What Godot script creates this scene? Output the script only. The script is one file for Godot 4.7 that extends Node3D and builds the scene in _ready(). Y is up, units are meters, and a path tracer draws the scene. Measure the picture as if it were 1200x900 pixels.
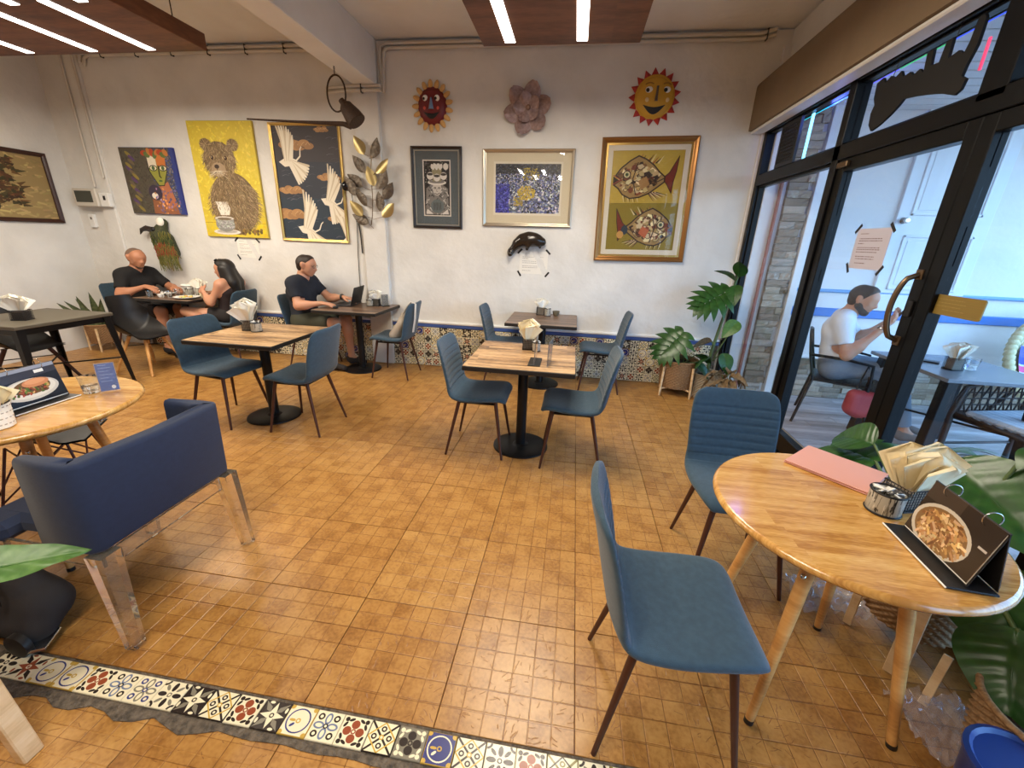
extends Node3D
# A cafe room with blue chairs, seen from a corner: the back wall is z = -2.117, the storefront x = 1.6.
const ZW := -2.117
const XL := -6.51
const XR := 1.585
const CEIL := 3.43

var used := {}
var M := {}
var rng := RandomNumberGenerator.new()

func _ready() -> void:
	rng.seed = 7
	setup_view()
	make_materials()
	build_shell()
	build_storefront()
	build_patio()
	build_lamps()
	build_wall_art()
	build_furniture()
	build_table_things()
	build_plants()
	build_people()

func setup_view() -> void:
	var cam := Camera3D.new()
	cam.name = "camera"
	cam.keep_aspect = Camera3D.KEEP_HEIGHT
	cam.fov = 86.25
	cam.near = 0.02
	cam.position = Vector3(-0.1276, 1.554, 2.7387)
	cam.rotation = Vector3(-0.3378, 0.1349, 0.0365)
	add_child(cam)
	cam.current = true
	var env := Environment.new()
	env.background_mode = Environment.BG_SKY
	var sky := Sky.new()
	var ps := ProceduralSkyMaterial.new()
	ps.sky_top_color = Color(0.52, 0.74, 0.97)
	ps.sky_horizon_color = Color(0.66, 0.83, 0.97)
	ps.ground_horizon_color = Color(0.62, 0.68, 0.74)
	ps.ground_bottom_color = Color(0.42, 0.44, 0.46)
	ps.sky_energy_multiplier = SKY_E
	ps.ground_energy_multiplier = SKY_E
	sky.sky_material = ps
	env.sky = sky
	env.ambient_light_source = Environment.AMBIENT_SOURCE_SKY
	env.tonemap_mode = Environment.TONE_MAPPER_LINEAR
	env.tonemap_exposure = 1.0
	env.sdfgi_enabled = true
	env.ssao_enabled = true
	env.ssil_enabled = true
	var we := WorldEnvironment.new()
	we.name = "environment"
	we.environment = env
	add_child(we)

const SKY_E := 2.5
const LAMP_E := 1.82
const LAMP_GLOW := 6.0
const LAMP_C := Color(1.0, 0.945, 0.86)

# ---------------------------------------------------------------- scene helpers
func numbered(n: String) -> String:
	if not used.has(n):
		used[n] = 0
		return n
	used[n] += 1
	return "%s_%03d" % [n, used[n]]

func tag(o: Node3D, label: String, category: String, group := "") -> Node3D:
	o.set_meta("label", label)
	o.set_meta("category", category)
	if group != "":
		o.set_meta("group", group)
	return o

func thing(n: String, label: String, category: String, at := Vector3.ZERO, yaw := 0.0, group := "") -> Node3D:
	var o := Node3D.new()
	o.name = numbered(n)
	add_child(o)
	o.position = at
	o.rotation.y = yaw
	return tag(o, label, category, group)

func struct(n: String) -> Node3D:
	var o := Node3D.new()
	o.name = numbered(n)
	add_child(o)
	o.set_meta("kind", "structure")
	return o

func part(p: Node3D, n: String, mesh: Mesh, m: Material, label := "") -> MeshInstance3D:
	var o := MeshInstance3D.new()
	o.name = n
	o.mesh = mesh
	o.material_override = m
	o.cast_shadow = GeometryInstance3D.SHADOW_CASTING_SETTING_ON
	p.add_child(o, true)
	if label != "":
		o.set_meta("label", label)
	return o

func solo(n: String, mesh: Mesh, m: Material, label: String, category: String, at := Vector3.ZERO, yaw := 0.0, group := "") -> MeshInstance3D:
	var o := MeshInstance3D.new()
	o.name = numbered(n)
	o.mesh = mesh
	o.material_override = m
	add_child(o)
	o.position = at
	o.rotation.y = yaw
	tag(o, label, category, group)
	return o

func copy_of(o: Node3D, kind: String, label: String, at: Vector3, yaw: float) -> Node3D:
	var c := o.duplicate() as Node3D
	c.name = numbered(kind)
	add_child(c)
	c.position = at
	c.rotation = Vector3(0, yaw, 0)
	c.set_meta("label", label)
	return c

# ---------------------------------------------------------------- mesh builder
class G:
	var st := SurfaceTool.new()
	var sg := 0
	func _init() -> void:
		st.begin(Mesh.PRIMITIVE_TRIANGLES)
	func group() -> void:
		sg += 1
		st.set_smooth_group(sg)
	func flat() -> void:
		st.set_smooth_group(-1)
	func tri(a: Vector3, b: Vector3, c: Vector3, ua := Vector2.ZERO, ub := Vector2.ZERO, uc := Vector2.ZERO) -> void:
		st.set_uv(ua); st.add_vertex(a)
		st.set_uv(uc); st.add_vertex(c)
		st.set_uv(ub); st.add_vertex(b)
	func quad(a: Vector3, b: Vector3, c: Vector3, d: Vector3, u0 := Vector2(0, 1), u1 := Vector2(1, 1), u2 := Vector2(1, 0), u3 := Vector2(0, 0)) -> void:
		tri(a, b, c, u0, u1, u2)
		tri(a, c, d, u0, u2, u3)
	# chamfered box: centre, size, chamfer, turned by b
	func box(c: Vector3, s: Vector3, bev := 0.003, b := Basis()) -> void:
		flat()
		var h := s * 0.5
		bev = min(bev, min(h.x, min(h.y, h.z)) * 0.9)
		var i := h - Vector3(bev, bev, bev)
		for ax in 3:
			var u := (ax + 1) % 3
			var w := (ax + 2) % 3
			for sgn in [-1.0, 1.0]:
				var q: Array[Vector3] = []
				for k in [[-1, -1], [1, -1], [1, 1], [-1, 1]]:
					var p := Vector3.ZERO
					p[ax] = h[ax] * sgn
					p[u] = i[u] * k[0]
					p[w] = i[w] * k[1]
					q.append(c + b * p)
				if sgn > 0:
					quad(q[0], q[1], q[2], q[3])
				else:
					quad(q[1], q[0], q[3], q[2])
		for ax in 3:
			var u := (ax + 1) % 3
			var w := (ax + 2) % 3
			for su in [-1.0, 1.0]:
				for sw in [-1.0, 1.0]:
					var p0 := Vector3.ZERO
					var p1 := Vector3.ZERO
					var p2 := Vector3.ZERO
					var p3 := Vector3.ZERO
					p0[ax] = -i[ax]; p0[u] = h[u] * su; p0[w] = i[w] * sw
					p1[ax] = i[ax]; p1[u] = h[u] * su; p1[w] = i[w] * sw
					p2[ax] = i[ax]; p2[u] = i[u] * su; p2[w] = h[w] * sw
					p3[ax] = -i[ax]; p3[u] = i[u] * su; p3[w] = h[w] * sw
					if su * sw > 0:
						quad(c + b * p3, c + b * p2, c + b * p1, c + b * p0)
					else:
						quad(c + b * p0, c + b * p1, c + b * p2, c + b * p3)
		for sx in [-1.0, 1.0]:
			for sy in [-1.0, 1.0]:
				for sz in [-1.0, 1.0]:
					var a := c + b * Vector3(h.x * sx, i.y * sy, i.z * sz)
					var d := c + b * Vector3(i.x * sx, h.y * sy, i.z * sz)
					var e := c + b * Vector3(i.x * sx, i.y * sy, h.z * sz)
					if sx * sy * sz > 0:
						tri(a, d, e)
					else:
						tri(a, e, d)
	# box between two corners
	func bx(x0: float, x1: float, y0: float, y1: float, z0: float, z1: float, bev := 0.003) -> void:
		box(Vector3(x0 + x1, y0 + y1, z0 + z1) * 0.5, Vector3(absf(x1 - x0), absf(y1 - y0), absf(z1 - z0)), bev)
	# tube along points; radii: one float or an array
	func tube(pts: Array, rad, n := 8, closed := false, squash := 1.0) -> void:
		group()
		var m := pts.size()
		var rings := []
		var nrm := Vector3.ZERO
		for k in m:
			var t: Vector3
			if closed:
				t = (pts[(k + 1) % m] - pts[(k + m - 1) % m]).normalized()
			else:
				t = (pts[min(k + 1, m - 1)] - pts[max(k - 1, 0)]).normalized()
			if k == 0:
				nrm = t.cross(Vector3.UP)
				if nrm.length() < 0.05:
					nrm = t.cross(Vector3.RIGHT)
			nrm = (nrm - t * nrm.dot(t)).normalized()
			var bn := t.cross(nrm)
			var r: float = rad[k] if rad is Array else rad
			var ring := []
			for j in n:
				var a := TAU * j / n
				ring.append(pts[k] + (nrm * cos(a) + bn * sin(a) * squash) * r)
			rings.append(ring)
		var last := m if closed else m - 1
		for k in last:
			var r0: Array = rings[k]
			var r1: Array = rings[(k + 1) % m]
			for j in n:
				var j2 := (j + 1) % n
				quad(r0[j], r0[j2], r1[j2], r1[j], Vector2(float(j) / n, float(k) / m), Vector2(float(j + 1) / n, float(k) / m), Vector2(float(j + 1) / n, float(k + 1) / m), Vector2(float(j) / n, float(k + 1) / m))
		if not closed:
			group()
			for j in n:
				var j2 := (j + 1) % n
				tri(pts[0], rings[0][j2], rings[0][j])
				tri(pts[m - 1], rings[m - 1][j], rings[m - 1][j2])
	func bar(a: Vector3, b: Vector3, r0: float, r1 := -1.0, n := 8) -> void:
		tube([a, b], [r0, r0 if r1 < 0 else r1], n)
	# profile of (radius, height), turned about y
	func lathe(prof: Array, n := 24, xf := Transform3D()) -> void:
		group()
		for k in prof.size() - 1:
			var p: Vector2 = prof[k]
			var q: Vector2 = prof[k + 1]
			if k > 0:
				var o: Vector2 = prof[k - 1]
				if absf((p - o).angle_to(q - p)) > 0.7:
					group()
			for j in n:
				var a0 := TAU * j / n
				var a1 := TAU * (j + 1) / n
				var v0 := xf * Vector3(p.x * cos(a0), p.y, -p.x * sin(a0))
				var v1 := xf * Vector3(p.x * cos(a1), p.y, -p.x * sin(a1))
				var v2 := xf * Vector3(q.x * cos(a1), q.y, -q.x * sin(a1))
				var v3 := xf * Vector3(q.x * cos(a0), q.y, -q.x * sin(a0))
				var U0 := Vector2(float(j) / n, 1.0 - float(k) / (prof.size() - 1))
				var U1 := Vector2(float(j + 1) / n, 1.0 - float(k + 1) / (prof.size() - 1))
				if p.x > 1e-5:
					tri(v0, v1, v2, U0, Vector2(U1.x, U0.y), U1)
				if q.x > 1e-5:
					tri(v0, v2, v3, U0, U1, Vector2(U0.x, U1.y))
	# f(u, v) -> point, a sheet of nu x nv cells
	func surf(f: Callable, nu: int, nv: int, smooth := true) -> void:
		if smooth:
			group()
		else:
			flat()
		var g := []
		for i in nu + 1:
			var row := PackedVector3Array()
			for j in nv + 1:
				row.append(f.call(float(i) / nu, float(j) / nv))
			g.append(row)
		for i in nu:
			for j in nv:
				quad(g[i][j], g[i + 1][j], g[i + 1][j + 1], g[i][j + 1], Vector2(float(i) / nu, 1 - float(j) / nv), Vector2(float(i + 1) / nu, 1 - float(j) / nv), Vector2(float(i + 1) / nu, 1 - float(j + 1) / nv), Vector2(float(i) / nu, 1 - float(j + 1) / nv))
	# outline in xy pushed out along z by d (centred), turned by xf
	func prism(poly: PackedVector2Array, d: float, xf := Transform3D()) -> void:
		flat()
		if Geometry2D.is_polygon_clockwise(poly) == false:
			pass
		var area := 0.0
		for k in poly.size():
			var p := poly[k]
			var q := poly[(k + 1) % poly.size()]
			area += p.x * q.y - q.x * p.y
		if area < 0:
			poly.reverse()
		var t := Geometry2D.triangulate_polygon(poly)
		for k in range(0, t.size(), 3):
			var a := poly[t[k]]
			var b := poly[t[k + 1]]
			var c := poly[t[k + 2]]
			if (b - a).cross(c - a) < 0:
				var s := b
				b = c
				c = s
			tri(xf * Vector3(a.x, a.y, d / 2), xf * Vector3(b.x, b.y, d / 2), xf * Vector3(c.x, c.y, d / 2), a, b, c)
			tri(xf * Vector3(a.x, a.y, -d / 2), xf * Vector3(c.x, c.y, -d / 2), xf * Vector3(b.x, b.y, -d / 2), a, c, b)
		for k in poly.size():
			var p := poly[k]
			var q := poly[(k + 1) % poly.size()]
			quad(xf * Vector3(p.x, p.y, -d / 2), xf * Vector3(q.x, q.y, -d / 2), xf * Vector3(q.x, q.y, d / 2), xf * Vector3(p.x, p.y, d / 2))
	func ell(c: Vector3, r: Vector3, n := 12, b := Basis()) -> void:
		var f := func(u: float, v: float) -> Vector3:
			var th := PI * v
			var ph := TAU * u
			return c + b * Vector3(r.x * sin(th) * cos(ph), -r.y * cos(th), -r.z * sin(th) * sin(ph))
		surf(f, n, n / 2)
	func done() -> ArrayMesh:
		st.generate_normals()
		return st.commit()

# joined distance fields of tapered capsules [a, b, ra, rb] -> one continuous surface (surface nets)
func blob(bones: Array, cell: float, k: float, cuts: Array = [], squash := Vector3.ONE) -> ArrayMesh:
	var lo := Vector3(1e9, 1e9, 1e9)
	var hi := -lo
	for b in bones:
		var r: float = max(b[2], b[3]) + 3 * cell + 2 * k
		lo = lo.min(b[0] - Vector3(r, r, r)).min(b[1] - Vector3(r, r, r))
		hi = hi.max(b[0] + Vector3(r, r, r)).max(b[1] + Vector3(r, r, r))
	var n := Vector3i(((hi - lo) / cell).ceil()) + Vector3i.ONE
	var ny := n.x
	var nz := n.x * n.y
	var acc := PackedFloat32Array()
	acc.resize(n.x * n.y * n.z)
	for b in bones:
		var a: Vector3 = b[0]
		var ab: Vector3 = b[1] - a
		var r0: float = b[2]
		var dr: float = b[3] - r0
		var L := maxf(ab.length_squared(), 1e-9)
		var R: float = max(r0, b[3]) + 2 * cell + 1.5 * k
		var i0 := Vector3i(((a.min(b[1]) - Vector3(R, R, R) - lo) / cell).floor())
		var i1 := Vector3i(((a.max(b[1]) + Vector3(R, R, R) - lo) / cell).ceil())
		i0 = i0.clamp(Vector3i.ZERO, n - Vector3i.ONE)
		i1 = i1.clamp(Vector3i.ZERO, n - Vector3i.ONE)
		var lim := 2 * cell + 1.5 * k
		for z in range(i0.z, i1.z + 1):
			for y in range(i0.y, i1.y + 1):
				var base := z * nz + y * ny
				var p := lo + Vector3(i0.x, y, z) * cell - a
				for x in range(i0.x, i1.x + 1):
					var t := clampf(p.dot(ab) / L, 0, 1)
					var d := (p - ab * t).length() - r0 - dr * t
					if d < lim:
						acc[base + x] += exp(-maxf(d, -12 * k) / k)
					p.x += cell
	var f := PackedFloat32Array()
	f.resize(acc.size())
	for i in acc.size():
		f[i] = 1.0 if acc[i] < 1e-12 else -k * log(acc[i])
	for c in cuts:
		var R2: float = c[2]
		var i0 := Vector3i(((c[0] - Vector3(R2, R2, R2) - lo) / cell).floor()).clamp(Vector3i.ZERO, n - Vector3i.ONE)
		var i1 := Vector3i(((c[0] + Vector3(R2, R2, R2) - lo) / cell).ceil()).clamp(Vector3i.ZERO, n - Vector3i.ONE)
		for z in range(i0.z, i1.z + 1):
			for y in range(i0.y, i1.y + 1):
				for x in range(i0.x, i1.x + 1):
					var p: Vector3 = lo + Vector3(x, y, z) * cell - c[0]
					if p.length() < R2:
						var i := z * nz + y * ny + x
						f[i] = maxf(f[i], p.dot(c[1]))
	var vid := {}
	var vs := PackedVector3Array()
	var idx := PackedInt32Array()
	var off := [0, 1, ny, ny + 1, nz, nz + 1, nz + ny, nz + ny + 1]
	var edges := [[0, 1], [2, 3], [4, 5], [6, 7], [0, 2], [1, 3], [4, 6], [5, 7], [0, 4], [1, 5], [2, 6], [3, 7]]
	var cor := [Vector3(0, 0, 0), Vector3(1, 0, 0), Vector3(0, 1, 0), Vector3(1, 1, 0), Vector3(0, 0, 1), Vector3(1, 0, 1), Vector3(0, 1, 1), Vector3(1, 1, 1)]
	for z in n.z - 1:
		for y in n.y - 1:
			var base := z * nz + y * ny
			for x in n.x - 1:
				var i := base + x
				if f[i] > 0.5 and f[i + nz + ny + 1] > 0.5:
					continue
				var mask := 0
				for c in 8:
					if f[i + off[c]] < 0:
						mask |= 1 << c
				if mask == 0 or mask == 255:
					continue
				var s := Vector3.ZERO
				var cnt := 0
				for e in edges:
					var fa := f[i + off[e[0]]]
					var fb := f[i + off[e[1]]]
					if (fa < 0) != (fb < 0):
						s += cor[e[0]].lerp(cor[e[1]], fa / (fa - fb))
						cnt += 1
				vid[i] = vs.size()
				vs.append(lo + (Vector3(x, y, z) + s / cnt) * cell)
	for i in vid:
		var in0: bool = f[i] < 0
		for ax in 3:
			var o: int = [1, ny, nz][ax]
			if (f[i + o] < 0) == in0:
				continue
			var u: int = [ny, nz, 1][ax]
			var w: int = [nz, 1, ny][ax]
			if not (vid.has(i - u) and vid.has(i - w) and vid.has(i - u - w)):
				continue
			var q := [vid[i], vid[i - u], vid[i - u - w], vid[i - w]]
			if in0:
				q.reverse()
			idx.append_array([q[0], q[1], q[2], q[0], q[2], q[3]])
	var nm := PackedVector3Array()
	nm.resize(vs.size())
	for t in range(0, idx.size(), 3):
		var fn := (vs[idx[t + 2]] - vs[idx[t]]).cross(vs[idx[t + 1]] - vs[idx[t]])
		for c in 3:
			nm[idx[t + c]] += fn
	for i in nm.size():
		nm[i] = nm[i].normalized()
	var arr := []
	arr.resize(Mesh.ARRAY_MAX)
	arr[Mesh.ARRAY_VERTEX] = vs
	arr[Mesh.ARRAY_NORMAL] = nm
	arr[Mesh.ARRAY_INDEX] = idx
	var me := ArrayMesh.new()
	me.add_surface_from_arrays(Mesh.PRIMITIVE_TRIANGLES, arr)
	return me

func join(meshes: Array) -> ArrayMesh:
	var st := SurfaceTool.new()
	st.begin(Mesh.PRIMITIVE_TRIANGLES)
	for m in meshes:
		st.append_from(m, 0, Transform3D())
	return st.commit()

# ---------------------------------------------------------------- pictures drawn by code (print, paint, glaze)
class Pic:
	var im: Image
	var w: int
	var h: int
	func _init(W: int, H: int, c: Color) -> void:
		w = W
		h = H
		im = Image.create(W, H, true, Image.FORMAT_RGB8)
		im.fill(c)
	func poly(p: Array, c: Color) -> void:
		var y0 := 1e9
		var y1 := -1e9
		for q in p:
			y0 = min(y0, q[1] * h)
			y1 = max(y1, q[1] * h)
		var n := p.size()
		for y in range(max(0, int(floor(y0))), min(h, int(ceil(y1)) + 1)):
			var xs := []
			var yy := y + 0.5
			for k in n:
				var ay: float = p[k][1] * h
				var by: float = p[(k + 1) % n][1] * h
				if (ay <= yy) != (by <= yy):
					var ax: float = p[k][0] * w
					var bx: float = p[(k + 1) % n][0] * w
					xs.append(ax + (bx - ax) * (yy - ay) / (by - ay))
			xs.sort()
			for k in range(0, xs.size() - 1, 2):
				var xa := clampi(int(round(xs[k])), 0, w)
				var xb := clampi(int(round(xs[k + 1])), 0, w)
				if xb > xa:
					im.fill_rect(Rect2i(xa, y, xb - xa, 1), c)
	func ell(cx: float, cy: float, rx: float, ry: float, c: Color, rot := 0.0, n := 28) -> void:
		var p := []
		var asp := float(h) / w
		for k in n:
			var a := TAU * k / n
			var x := rx * cos(a)
			var y := ry * sin(a) * asp
			p.append([cx + x * cos(rot) - y * sin(rot), cy + (x * sin(rot) + y * cos(rot)) / asp])
		poly(p, c)
	func line(p: Array, t: float, c: Color, t2 := -1.0) -> void:
		var n := p.size()
		for k in n - 1:
			var a := Vector2(p[k][0] * w, p[k][1] * h)
			var b := Vector2(p[k + 1][0] * w, p[k + 1][1] * h)
			var ra := t * w * 0.5
			var rb := (t if t2 < 0 else t2) * w * 0.5
			var r0 := lerpf(ra, rb, float(k) / (n - 1))
			var r1 := lerpf(ra, rb, float(k + 1) / (n - 1))
			var d := (b - a).normalized().orthogonal()
			var q := [a + d * r0, b + d * r1, b - d * r1, a - d * r0]
			var o := []
			for v in q:
				o.append([v.x / w, v.y / h])
			poly(o, c)
			if r1 > 1.0:
				ell(b.x / w, b.y / h, r1 / w, r1 / h, c, 0, 10)
	func rect(x0: float, y0: float, x1: float, y1: float, c: Color) -> void:
		im.fill_rect(Rect2i(int(x0 * w), int(y0 * h), max(1, int((x1 - x0) * w)), max(1, int((y1 - y0) * h))), c)
	func tex() -> ImageTexture:
		im.generate_mipmaps()
		return ImageTexture.create_from_image(im)

# ---------------------------------------------------------------- materials
func noise(sd: int, freq: float, oct := 4, type := FastNoiseLite.TYPE_SIMPLEX_SMOOTH) -> FastNoiseLite:
	var n := FastNoiseLite.new()
	n.seed = sd
	n.noise_type = type
	n.frequency = freq
	n.fractal_octaves = oct
	return n

func ramp(cols: Array) -> Gradient:
	var g := Gradient.new()
	var off := PackedFloat32Array()
	var cc := PackedColorArray()
	for k in cols.size():
		off.append(float(k) / (cols.size() - 1))
		cc.append(cols[k])
	g.offsets = off
	g.colors = cc
	return g

func ntex(sd: int, freq: float, cols: Array, size := 512, oct := 4) -> NoiseTexture2D:
	var t := NoiseTexture2D.new()
	t.width = size
	t.height = size
	t.seamless = true
	t.noise = noise(sd, freq, oct)
	t.color_ramp = ramp(cols)
	return t

func nmap(sd: int, freq: float, strength: float, size := 512, oct := 4) -> NoiseTexture2D:
	var t := NoiseTexture2D.new()
	t.width = size
	t.height = size
	t.seamless = true
	t.as_normal_map = true
	t.bump_strength = strength
	t.noise = noise(sd, freq, oct)
	return t

func mat(c: Color, rough := 0.6, metal := 0.0) -> StandardMaterial3D:
	var m := StandardMaterial3D.new()
	m.albedo_color = c
	m.roughness = rough
	m.metallic = metal
	m.cull_mode = BaseMaterial3D.CULL_DISABLED
	return m

func tri(m: StandardMaterial3D, tex: Texture2D, nrm: Texture2D, scale: float, nscale := 0.5, world := false) -> StandardMaterial3D:
	m.uv1_triplanar = true
	m.uv1_world_triplanar = world
	m.uv1_scale = Vector3(scale, scale, scale)
	if tex:
		m.albedo_texture = tex
	if nrm:
		m.normal_enabled = true
		m.normal_texture = nrm
		m.normal_scale = nscale
	return m

func texm(t: Texture2D, rough := 0.6) -> StandardMaterial3D:
	var m := mat(Color.WHITE, rough)
	m.albedo_texture = t
	return m

func glass(c: Color, alpha: float) -> StandardMaterial3D:
	var m := mat(Color(c.r, c.g, c.b, alpha), 0.02)
	m.transparency = BaseMaterial3D.TRANSPARENCY_ALPHA
	return m

func solid_glass(c: Color, k: float) -> StandardMaterial3D:
	var m := mat(c, 0.02)
	m.transparency = BaseMaterial3D.TRANSPARENCY_ALPHA
	m.refraction_enabled = true
	m.refraction_scale = k
	m.cull_mode = BaseMaterial3D.CULL_BACK
	return m

# grain that runs along x; planks are bands across y
func wood_tex(w: int, h: int, sd: int, stretch: int, cols: Array, planks := 1, knots := 0.0) -> ImageTexture:
	var a := noise(sd, 0.02, 4).get_image(w / stretch, h)
	a.resize(w, h, Image.INTERPOLATE_CUBIC)
	var b := noise(sd + 1, 0.13, 3).get_image(w / (stretch / 2), h)
	b.resize(w, h, Image.INTERPOLATE_CUBIC)
	var g := ramp(cols)
	var lut := []
	for k in 256:
		lut.append(g.sample(k / 255.0))
	var r := RandomNumberGenerator.new()
	r.seed = sd
	var sh := []
	for k in planks:
		sh.append([r.randf_range(-0.13, 0.13), r.randi() % w])
	var im := Image.create(w, h, true, Image.FORMAT_RGB8)
	for y in h:
		var pk: int = y * planks / h
		var tone: float = sh[pk][0]
		var off: int = sh[pk][1] if planks > 1 else 0
		var seam: bool = planks > 1 and (y * planks) % h < planks
		for x in w:
			var xx := (x + off) % w
			var v := 0.62 * a.get_pixel(xx, y).r + 0.38 * b.get_pixel(xx, y).r + tone
			v = (v - 0.5) * 1.5 + 0.5
			if seam:
				v -= 0.25
			im.set_pixel(x, y, lut[clampi(int(v * 255), 0, 255)])
	im.generate_mipmaps()
	return ImageTexture.create_from_image(im)

func make_materials() -> void:
	var C := func(r: int, g: int, b: int) -> Color: return Color8(r, g, b)
	var wall_n := nmap(4, 0.03, 3.0)
	M.plaster = tri(mat(Color.WHITE, 0.78), ntex(3, 0.006, [C.call(212, 210, 206), C.call(221, 219, 215), C.call(229, 227, 223)], 512, 5), wall_n, 0.45, 0.35, true)
	M.ceiling = tri(mat(Color.WHITE, 0.85), ntex(5, 0.006, [C.call(228, 224, 218), C.call(238, 235, 230)]), wall_n, 0.4, 0.3, true)
	M.pale = tri(mat(Color8(226, 223, 220), 0.5), null, wall_n, 0.8, 0.2, true)
	M.blue_paint = mat(Color8(62, 88, 150), 0.4)
	M.white_paint = mat(Color8(232, 232, 230), 0.4)
	M.conduit = mat(Color8(206, 200, 190), 0.5)
	M.cable = mat(Color8(40, 38, 36), 0.6)
	M.grout = tri(mat(Color.WHITE, 0.9), ntex(8, 0.05, [C.call(92, 58, 30), C.call(120, 78, 44)]), null, 2.0, 0, true)
	M.cement = tri(mat(Color.WHITE, 0.95), ntex(9, 0.03, [C.call(58, 52, 46), C.call(96, 86, 74), C.call(120, 108, 94)]), nmap(9, 0.06, 8.0), 2.0, 0.8, true)
	var fab_n := nmap(12, 0.35, 3.0, 256, 2)
	M.blue = tri(mat(Color.WHITE, 0.82), ntex(11, 0.02, [C.call(38, 62, 80), C.call(44, 70, 88), C.call(50, 77, 96)], 256), fab_n, 5.0, 0.35)
	M.blue.rim_enabled = true
	M.blue.rim = 0.35
	M.blue.rim_tint = 0.6
	M.navy = tri(mat(Color.WHITE, 0.9), ntex(13, 0.02, [C.call(25, 37, 63), C.call(30, 43, 71)], 256), fab_n, 5.0, 0.35)
	M.navy.rim_enabled = true
	M.navy.rim = 0.15
	M.legbrown = mat(Color8(74, 42, 30), 0.42, 0.25)
	M.black = mat(Color8(20, 20, 22), 0.45)
	M.blacksteel = mat(Color8(26, 26, 28), 0.38, 0.5)
	M.frame = mat(Color8(12, 13, 15), 0.35)
	M.frame.metallic_specular = 0.3
	M.blackplastic = mat(Color8(22, 20, 20), 0.5)
	M.lampwood = texm(wood_tex(512, 256, 21, 16, [C.call(74, 40, 22), C.call(104, 60, 34), C.call(124, 76, 46)]), 0.55)
	M.lampwood.uv1_triplanar = true
	M.lampwood.uv1_scale = Vector3(1, 1, 1)
	M.lam = texm(wood_tex(512, 512, 31, 10, [C.call(92, 68, 46), C.call(150, 116, 80), C.call(186, 150, 108), C.call(204, 172, 130)], 7), 0.38)
	M.lamdark = texm(wood_tex(512, 512, 35, 10, [C.call(62, 46, 36), C.call(98, 76, 60), C.call(130, 104, 84), C.call(150, 124, 102)], 7), 0.35)
	M.greytop = mat(Color8(84, 78, 66), 0.5)
	M.oak = texm(wood_tex(1024, 1024, 41, 14, [C.call(176, 122, 58), C.call(204, 152, 80), C.call(218, 170, 98), C.call(230, 188, 120)], 9), 0.2)
	M.oak.clearcoat_enabled = true
	M.oak.clearcoat = 0.6
	M.oak.clearcoat_roughness = 0.12
	M.oaklight = texm(wood_tex(256, 256, 44, 10, [C.call(178, 124, 66), C.call(206, 152, 88), C.call(220, 170, 106)]), 0.35)
	M.oaklight.uv1_triplanar = true
	M.oaklight.uv1_scale = Vector3(2, 2, 2)
	M.pine = texm(wood_tex(256, 256, 47, 10, [C.call(204, 170, 124), C.call(222, 190, 146), C.call(232, 204, 164)]), 0.5)
	M.pine.uv1_triplanar = true
	M.pine.uv1_scale = Vector3(3, 3, 3)
	M.paper = mat(Color8(238, 235, 226), 0.85)
	M.paper.backlight_enabled = true
	M.paper.backlight = Color(0.25, 0.25, 0.22)
	M.napkin = mat(Color8(244, 240, 228), 0.9)
	M.napcream = mat(Color8(240, 226, 190), 0.9)
	M.white = mat(Color8(238, 236, 230), 0.25)
	M.whiteceramic = mat(Color8(240, 238, 232), 0.15)
	M.chrome = mat(Color8(200, 200, 200), 0.18, 1.0)
	M.bronze = mat(Color8(118, 98, 76), 0.34, 0.9)
	M.gold = mat(Color8(206, 170, 98), 0.3, 0.85)
	M.silver = mat(Color8(190, 180, 162), 0.3, 0.8)
	M.clear = glass(Color(0.95, 0.97, 0.97), 0.10)
	M.pane = glass(Color(0.03, 0.05, 0.05), 0.05)
	M.pane.metallic_specular = 0.3
	M.acrylic = solid_glass(Color(0.97, 0.95, 0.9, 0.04), 0.05)
	M.leaf = tri(mat(Color.WHITE, 0.32), ntex(51, 0.02, [C.call(30, 62, 26), C.call(44, 84, 34), C.call(58, 100, 42)], 256), null, 3.0, 0)
	M.leaf.backlight_enabled = true
	M.leaf.backlight = Color(0.10, 0.18, 0.03)
	M.leafyoung = tri(mat(Color.WHITE, 0.4), ntex(52, 0.02, [C.call(52, 88, 36), C.call(72, 110, 46), C.call(98, 132, 66)], 256), null, 4.0, 0)
	M.leafyoung.backlight_enabled = true
	M.leafyoung.backlight = Color(0.2, 0.3, 0.06)
	M.leafdry = tri(mat(Color.WHITE, 0.8), ntex(53, 0.05, [C.call(74, 58, 38), C.call(122, 98, 66), C.call(150, 128, 92)], 256), null, 4.0, 0)
	M.stem = mat(Color8(84, 104, 58), 0.5)
	M.snake = tri(mat(Color.WHITE, 0.5), ntex(59, 0.03, [C.call(48, 62, 40), C.call(86, 96, 62), C.call(120, 124, 84)], 128), null, 6.0, 0)
	M.soil = tri(mat(Color.WHITE, 1.0), ntex(54, 0.08, [C.call(30, 22, 16), C.call(58, 44, 32)], 256), nmap(55, 0.1, 8.0, 256), 4.0, 1.0)
	M.rattan = tri(mat(Color.WHITE, 0.7), ntex(56, 0.05, [C.call(104, 76, 50), C.call(150, 114, 76), C.call(182, 146, 104)], 256), null, 5.0, 0)
	M.rattangrey = tri(mat(Color.WHITE, 0.7), ntex(57, 0.05, [C.call(132, 122, 106), C.call(176, 164, 144), C.call(200, 190, 172)], 256), null, 5.0, 0)
	M.wicker = mat(Color8(44, 32, 28), 0.5)
	M.cream_wicker = tri(mat(Color.WHITE, 0.7), ntex(58, 0.06, [C.call(196, 184, 138), C.call(226, 216, 176)], 256), null, 5.0, 0)
	M.skin = mat(Color8(196, 142, 112), 0.55)
	M.skin.subsurf_scatter_enabled = true
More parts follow.
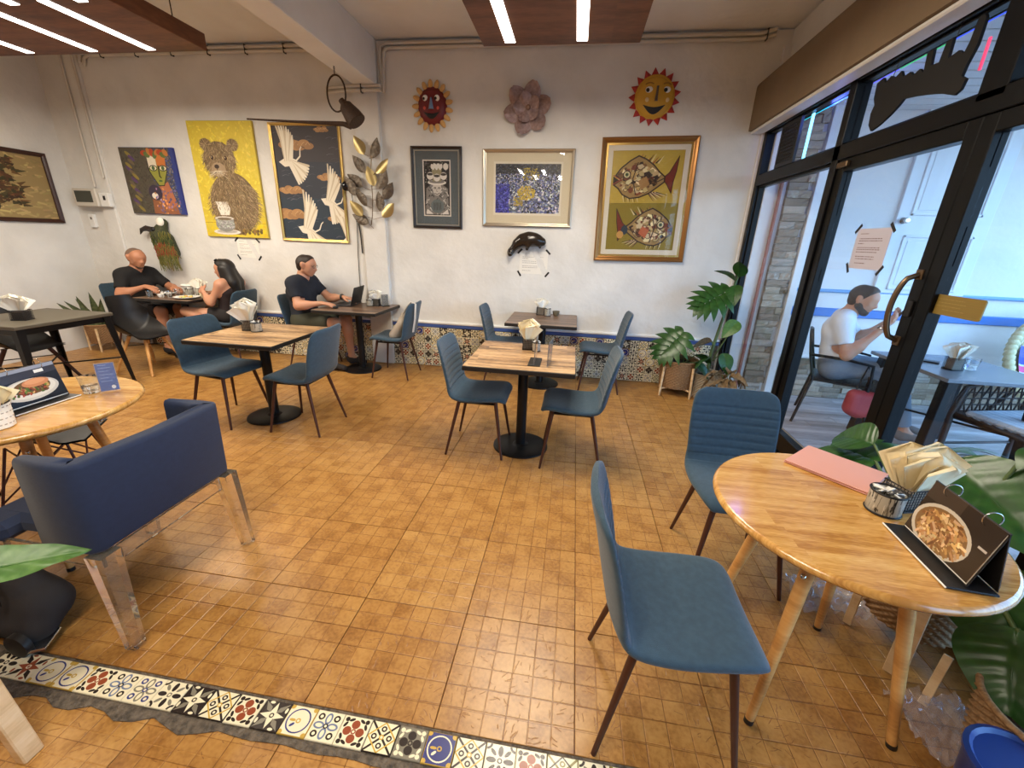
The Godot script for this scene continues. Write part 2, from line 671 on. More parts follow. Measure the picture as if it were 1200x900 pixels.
	M.skin.subsurf_scatter_strength = 0.15
	M.skintan = mat(Color8(182, 124, 92), 0.55)
	M.hair = mat(Color8(24, 19, 17), 0.5)
	M.hairbrown = mat(Color8(44, 32, 26), 0.6)
	M.tee_black = tri(mat(Color8(24, 22, 22), 0.9), null, fab_n, 5.0, 0.3)
	M.tee_navy = tri(mat(Color8(30, 34, 44), 0.9), null, fab_n, 5.0, 0.3)
	M.tee_white = tri(mat(Color8(226, 230, 236), 0.9), null, fab_n, 5.0, 0.3)
	M.olive = tri(mat(Color8(62, 62, 48), 0.9), null, fab_n, 5.0, 0.3)
	M.jeans = tri(mat(Color8(120, 132, 146), 0.9), null, fab_n, 5.0, 0.3)
	M.darkcloth = tri(mat(Color8(38, 34, 34), 0.9), null, fab_n, 5.0, 0.3)
	M.shoe = mat(Color8(120, 112, 108), 0.7)
	M.grey_cloth = tri(mat(Color8(176, 164, 150), 0.9), null, fab_n, 5.0, 0.3)
	M.door_white = mat(Color8(226, 232, 236), 0.4)
	M.plank = []
	for k in 4:
		var v: int = [0, 8, -8, 14][k]
		M.plank.append(texm(wood_tex(256, 64, 60 + k, 10, [C.call(140 + v, 134 + v, 132 + v), C.call(168 + v, 160 + v, 158 + v), C.call(188 + v, 182 + v, 180 + v)]), 0.35))
	M.stone = []
	var stone_n := nmap(75, 0.06, 10.0, 128)
	for k in 5:
		var b: Array = [[168, 150, 128], [150, 134, 116], [184, 168, 148], [140, 122, 102], [172, 160, 146]][k]
		M.stone.append(tri(mat(Color.WHITE, 0.9), ntex(70 + k, 0.03, [C.call(b[0] - 40, b[1] - 40, b[2] - 40), C.call(b[0], b[1], b[2]), C.call(b[0] + 22, b[1] + 22, b[2] + 22)], 128), stone_n, 3.0, 0.9))
	# floor tile glaze: mottled orange clay with short hairline crackle
	M.tile = []
	for k in 4:
		var im := floor_tile_image(80 + k)
		var nm := im[1] as Image
		nm.bump_map_to_normal_map(2.0)
		nm.generate_mipmaps()
		var m := texm(ImageTexture.create_from_image(im[0]), 0.3)
		m.normal_enabled = true
		m.normal_texture = ImageTexture.create_from_image(nm)
		m.normal_scale = 0.6
		var tint: Color = [C.call(255, 255, 255), C.call(250, 246, 240), C.call(255, 250, 244), C.call(246, 240, 232)][k]
		m.albedo_color = tint
		M.tile.append(m)
	M.motif = []
	for k in 12:
		M.motif.append(texm(motif(k), 0.25))

func floor_tile_image(sd: int) -> Array:
	var S := 384
	var n1 := noise(sd, 0.008, 4).get_image(S, S)
	var n2 := noise(sd + 20, 0.06, 3).get_image(S, S)
	var r := RandomNumberGenerator.new()
	r.seed = sd
	var cell := []
	for k in 36:
		cell.append(r.randf_range(-0.12, 0.12))
	var g := ramp([Color8(104, 64, 26), Color8(142, 98, 48), Color8(174, 129, 70), Color8(188, 145, 84), Color8(202, 163, 106)])
	var lut := []
	for k in 256:
		lut.append(g.sample(k / 255.0))
	var im := Image.create(S, S, true, Image.FORMAT_RGB8)
	for y in S:
		for x in S:
			var v: float = 0.36 * n1.get_pixel(x, y).r + 0.3 * n2.get_pixel(x, y).r + cell[(y * 6 / S) * 6 + x * 6 / S] * 0.55 + 0.17
			if x % 64 < 1 or x % 64 > 62 or y % 64 < 1 or y % 64 > 62:
				v -= 0.32
			im.set_pixel(x, y, lut[clampi(int(v * 255), 0, 255)])
	var p := Pic.new(S, S, Color.WHITE)
	p.im = im
	var hp := Pic.new(S, S, Color(0.6, 0.6, 0.6))
	for k in 130:
		var a := Vector2(r.randf(), r.randf())
		var an: float = (int(a.x * 6) * 7 + int(a.y * 6) * 13) % 11 * 0.57 + r.randf_range(-0.35, 0.35)
		var L := r.randf_range(0.02, 0.07)
		var b := a + Vector2(cos(an), sin(an)) * L
		var m2 := (a + b) * 0.5 + Vector2(r.randf_range(-0.006, 0.006), r.randf_range(-0.006, 0.006))
		var q := [[a.x, a.y], [m2.x, m2.y], [b.x, b.y]]
		p.line(q, 0.0042, Color8(136, 92, 48))
		hp.line(q, 0.005, Color(0.3, 0.3, 0.3))
	im.generate_mipmaps()
	return [im, hp.im]

# patterned cement tile: a quarter drawn four times over
func motif(k: int) -> ImageTexture:
	var cream := Color8(232, 222, 190)
	var dark := Color8(48, 40, 36)
	var blue := Color8(58, 62, 118)
	var grey := Color8(128, 122, 106)
	var rust := Color8(146, 74, 48)
	var gold := Color8(196, 160, 72)
	var olive := Color8(132, 120, 66)
	var sets := [[cream, dark, grey], [cream, dark, rust], [dark, cream, grey], [cream, blue, gold], [cream, olive, dark], [cream, Color8(110, 122, 150), dark], [cream, dark, dark], [grey, cream, dark], [cream, rust, dark], [blue, cream, gold], [cream, dark, gold], [cream, grey, blue]]
	var bg: Color = sets[k][0]
	var c1: Color = sets[k][1]
	var c2: Color = sets[k][2]
	var p := Pic.new(128, 128, bg)
	for q in 4:
		var R := func(x: float, y: float) -> Array:
			for t in q:
				var s := x
				x = 1.0 - y
				y = s
			return [x, y]
		var E := func(x: float, y: float, rx: float, ry: float, c: Color, rot: float) -> void:
			var o: Array = R.call(x, y)
			p.ell(o[0], o[1], rx, ry, c, rot + q * PI / 2)
		match k % 6:
			0:
				E.call(0.5, 0.2, 0.09, 0.17, c1, 0.0)
				E.call(0.25, 0.25, 0.06, 0.14, c2, -PI / 4)
				E.call(0.0, 0.0, 0.2, 0.2, c1, 0.0)
				E.call(0.0, 0.0, 0.12, 0.12, bg, 0.0)
			1:
				E.call(0.5, 0.26, 0.15, 0.15, c2, 0.0)
				E.call(0.12, 0.3, 0.05, 0.11, c1, 0.5)
				E.call(0.3, 0.12, 0.05, 0.11, c1, -2.0)
				E.call(0.12, 0.12, 0.08, 0.08, c1, 0.0)
			2:
				p.poly([R.call(0.5, 0.02), R.call(0.62, 0.38), R.call(0.5, 0.5), R.call(0.38, 0.38)], c1)
				p.poly([R.call(0.02, 0.02), R.call(0.34, 0.2), R.call(0.4, 0.4), R.call(0.2, 0.34)], c2)
				E.call(0.26, 0.05, 0.1, 0.05, c1, 0.0)
			3:
				E.call(0.5, 0.5, 0.44, 0.44, c1, 0.0)
				E.call(0.5, 0.5, 0.39, 0.39, bg, 0.0)
				E.call(0.5, 0.28, 0.05, 0.12, c2, 0.0)
				E.call(0.34, 0.34, 0.05, 0.1, c1, -PI / 4)
				E.call(0.05, 0.05, 0.09, 0.09, c2, 0.0)
			4:
				p.line([R.call(0.5, 0.5), R.call(0.02, 0.02)], 0.07, c1)
				p.line([R.call(0.5, 0.0), R.call(0.0, 0.5)], 0.05, c2)
				E.call(0.5, 0.22, 0.1, 0.1, c1, 0.0)
				E.call(0.5, 0.22, 0.05, 0.05, bg, 0.0)
			5:
				E.call(0.5, 0.24, 0.13, 0.2, c1, 0.0)
				E.call(0.5, 0.24, 0.07, 0.13, bg, 0.0)
				E.call(0.2, 0.2, 0.12, 0.12, c2, 0.0)
				E.call(0.2, 0.2, 0.06, 0.06, bg, 0.0)
	p.ell(0.5, 0.5, 0.09, 0.09, c2 if k % 6 != 2 else bg)
	p.ell(0.5, 0.5, 0.045, 0.045, bg if k % 6 != 2 else c1)
	return p.tex()

# ---------------------------------------------------------------- the room
func build_shell() -> void:
	# floor: clay tiles 47 cm, each scored into 6 x 6 squares, with a border strip of patterned tiles
	var fl := struct("floor")
	var g := G.new()
	g.bx(XL, XR, -0.12, -0.008, ZW, 6.5, 0.0)
	part(fl, "mortar_bed", g.done(), M.grout)
	var full := tile_mesh(0.47, 0.47)
	for j in range(-5, 6):
		for i in range(-14, 4):
			var x0 := 0.47 * i
			var z0 := 0.47 * j
			var z1 := z0 + 0.47
			var x1 := x0 + 0.47
			if j == 3:
				z1 = 1.864
			elif j == 4:
				z0 = 1.984
			z0 = maxf(z0, ZW + 0.001)
			x1 = minf(x1, XR - 0.001)
			x0 = maxf(x0, XL + 0.001)
			var me := full
			if absf(z1 - z0 - 0.47) > 0.01 or absf(x1 - x0 - 0.47) > 0.01:
				me = tile_mesh(x1 - x0, z1 - z0)
			var t := part(fl, "tile", me, M.tile[(i * 7 + j * 5 + i * j + 900) % 4])
			t.position = Vector3((x0 + x1) / 2, rng.randf_range(-0.0006, 0.0006), (z0 + z1) / 2)
	g = G.new()
	for j in range(6, 14):
		for i in range(-14, 4):
			g.box(Vector3(0.47 * i + 0.235, -0.004, 0.47 * j + 0.235), Vector3(0.464, 0.008, 0.464), 0.002)
	var st := part(fl, "rear_tiles", g.done(), M.tile[0])
	st.set_meta("kind", "stuff")
	g = G.new()
	g.bx(XL, XR, -0.01, -0.0015, 1.864, 1.984, 0.001)
	part(fl, "cement_bed", g.done(), M.cement)
	# ragged cement that has squeezed out along the strip
	g = G.new()
	var cr := PackedVector2Array()
	for k in 60:
		cr.append(Vector2(-2.3 + k * 0.06, -1.99 - (0.032 * pow(absf(sin(k * 0.83)), 1.5) * (1.0 if k > 5 and k < 20 else 0.25))))
	cr.append(Vector2(1.2, -1.972))
	cr.append(Vector2(-2.3, -1.972))
	g.prism(cr, 0.004, Transform3D(Basis(Vector3.RIGHT, -PI / 2), Vector3(0, 0.0012, 0)))
	part(fl, "cement_edge", g.done(), M.cement)
	var bt := G.new()
	bt.box(Vector3.ZERO, Vector3(0.0965, 0.008, 0.09), 0.002)
	var border := tile_face(0.0965, 0.09, 0.008, true)
	var order := [6, 5, 0, 8, 1, 2, 3, 4, 10, 3, 0, 7, 1, 4, 9, 2, 5, 10, 3, 11]
	for k in 34:
		var o := part(fl, "border_tile", border, M.motif[order[(k * 3 + k / 5) % 20]])
		o.position = Vector3(-2.15 + k * 0.0982 + 0.05, 0.001, 1.921)
	# ceiling
	var ce := struct("ceiling")
	g = G.new()
	g.bx(XL - 0.2, 2.2, CEIL + 0.01, CEIL + 0.2, ZW - 0.2, 6.7, 0.0)
	part(ce, "slab", g.done(), M.ceiling)
	g = G.new()
	g.bx(-2.57, -2.325, 3.03, CEIL + 0.01, ZW, 6.5, 0.006)
	part(ce, "beam", g.done(), M.ceiling)
	# back wall with its tiled dado
	var wb := struct("wall_back")
	g = G.new()
	g.bx(XL - 0.2, 1.66, -0.1, CEIL, ZW - 0.2, ZW, 0.0)
	part(wb, "plaster", g.done(), M.plaster)
	g = G.new()
	g.bx(-2.6, -2.32, 0, CEIL, ZW - 0.02, ZW + 0.055, 0.006)
	part(wb, "pillar", g.done(), M.plaster)
	g = G.new()
	g.bx(-6.12, -5.93, 0, CEIL, ZW - 0.02, ZW + 0.03, 0.01)
	part(wb, "corner_pilaster", g.done(), M.plaster)
	g = G.new()
	g.bx(-2.32, 1.56, 0, 0.5, ZW - 0.01, ZW + 0.012, 0.0)
	g.bx(-5.9, -2.6, 0, 0.5, ZW - 0.01, ZW + 0.012, 0.0)
	part(wb, "grout", g.done(), M.cement)
	var wt := tile_face(0.097, 0.097, 0.012, false)
	for j in 5:
		for i in 38:
			var o := part(wb, "wall_tile", wt, M.motif[(i * 5 + j * 7 + (i * j) % 5) % 12])
			o.position = Vector3(-2.27 + i * 0.1005, 0.055 + j * 0.098, ZW + 0.014)
		for i in 16:
			var o := part(wb, "wall_tile", wt, M.motif[(i * 7 + j * 5 + (i * j) % 7) % 12])
			o.position = Vector3(-2.655 - i * 0.1005, 0.055 + j * 0.098, ZW + 0.014)
	for k in 3:
		g = G.new()
		for j in 5:
			for i in 16:
				if (i + j * 2) % 3 == k:
					g.flat()
					var c := Vector3(-4.263 - i * 0.1005, 0.055 + j * 0.098, ZW + 0.02)
					g.quad(c + Vector3(-0.048, -0.048, 0), c + Vector3(0.048, -0.048, 0), c + Vector3(0.048, 0.048, 0), c + Vector3(-0.048, 0.048, 0))
					g.box(c - Vector3(0, 0, 0.006), Vector3(0.097, 0.097, 0.011), 0.002)
		var o := part(wb, "far_tiles", g.done(), M.motif[k * 3 + 1])
		o.set_meta("kind", "stuff")
	var tr := struct("trim_1")
	g = G.new()
	g.bx(-2.32, 1.57, 0.5, 0.54, ZW - 0.01, ZW + 0.028, 0.006)
	g.bx(-5.9, -2.6, 0.5, 0.54, ZW - 0.01, ZW + 0.028, 0.006)
	part(tr, "blue_band", g.done(), M.blue_paint, "blue painted band above the patterned tiles")
	g = G.new()
	g.bx(-2.32, 1.57, 0.541, 0.575, ZW - 0.01, ZW + 0.034, 0.01)
	g.bx(-5.9, -2.6, 0.541, 0.575, ZW - 0.01, ZW + 0.034, 0.01)
	part(tr, "white_rail", g.done(), M.white_paint)
	var wl := struct("wall_left")
	g = G.new()
	g.bx(XL - 0.2, XL, -0.1, CEIL, ZW, 6.7, 0.0)
	part(wl, "plaster", g.done(), M.plaster)
	var wf := struct("wall_front")
	g = G.new()
	g.bx(XL, 1.8, -0.1, CEIL, 6.5, 6.7, 0.0)
	part(wf, "plaster", g.done(), M.plaster)
	var wr := struct("wall_right")
	g = G.new()
	g.bx(1.66, 1.9, 2.73, CEIL, ZW - 0.2, 6.7, 0.0)
	g.bx(1.585, 1.76, -0.1, 2.73, 3.4, 6.7, 0.0)
	part(wr, "plaster", g.done(), M.plaster)
	# boxed-in beam above the storefront, end rounded where it meets the wall
	g = G.new()
	var bp := PackedVector2Array()
	for k in 7:
		var a := PI / 2 + k * PI / 12
		bp.append(Vector2(1.49 + 0.05 * cos(a), 2.98 + 0.05 * sin(a)))
	bp.append_array([Vector2(1.44, 2.625), Vector2(1.66, 2.625), Vector2(1.66, 2.74), Vector2(1.9, 2.74), Vector2(1.9, 3.03)])
	g.prism(bp, 6.5 - ZW, Transform3D(Basis(), Vector3(0, 0, (6.5 + ZW) / 2)))
	part(wr, "boxed_beam", g.done(), tri(mat(Color.WHITE, 0.8), ntex(16, 0.01, [Color8(118, 98, 74), Color8(134, 113, 88)], 256), M.ceiling.normal_texture, 0.5, 0.2, true), "tan painted boxing")
	g = G.new()
	g.bx(1.46, 1.57, 2.60, 2.627, ZW, 3.4, 0.008)
	part(wr, "beam_strip", g.done(), M.pale)
	# conduits clipped along the top of the walls
	conduit("conduit", "twin white cable conduits clipped along wall top above the sun faces", [[Vector3(-2.26, 2.99, 0), Vector3(-2.26, 3.30, 0), Vector3(-2.25, 3.35, 0), Vector3(-2.2, 3.375, 0), Vector3(1.38, 3.375, 0), Vector3(1.5, 3.40, 0.02)]], 0.04)
	conduit("conduit", "twin white cable conduits clipped along wall top above the yellow bear painting", [[Vector3(-5.86, 3.28, 0), Vector3(-5.83, 3.35, 0), Vector3(-5.76, 3.375, 0), Vector3(-2.62, 3.375, 0)]], 0.04)
	conduit("conduit", "short cable conduits crossing under the white beam at the pillar head", [[Vector3(-2.9, 2.995, 0), Vector3(-2.62, 2.995, 0.06), Vector3(-2.26, 2.995, 0.06)]], 0.04)
	for k in 2:
		g = G.new()
		var xx: float = [-6.11, -5.95][k]
		g.bar(Vector3(xx, 3.38, ZW + 0.045), Vector3(xx, [2.0, 2.1][k], ZW + 0.045), 0.014)
		var o := solo("conduit", g.done(), M.conduit, ["left upright conduit running down the corner to the meter box", "right upright conduit bending from the ceiling run to the meter box"][k], "conduit")
		o.set_meta("group", "upright conduits in the corner")

func conduit(n: String, label: String, paths: Array, gap: float) -> void:
	var t := thing(n, label, "conduit")
	for s in 2:
		var g := G.new()
		var pts := []
		for p in paths[0]:
			pts.append(p + Vector3((s - 0.5) * gap * (-1.0 if p.y < 3.36 and p.x < 0 and p.y > 3.01 or p.y == 2.99 else 0.0), (s - 0.5) * gap * (0.0 if p.y == 2.99 else 1.0), ZW + 0.024))
		var sm := []
		for k in pts.size() - 1:
			for q in 8:
				sm.append(pts[k].lerp(pts[k + 1], q / 8.0))
		sm.append(pts[-1])
		g.tube(sm, 0.017, 8)
		part(t, "pipe", g.done(), M.conduit)
	var a: Vector3 = paths[0][-2]
	var b: Vector3 = paths[0][-1]
	var n_c := int(a.distance_to(b) / 0.45) + 1
	for k in n_c:
		var g := G.new()
		var p := a.lerp(b, (k + 0.4) / n_c) + Vector3(0, 0, ZW + 0.02)
		g.box(p, Vector3(0.012, 0.088, 0.046), 0.003)
		part(t, "clip", g.done(), M.cable)

# square tile scored into raised pads, top at y = 0
func tile_mesh(sx: float, sz: float) -> ArrayMesh:
	var g := G.new()
	var gap := 0.003
	g.box(Vector3(0, -0.006, 0), Vector3(sx - gap, 0.0098, sz - gap), 0.0)
	g.flat()
	var nx := maxi(1, int(round(sx / 0.0783)))
	var nz := maxi(1, int(round(sz / 0.0783)))
	for i in nx:
		for j in nz:
			var x0 := -sx / 2 + sx * i / nx + (gap / 2 if i == 0 else 0.0011)
			var x1 := -sx / 2 + sx * (i + 1) / nx - (gap / 2 if i == nx - 1 else 0.0011)
			var z0 := -sz / 2 + sz * j / nz + (gap / 2 if j == 0 else 0.0011)
			var z1 := -sz / 2 + sz * (j + 1) / nz - (gap / 2 if j == nz - 1 else 0.0011)
			var o := [Vector3(x0, -0.0012, z1), Vector3(x1, -0.0012, z1), Vector3(x1, -0.0012, z0), Vector3(x0, -0.0012, z0)]
			var e := 0.0018
			var q := [Vector3(x0 + e, 0, z1 - e), Vector3(x1 - e, 0, z1 - e), Vector3(x1 - e, 0, z0 + e), Vector3(x0 + e, 0, z0 + e)]
			var U := func(v: Vector3) -> Vector2: return Vector2(0.5 + v.x / 0.47, 0.5 + v.z / 0.47)
			g.quad(q[0], q[1], q[2], q[3], U.call(q[0]), U.call(q[1]), U.call(q[2]), U.call(q[3]))
			for k in 4:
				var k2 := (k + 1) % 4
				g.quad(o[k], o[k2], q[k2], q[k], U.call(o[k]), U.call(o[k2]), U.call(q[k2]), U.call(q[k]))
	return g.done()

# small glazed tile with its print on the face; lying = face up, else facing +z
func tile_face(sx: float, sy: float, d: float, lying: bool) -> ArrayMesh:
	var g := G.new()
	var b := Basis(Vector3.RIGHT, -PI / 2) if lying else Basis()
	g.flat()
	var e := 0.002
	var o := []
	var q := []
	for k in [[-1, -1], [1, -1], [1, 1], [-1, 1]]:
		o.append(b * Vector3(k[0] * sx / 2, k[1] * sy / 2, d / 2 - e))
		q.append(b * Vector3(k[0] * (sx / 2 - e), k[1] * (sy / 2 - e), d / 2))
	g.quad(q[0], q[1], q[2], q[3])
	for k in 4:
		var k2 := (k + 1) % 4
		var z := Vector2(0.02, 0.02)
		g.quad(o[k], o[k2], q[k2], q[k], z, z, z, z)
		var f0: Vector3 = o[k] - b * Vector3(0, 0, d - e)
		var f1: Vector3 = o[k2] - b * Vector3(0, 0, d - e)
		g.quad(f0, f1, o[k2], o[k], z, z, z, z)
	return g.done()

# ---------------------------------------------------------------- storefront: black frames, glass, double door
func bars(p: Node3D, n: String, x0: float, x1: float, list: Array) -> void:
	for b in list:   # y0, y1, z0, z1
		var g := G.new()
		g.bx(x0, x1, b[0], b[1], b[2], b[3], 0.004)
		part(p, n, g.done(), M.frame)

func pane(p: Node3D, x: float, y0: float, y1: float, z0: float, z1: float) -> void:
	var g := G.new()
	g.bx(x - 0.003, x + 0.003, y0, y1, z0, z1, 0.0005)
	part(p, "pane", g.done(), M.pane)

func build_storefront() -> void:
	var fr := struct("trim_2")
	bars(fr, "post", 1.585, 1.68, [[0, 2.66, ZW, -2.03], [0, 2.66, -0.765, -0.69], [2.2, 2.66, 0.31, 0.45], [0, 2.66, 1.31, 1.40], [0, 2.66, 2.30, 2.38], [0, 2.66, 3.33, 3.41]])
	bars(fr, "rail", 1.585, 1.68, [[2.60, 2.73, -2.04, 3.4], [2.14, 2.235, -2.04, 3.4]])
	bars(fr, "threshold", 1.585, 1.70, [[-0.02, 0.035, -0.7, 1.32]])
	bars(fr, "sill", 1.585, 1.69, [[-0.02, 0.13, -2.04, -0.765], [-0.02, 0.13, 1.40, 3.34]])
	var g := G.new()
	g.bx(1.56, 1.59, 0.575, 2.62, ZW, -2.085, 0.006)
	part(fr, "white_jamb", g.done(), M.pale)
	var w1 := struct("window_1")
	pane(w1, 1.635, 0.13, 2.14, -2.03, -0.765)
	bars(w1, "bead", 1.61, 1.66, [[0.13, 0.15, -2.03, -0.765], [2.12, 2.14, -2.03, -0.765], [0.13, 2.14, -2.03, -2.01], [0.13, 2.14, -0.785, -0.765]])
	var w2 := struct("window_2")
	for z in [[-2.03, -0.765], [-0.69, 0.31], [0.45, 1.31], [1.40, 2.30], [2.38, 3.33]]:
		pane(w2, 1.635, 2.235, 2.60, z[0], z[1])
		bars(w2, "bead", 1.61, 1.66, [[2.235, 2.25, z[0], z[1]], [2.585, 2.60, z[0], z[1]]])
	var w3 := struct("window_3")
	for z in [[1.40, 2.30], [2.38, 3.33]]:
		pane(w3, 1.635, 0.13, 2.14, z[0], z[1])
	for s in 2:
		var d := struct("door_%d" % (s + 1))
		var a: float = [-0.688, 0.375][s]
		var b: float = [0.372, 1.308][s]
		var st := 0.076
		bars(d, "stile", 1.60, 1.665, [[0.04, 2.14, a, a + st], [0.04, 2.14, b - st, b]])
		bars(d, "rail", 1.60, 1.665, [[2.06, 2.14, a + st, b - st], [0.04, 0.17, a + st, b - st]])
		pane(d, 1.633, 0.17, 2.06, a + st, b - st)
		if s == 0:
			g = G.new()
			var pts := []
			for k in 17:
				var t := k / 16.0
				pts.append(Vector3(1.60 - 0.075 * pow(maxf(sin(PI * t), 0.0), 0.28), 1.46 - 0.34 * t, 0.325 - 0.015 * sin(PI * t)))
			g.tube(pts, 0.0135, 10)
			g.box(Vector3(1.598, 1.46, 0.325), Vector3(0.01, 0.05, 0.045), 0.003)
			g.box(Vector3(1.598, 1.12, 0.325), Vector3(0.01, 0.05, 0.045), 0.003)
			part(d, "handle", g.done(), M.bronze, "curved bronze pull handle")
			g = G.new()
			g.bx(1.586, 1.60, 1.25, 1.33, 0.325, 0.36, 0.003)
			part(d, "lock", g.done(), M.blackplastic)
			g = G.new()
			g.bx(1.575, 1.60, 2.085, 2.12, -0.66, -0.55, 0.004)
			part(d, "closer", g.done(), M.bronze)
	# notice taped to the glass of the door
	var pp := Pic.new(160, 190, Color8(190, 186, 200))
	text_lines(pp, [[0.12, 0.12, 0.36], [0.12, 0.24, 0.78], [0.12, 0.29, 0.8], [0.12, 0.36, 0.3], [0.12, 0.46, 0.78], [0.12, 0.51, 0.82], [0.12, 0.57, 0.74], [0.14, 0.68, 0.7], [0.16, 0.74, 0.72], [0.18, 0.85, 0.5]], Color8(120, 100, 104))
	notice("notice", "pinkish paper notice held by black tape on the glass door", Vector3(1.626, 1.576, -0.155), Basis(Vector3.UP, -PI / 2), 0.30, 0.235, pp, "")
	# gold plaque on the glass beside the door stile
	pp = Pic.new(256, 96, Color8(142, 118, 58))
	for k in 40:
		pp.rect(0, k / 40.0, 1, k / 40.0 + 0.012, Color8(136 + (k * 7) % 18, 112 + (k * 5) % 14, 54))
	text_lines(pp, [[0.14, 0.2, 0.66], [0.18, 0.38, 0.7], [0.14, 0.55, 0.62], [0.3, 0.72, 0.7]], Color8(176, 152, 92))
	g = G.new()
	g.flat()
	rounded_plate(g, 0.285, 0.092, 0.006, 0.012)
	var pm := texm(pp.tex(), 0.4)
	pm.metallic = 0.3
	var o := solo("plaque", g.done(), pm, "gold plaque with faint pale lettering stuck on the glass of the right door leaf", "sign", Vector3(1.625, 1.333, 0.555))
	o.rotation = Vector3(-0.01, -PI / 2, 0)
	# carved dark train cut-out hung in the transom
	var outl := PackedVector2Array()
	for q in [[-0.458, 2.294], [-0.47, 2.36], [-0.455, 2.40], [-0.48, 2.44], [-0.489, 2.52], [-0.44, 2.535], [-0.41, 2.50], [-0.37, 2.522], [-0.33, 2.50], [-0.29, 2.52], [-0.26, 2.482], [-0.21, 2.49], [-0.18, 2.465], [-0.14, 2.48], [-0.11, 2.455], [-0.105, 2.455], [-0.118, 2.54], [-0.078, 2.545], [-0.066, 2.47], [-0.012, 2.465], [-0.002, 2.545], [0.036, 2.55], [0.042, 2.462], [0.1, 2.475], [0.135, 2.45], [0.15, 2.49], [0.157, 2.575], [0.185, 2.58], [0.20, 2.56], [0.20, 2.46], [0.175, 2.39], [0.168, 2.35], [0.20, 2.33], [0.19, 2.29], [0.16, 2.275], [0.08, 2.305], [-0.02, 2.33], [-0.12, 2.35], [-0.20, 2.362], [-0.23, 2.335], [-0.29, 2.30], [-0.36, 2.27], [-0.42, 2.255]]:
		outl.append(Vector2(-q[0], q[1]))
	g = G.new()
	g.prism(outl, 0.03)
	var tsign := thing("carved_sign", "dark carved wooden cut-out with scalloped back standing in the transom above the door", "ornament", Vector3(1.60, 0, 0), PI / 2)
	tsign.rotation.y = -PI / 2
	tsign.scale = Vector3(-1, 1, 1)
	tsign.scale = Vector3.ONE
	var zz := PackedVector2Array()
	for v in outl:
		zz.append(Vector2(-v.x, v.y))
	g = G.new()
	g.prism(zz, 0.014)
	part(tsign, "cut_out", g.done(), mat(Color8(15, 12, 11), 0.8))
	g = G.new()
	g.bar(Vector3(-0.36, 2.52, 0), Vector3(-0.33, 2.6, 0.005), 0.002, -1, 5)
	g.bar(Vector3(0.05, 2.55, 0), Vector3(0.06, 2.6, 0.005), 0.002, -1, 5)
	part(tsign, "wire", g.done(), M.cable)
	# pierced black panel in the left transom light
	var pn := thing("pierced_panel", "black pierced ornamental panel standing in the left transom light", "ornament", Vector3(1.60, 2.24, -1.55))
	g = G.new()
	g.bx(-0.012, 0.012, 0, 0.34, -0.165, -0.14, 0.002)
	g.bx(-0.012, 0.012, 0, 0.34, 0.14, 0.165, 0.002)
	g.bx(-0.012, 0.012, 0, 0.03, -0.14, 0.14, 0.002)
	g.bx(-0.012, 0.012, 0.31, 0.34, -0.14, 0.14, 0.002)
	part(pn, "rim", g.done(), M.blackplastic)
	g = G.new()
	for i in 9:
		for j in 10:
			var c := Vector3(0, 0.045 + j * 0.029, -0.125 + i * 0.031)
			var pts := []
			for k in 8:
				pts.append(c + Vector3(0, sin(TAU * k / 8), cos(TAU * k / 8)) * 0.0145)
			g.tube(pts, 0.0065, 5, true)
	part(pn, "fretwork", g.done(), M.blackplastic)

func rounded_plate(g: G, w: float, h: float, d: float, r: float) -> void:
	var p := []
	for c in [[1, 1, 0], [-1, 1, 1], [-1, -1, 2], [1, -1, 3]]:
		for k in 6:
			var a: float = (c[2] + k / 5.0) * PI / 2
			p.append(Vector2(c[0] * (w / 2 - r) + r * cos(a), c[1] * (h / 2 - r) + r * sin(a)))
	var U := func(v: Vector2) -> Vector2: return Vector2(0.5 + v.x / w, 0.5 - v.y / h)
	var n := p.size()
	for k in n:
		var a: Vector2 = p[k]
		var b: Vector2 = p[(k + 1) % n]
		g.tri(Vector3(0, 0, d / 2), Vector3(a.x, a.y, d / 2), Vector3(b.x, b.y, d / 2), Vector2(0.5, 0.5), U.call(a), U.call(b))
		g.tri(Vector3(0, 0, -d / 2), Vector3(b.x, b.y, -d / 2), Vector3(a.x, a.y, -d / 2), Vector2(0.5, 0.5), U.call(b), U.call(a))
		g.quad(Vector3(a.x, a.y, -d / 2), Vector3(b.x, b.y, -d / 2), Vector3(b.x, b.y, d / 2), Vector3(a.x, a.y, d / 2), U.call(a), U.call(b), U.call(b), U.call(a))

# rows of print too small to read: broken dashes, [x0, y, x1]
func text_lines(p: Pic, rows: Array, c: Color) -> void:
	var r := RandomNumberGenerator.new()
	r.seed = rows.size() * 31
	for q in rows:
		var x: float = q[0]
		while x < q[2]:
			var L := r.randf_range(0.02, 0.07)
			p.rect(x, q[1], minf(x + L, q[2]), q[1] + 0.022, c)
			x += L + 0.014

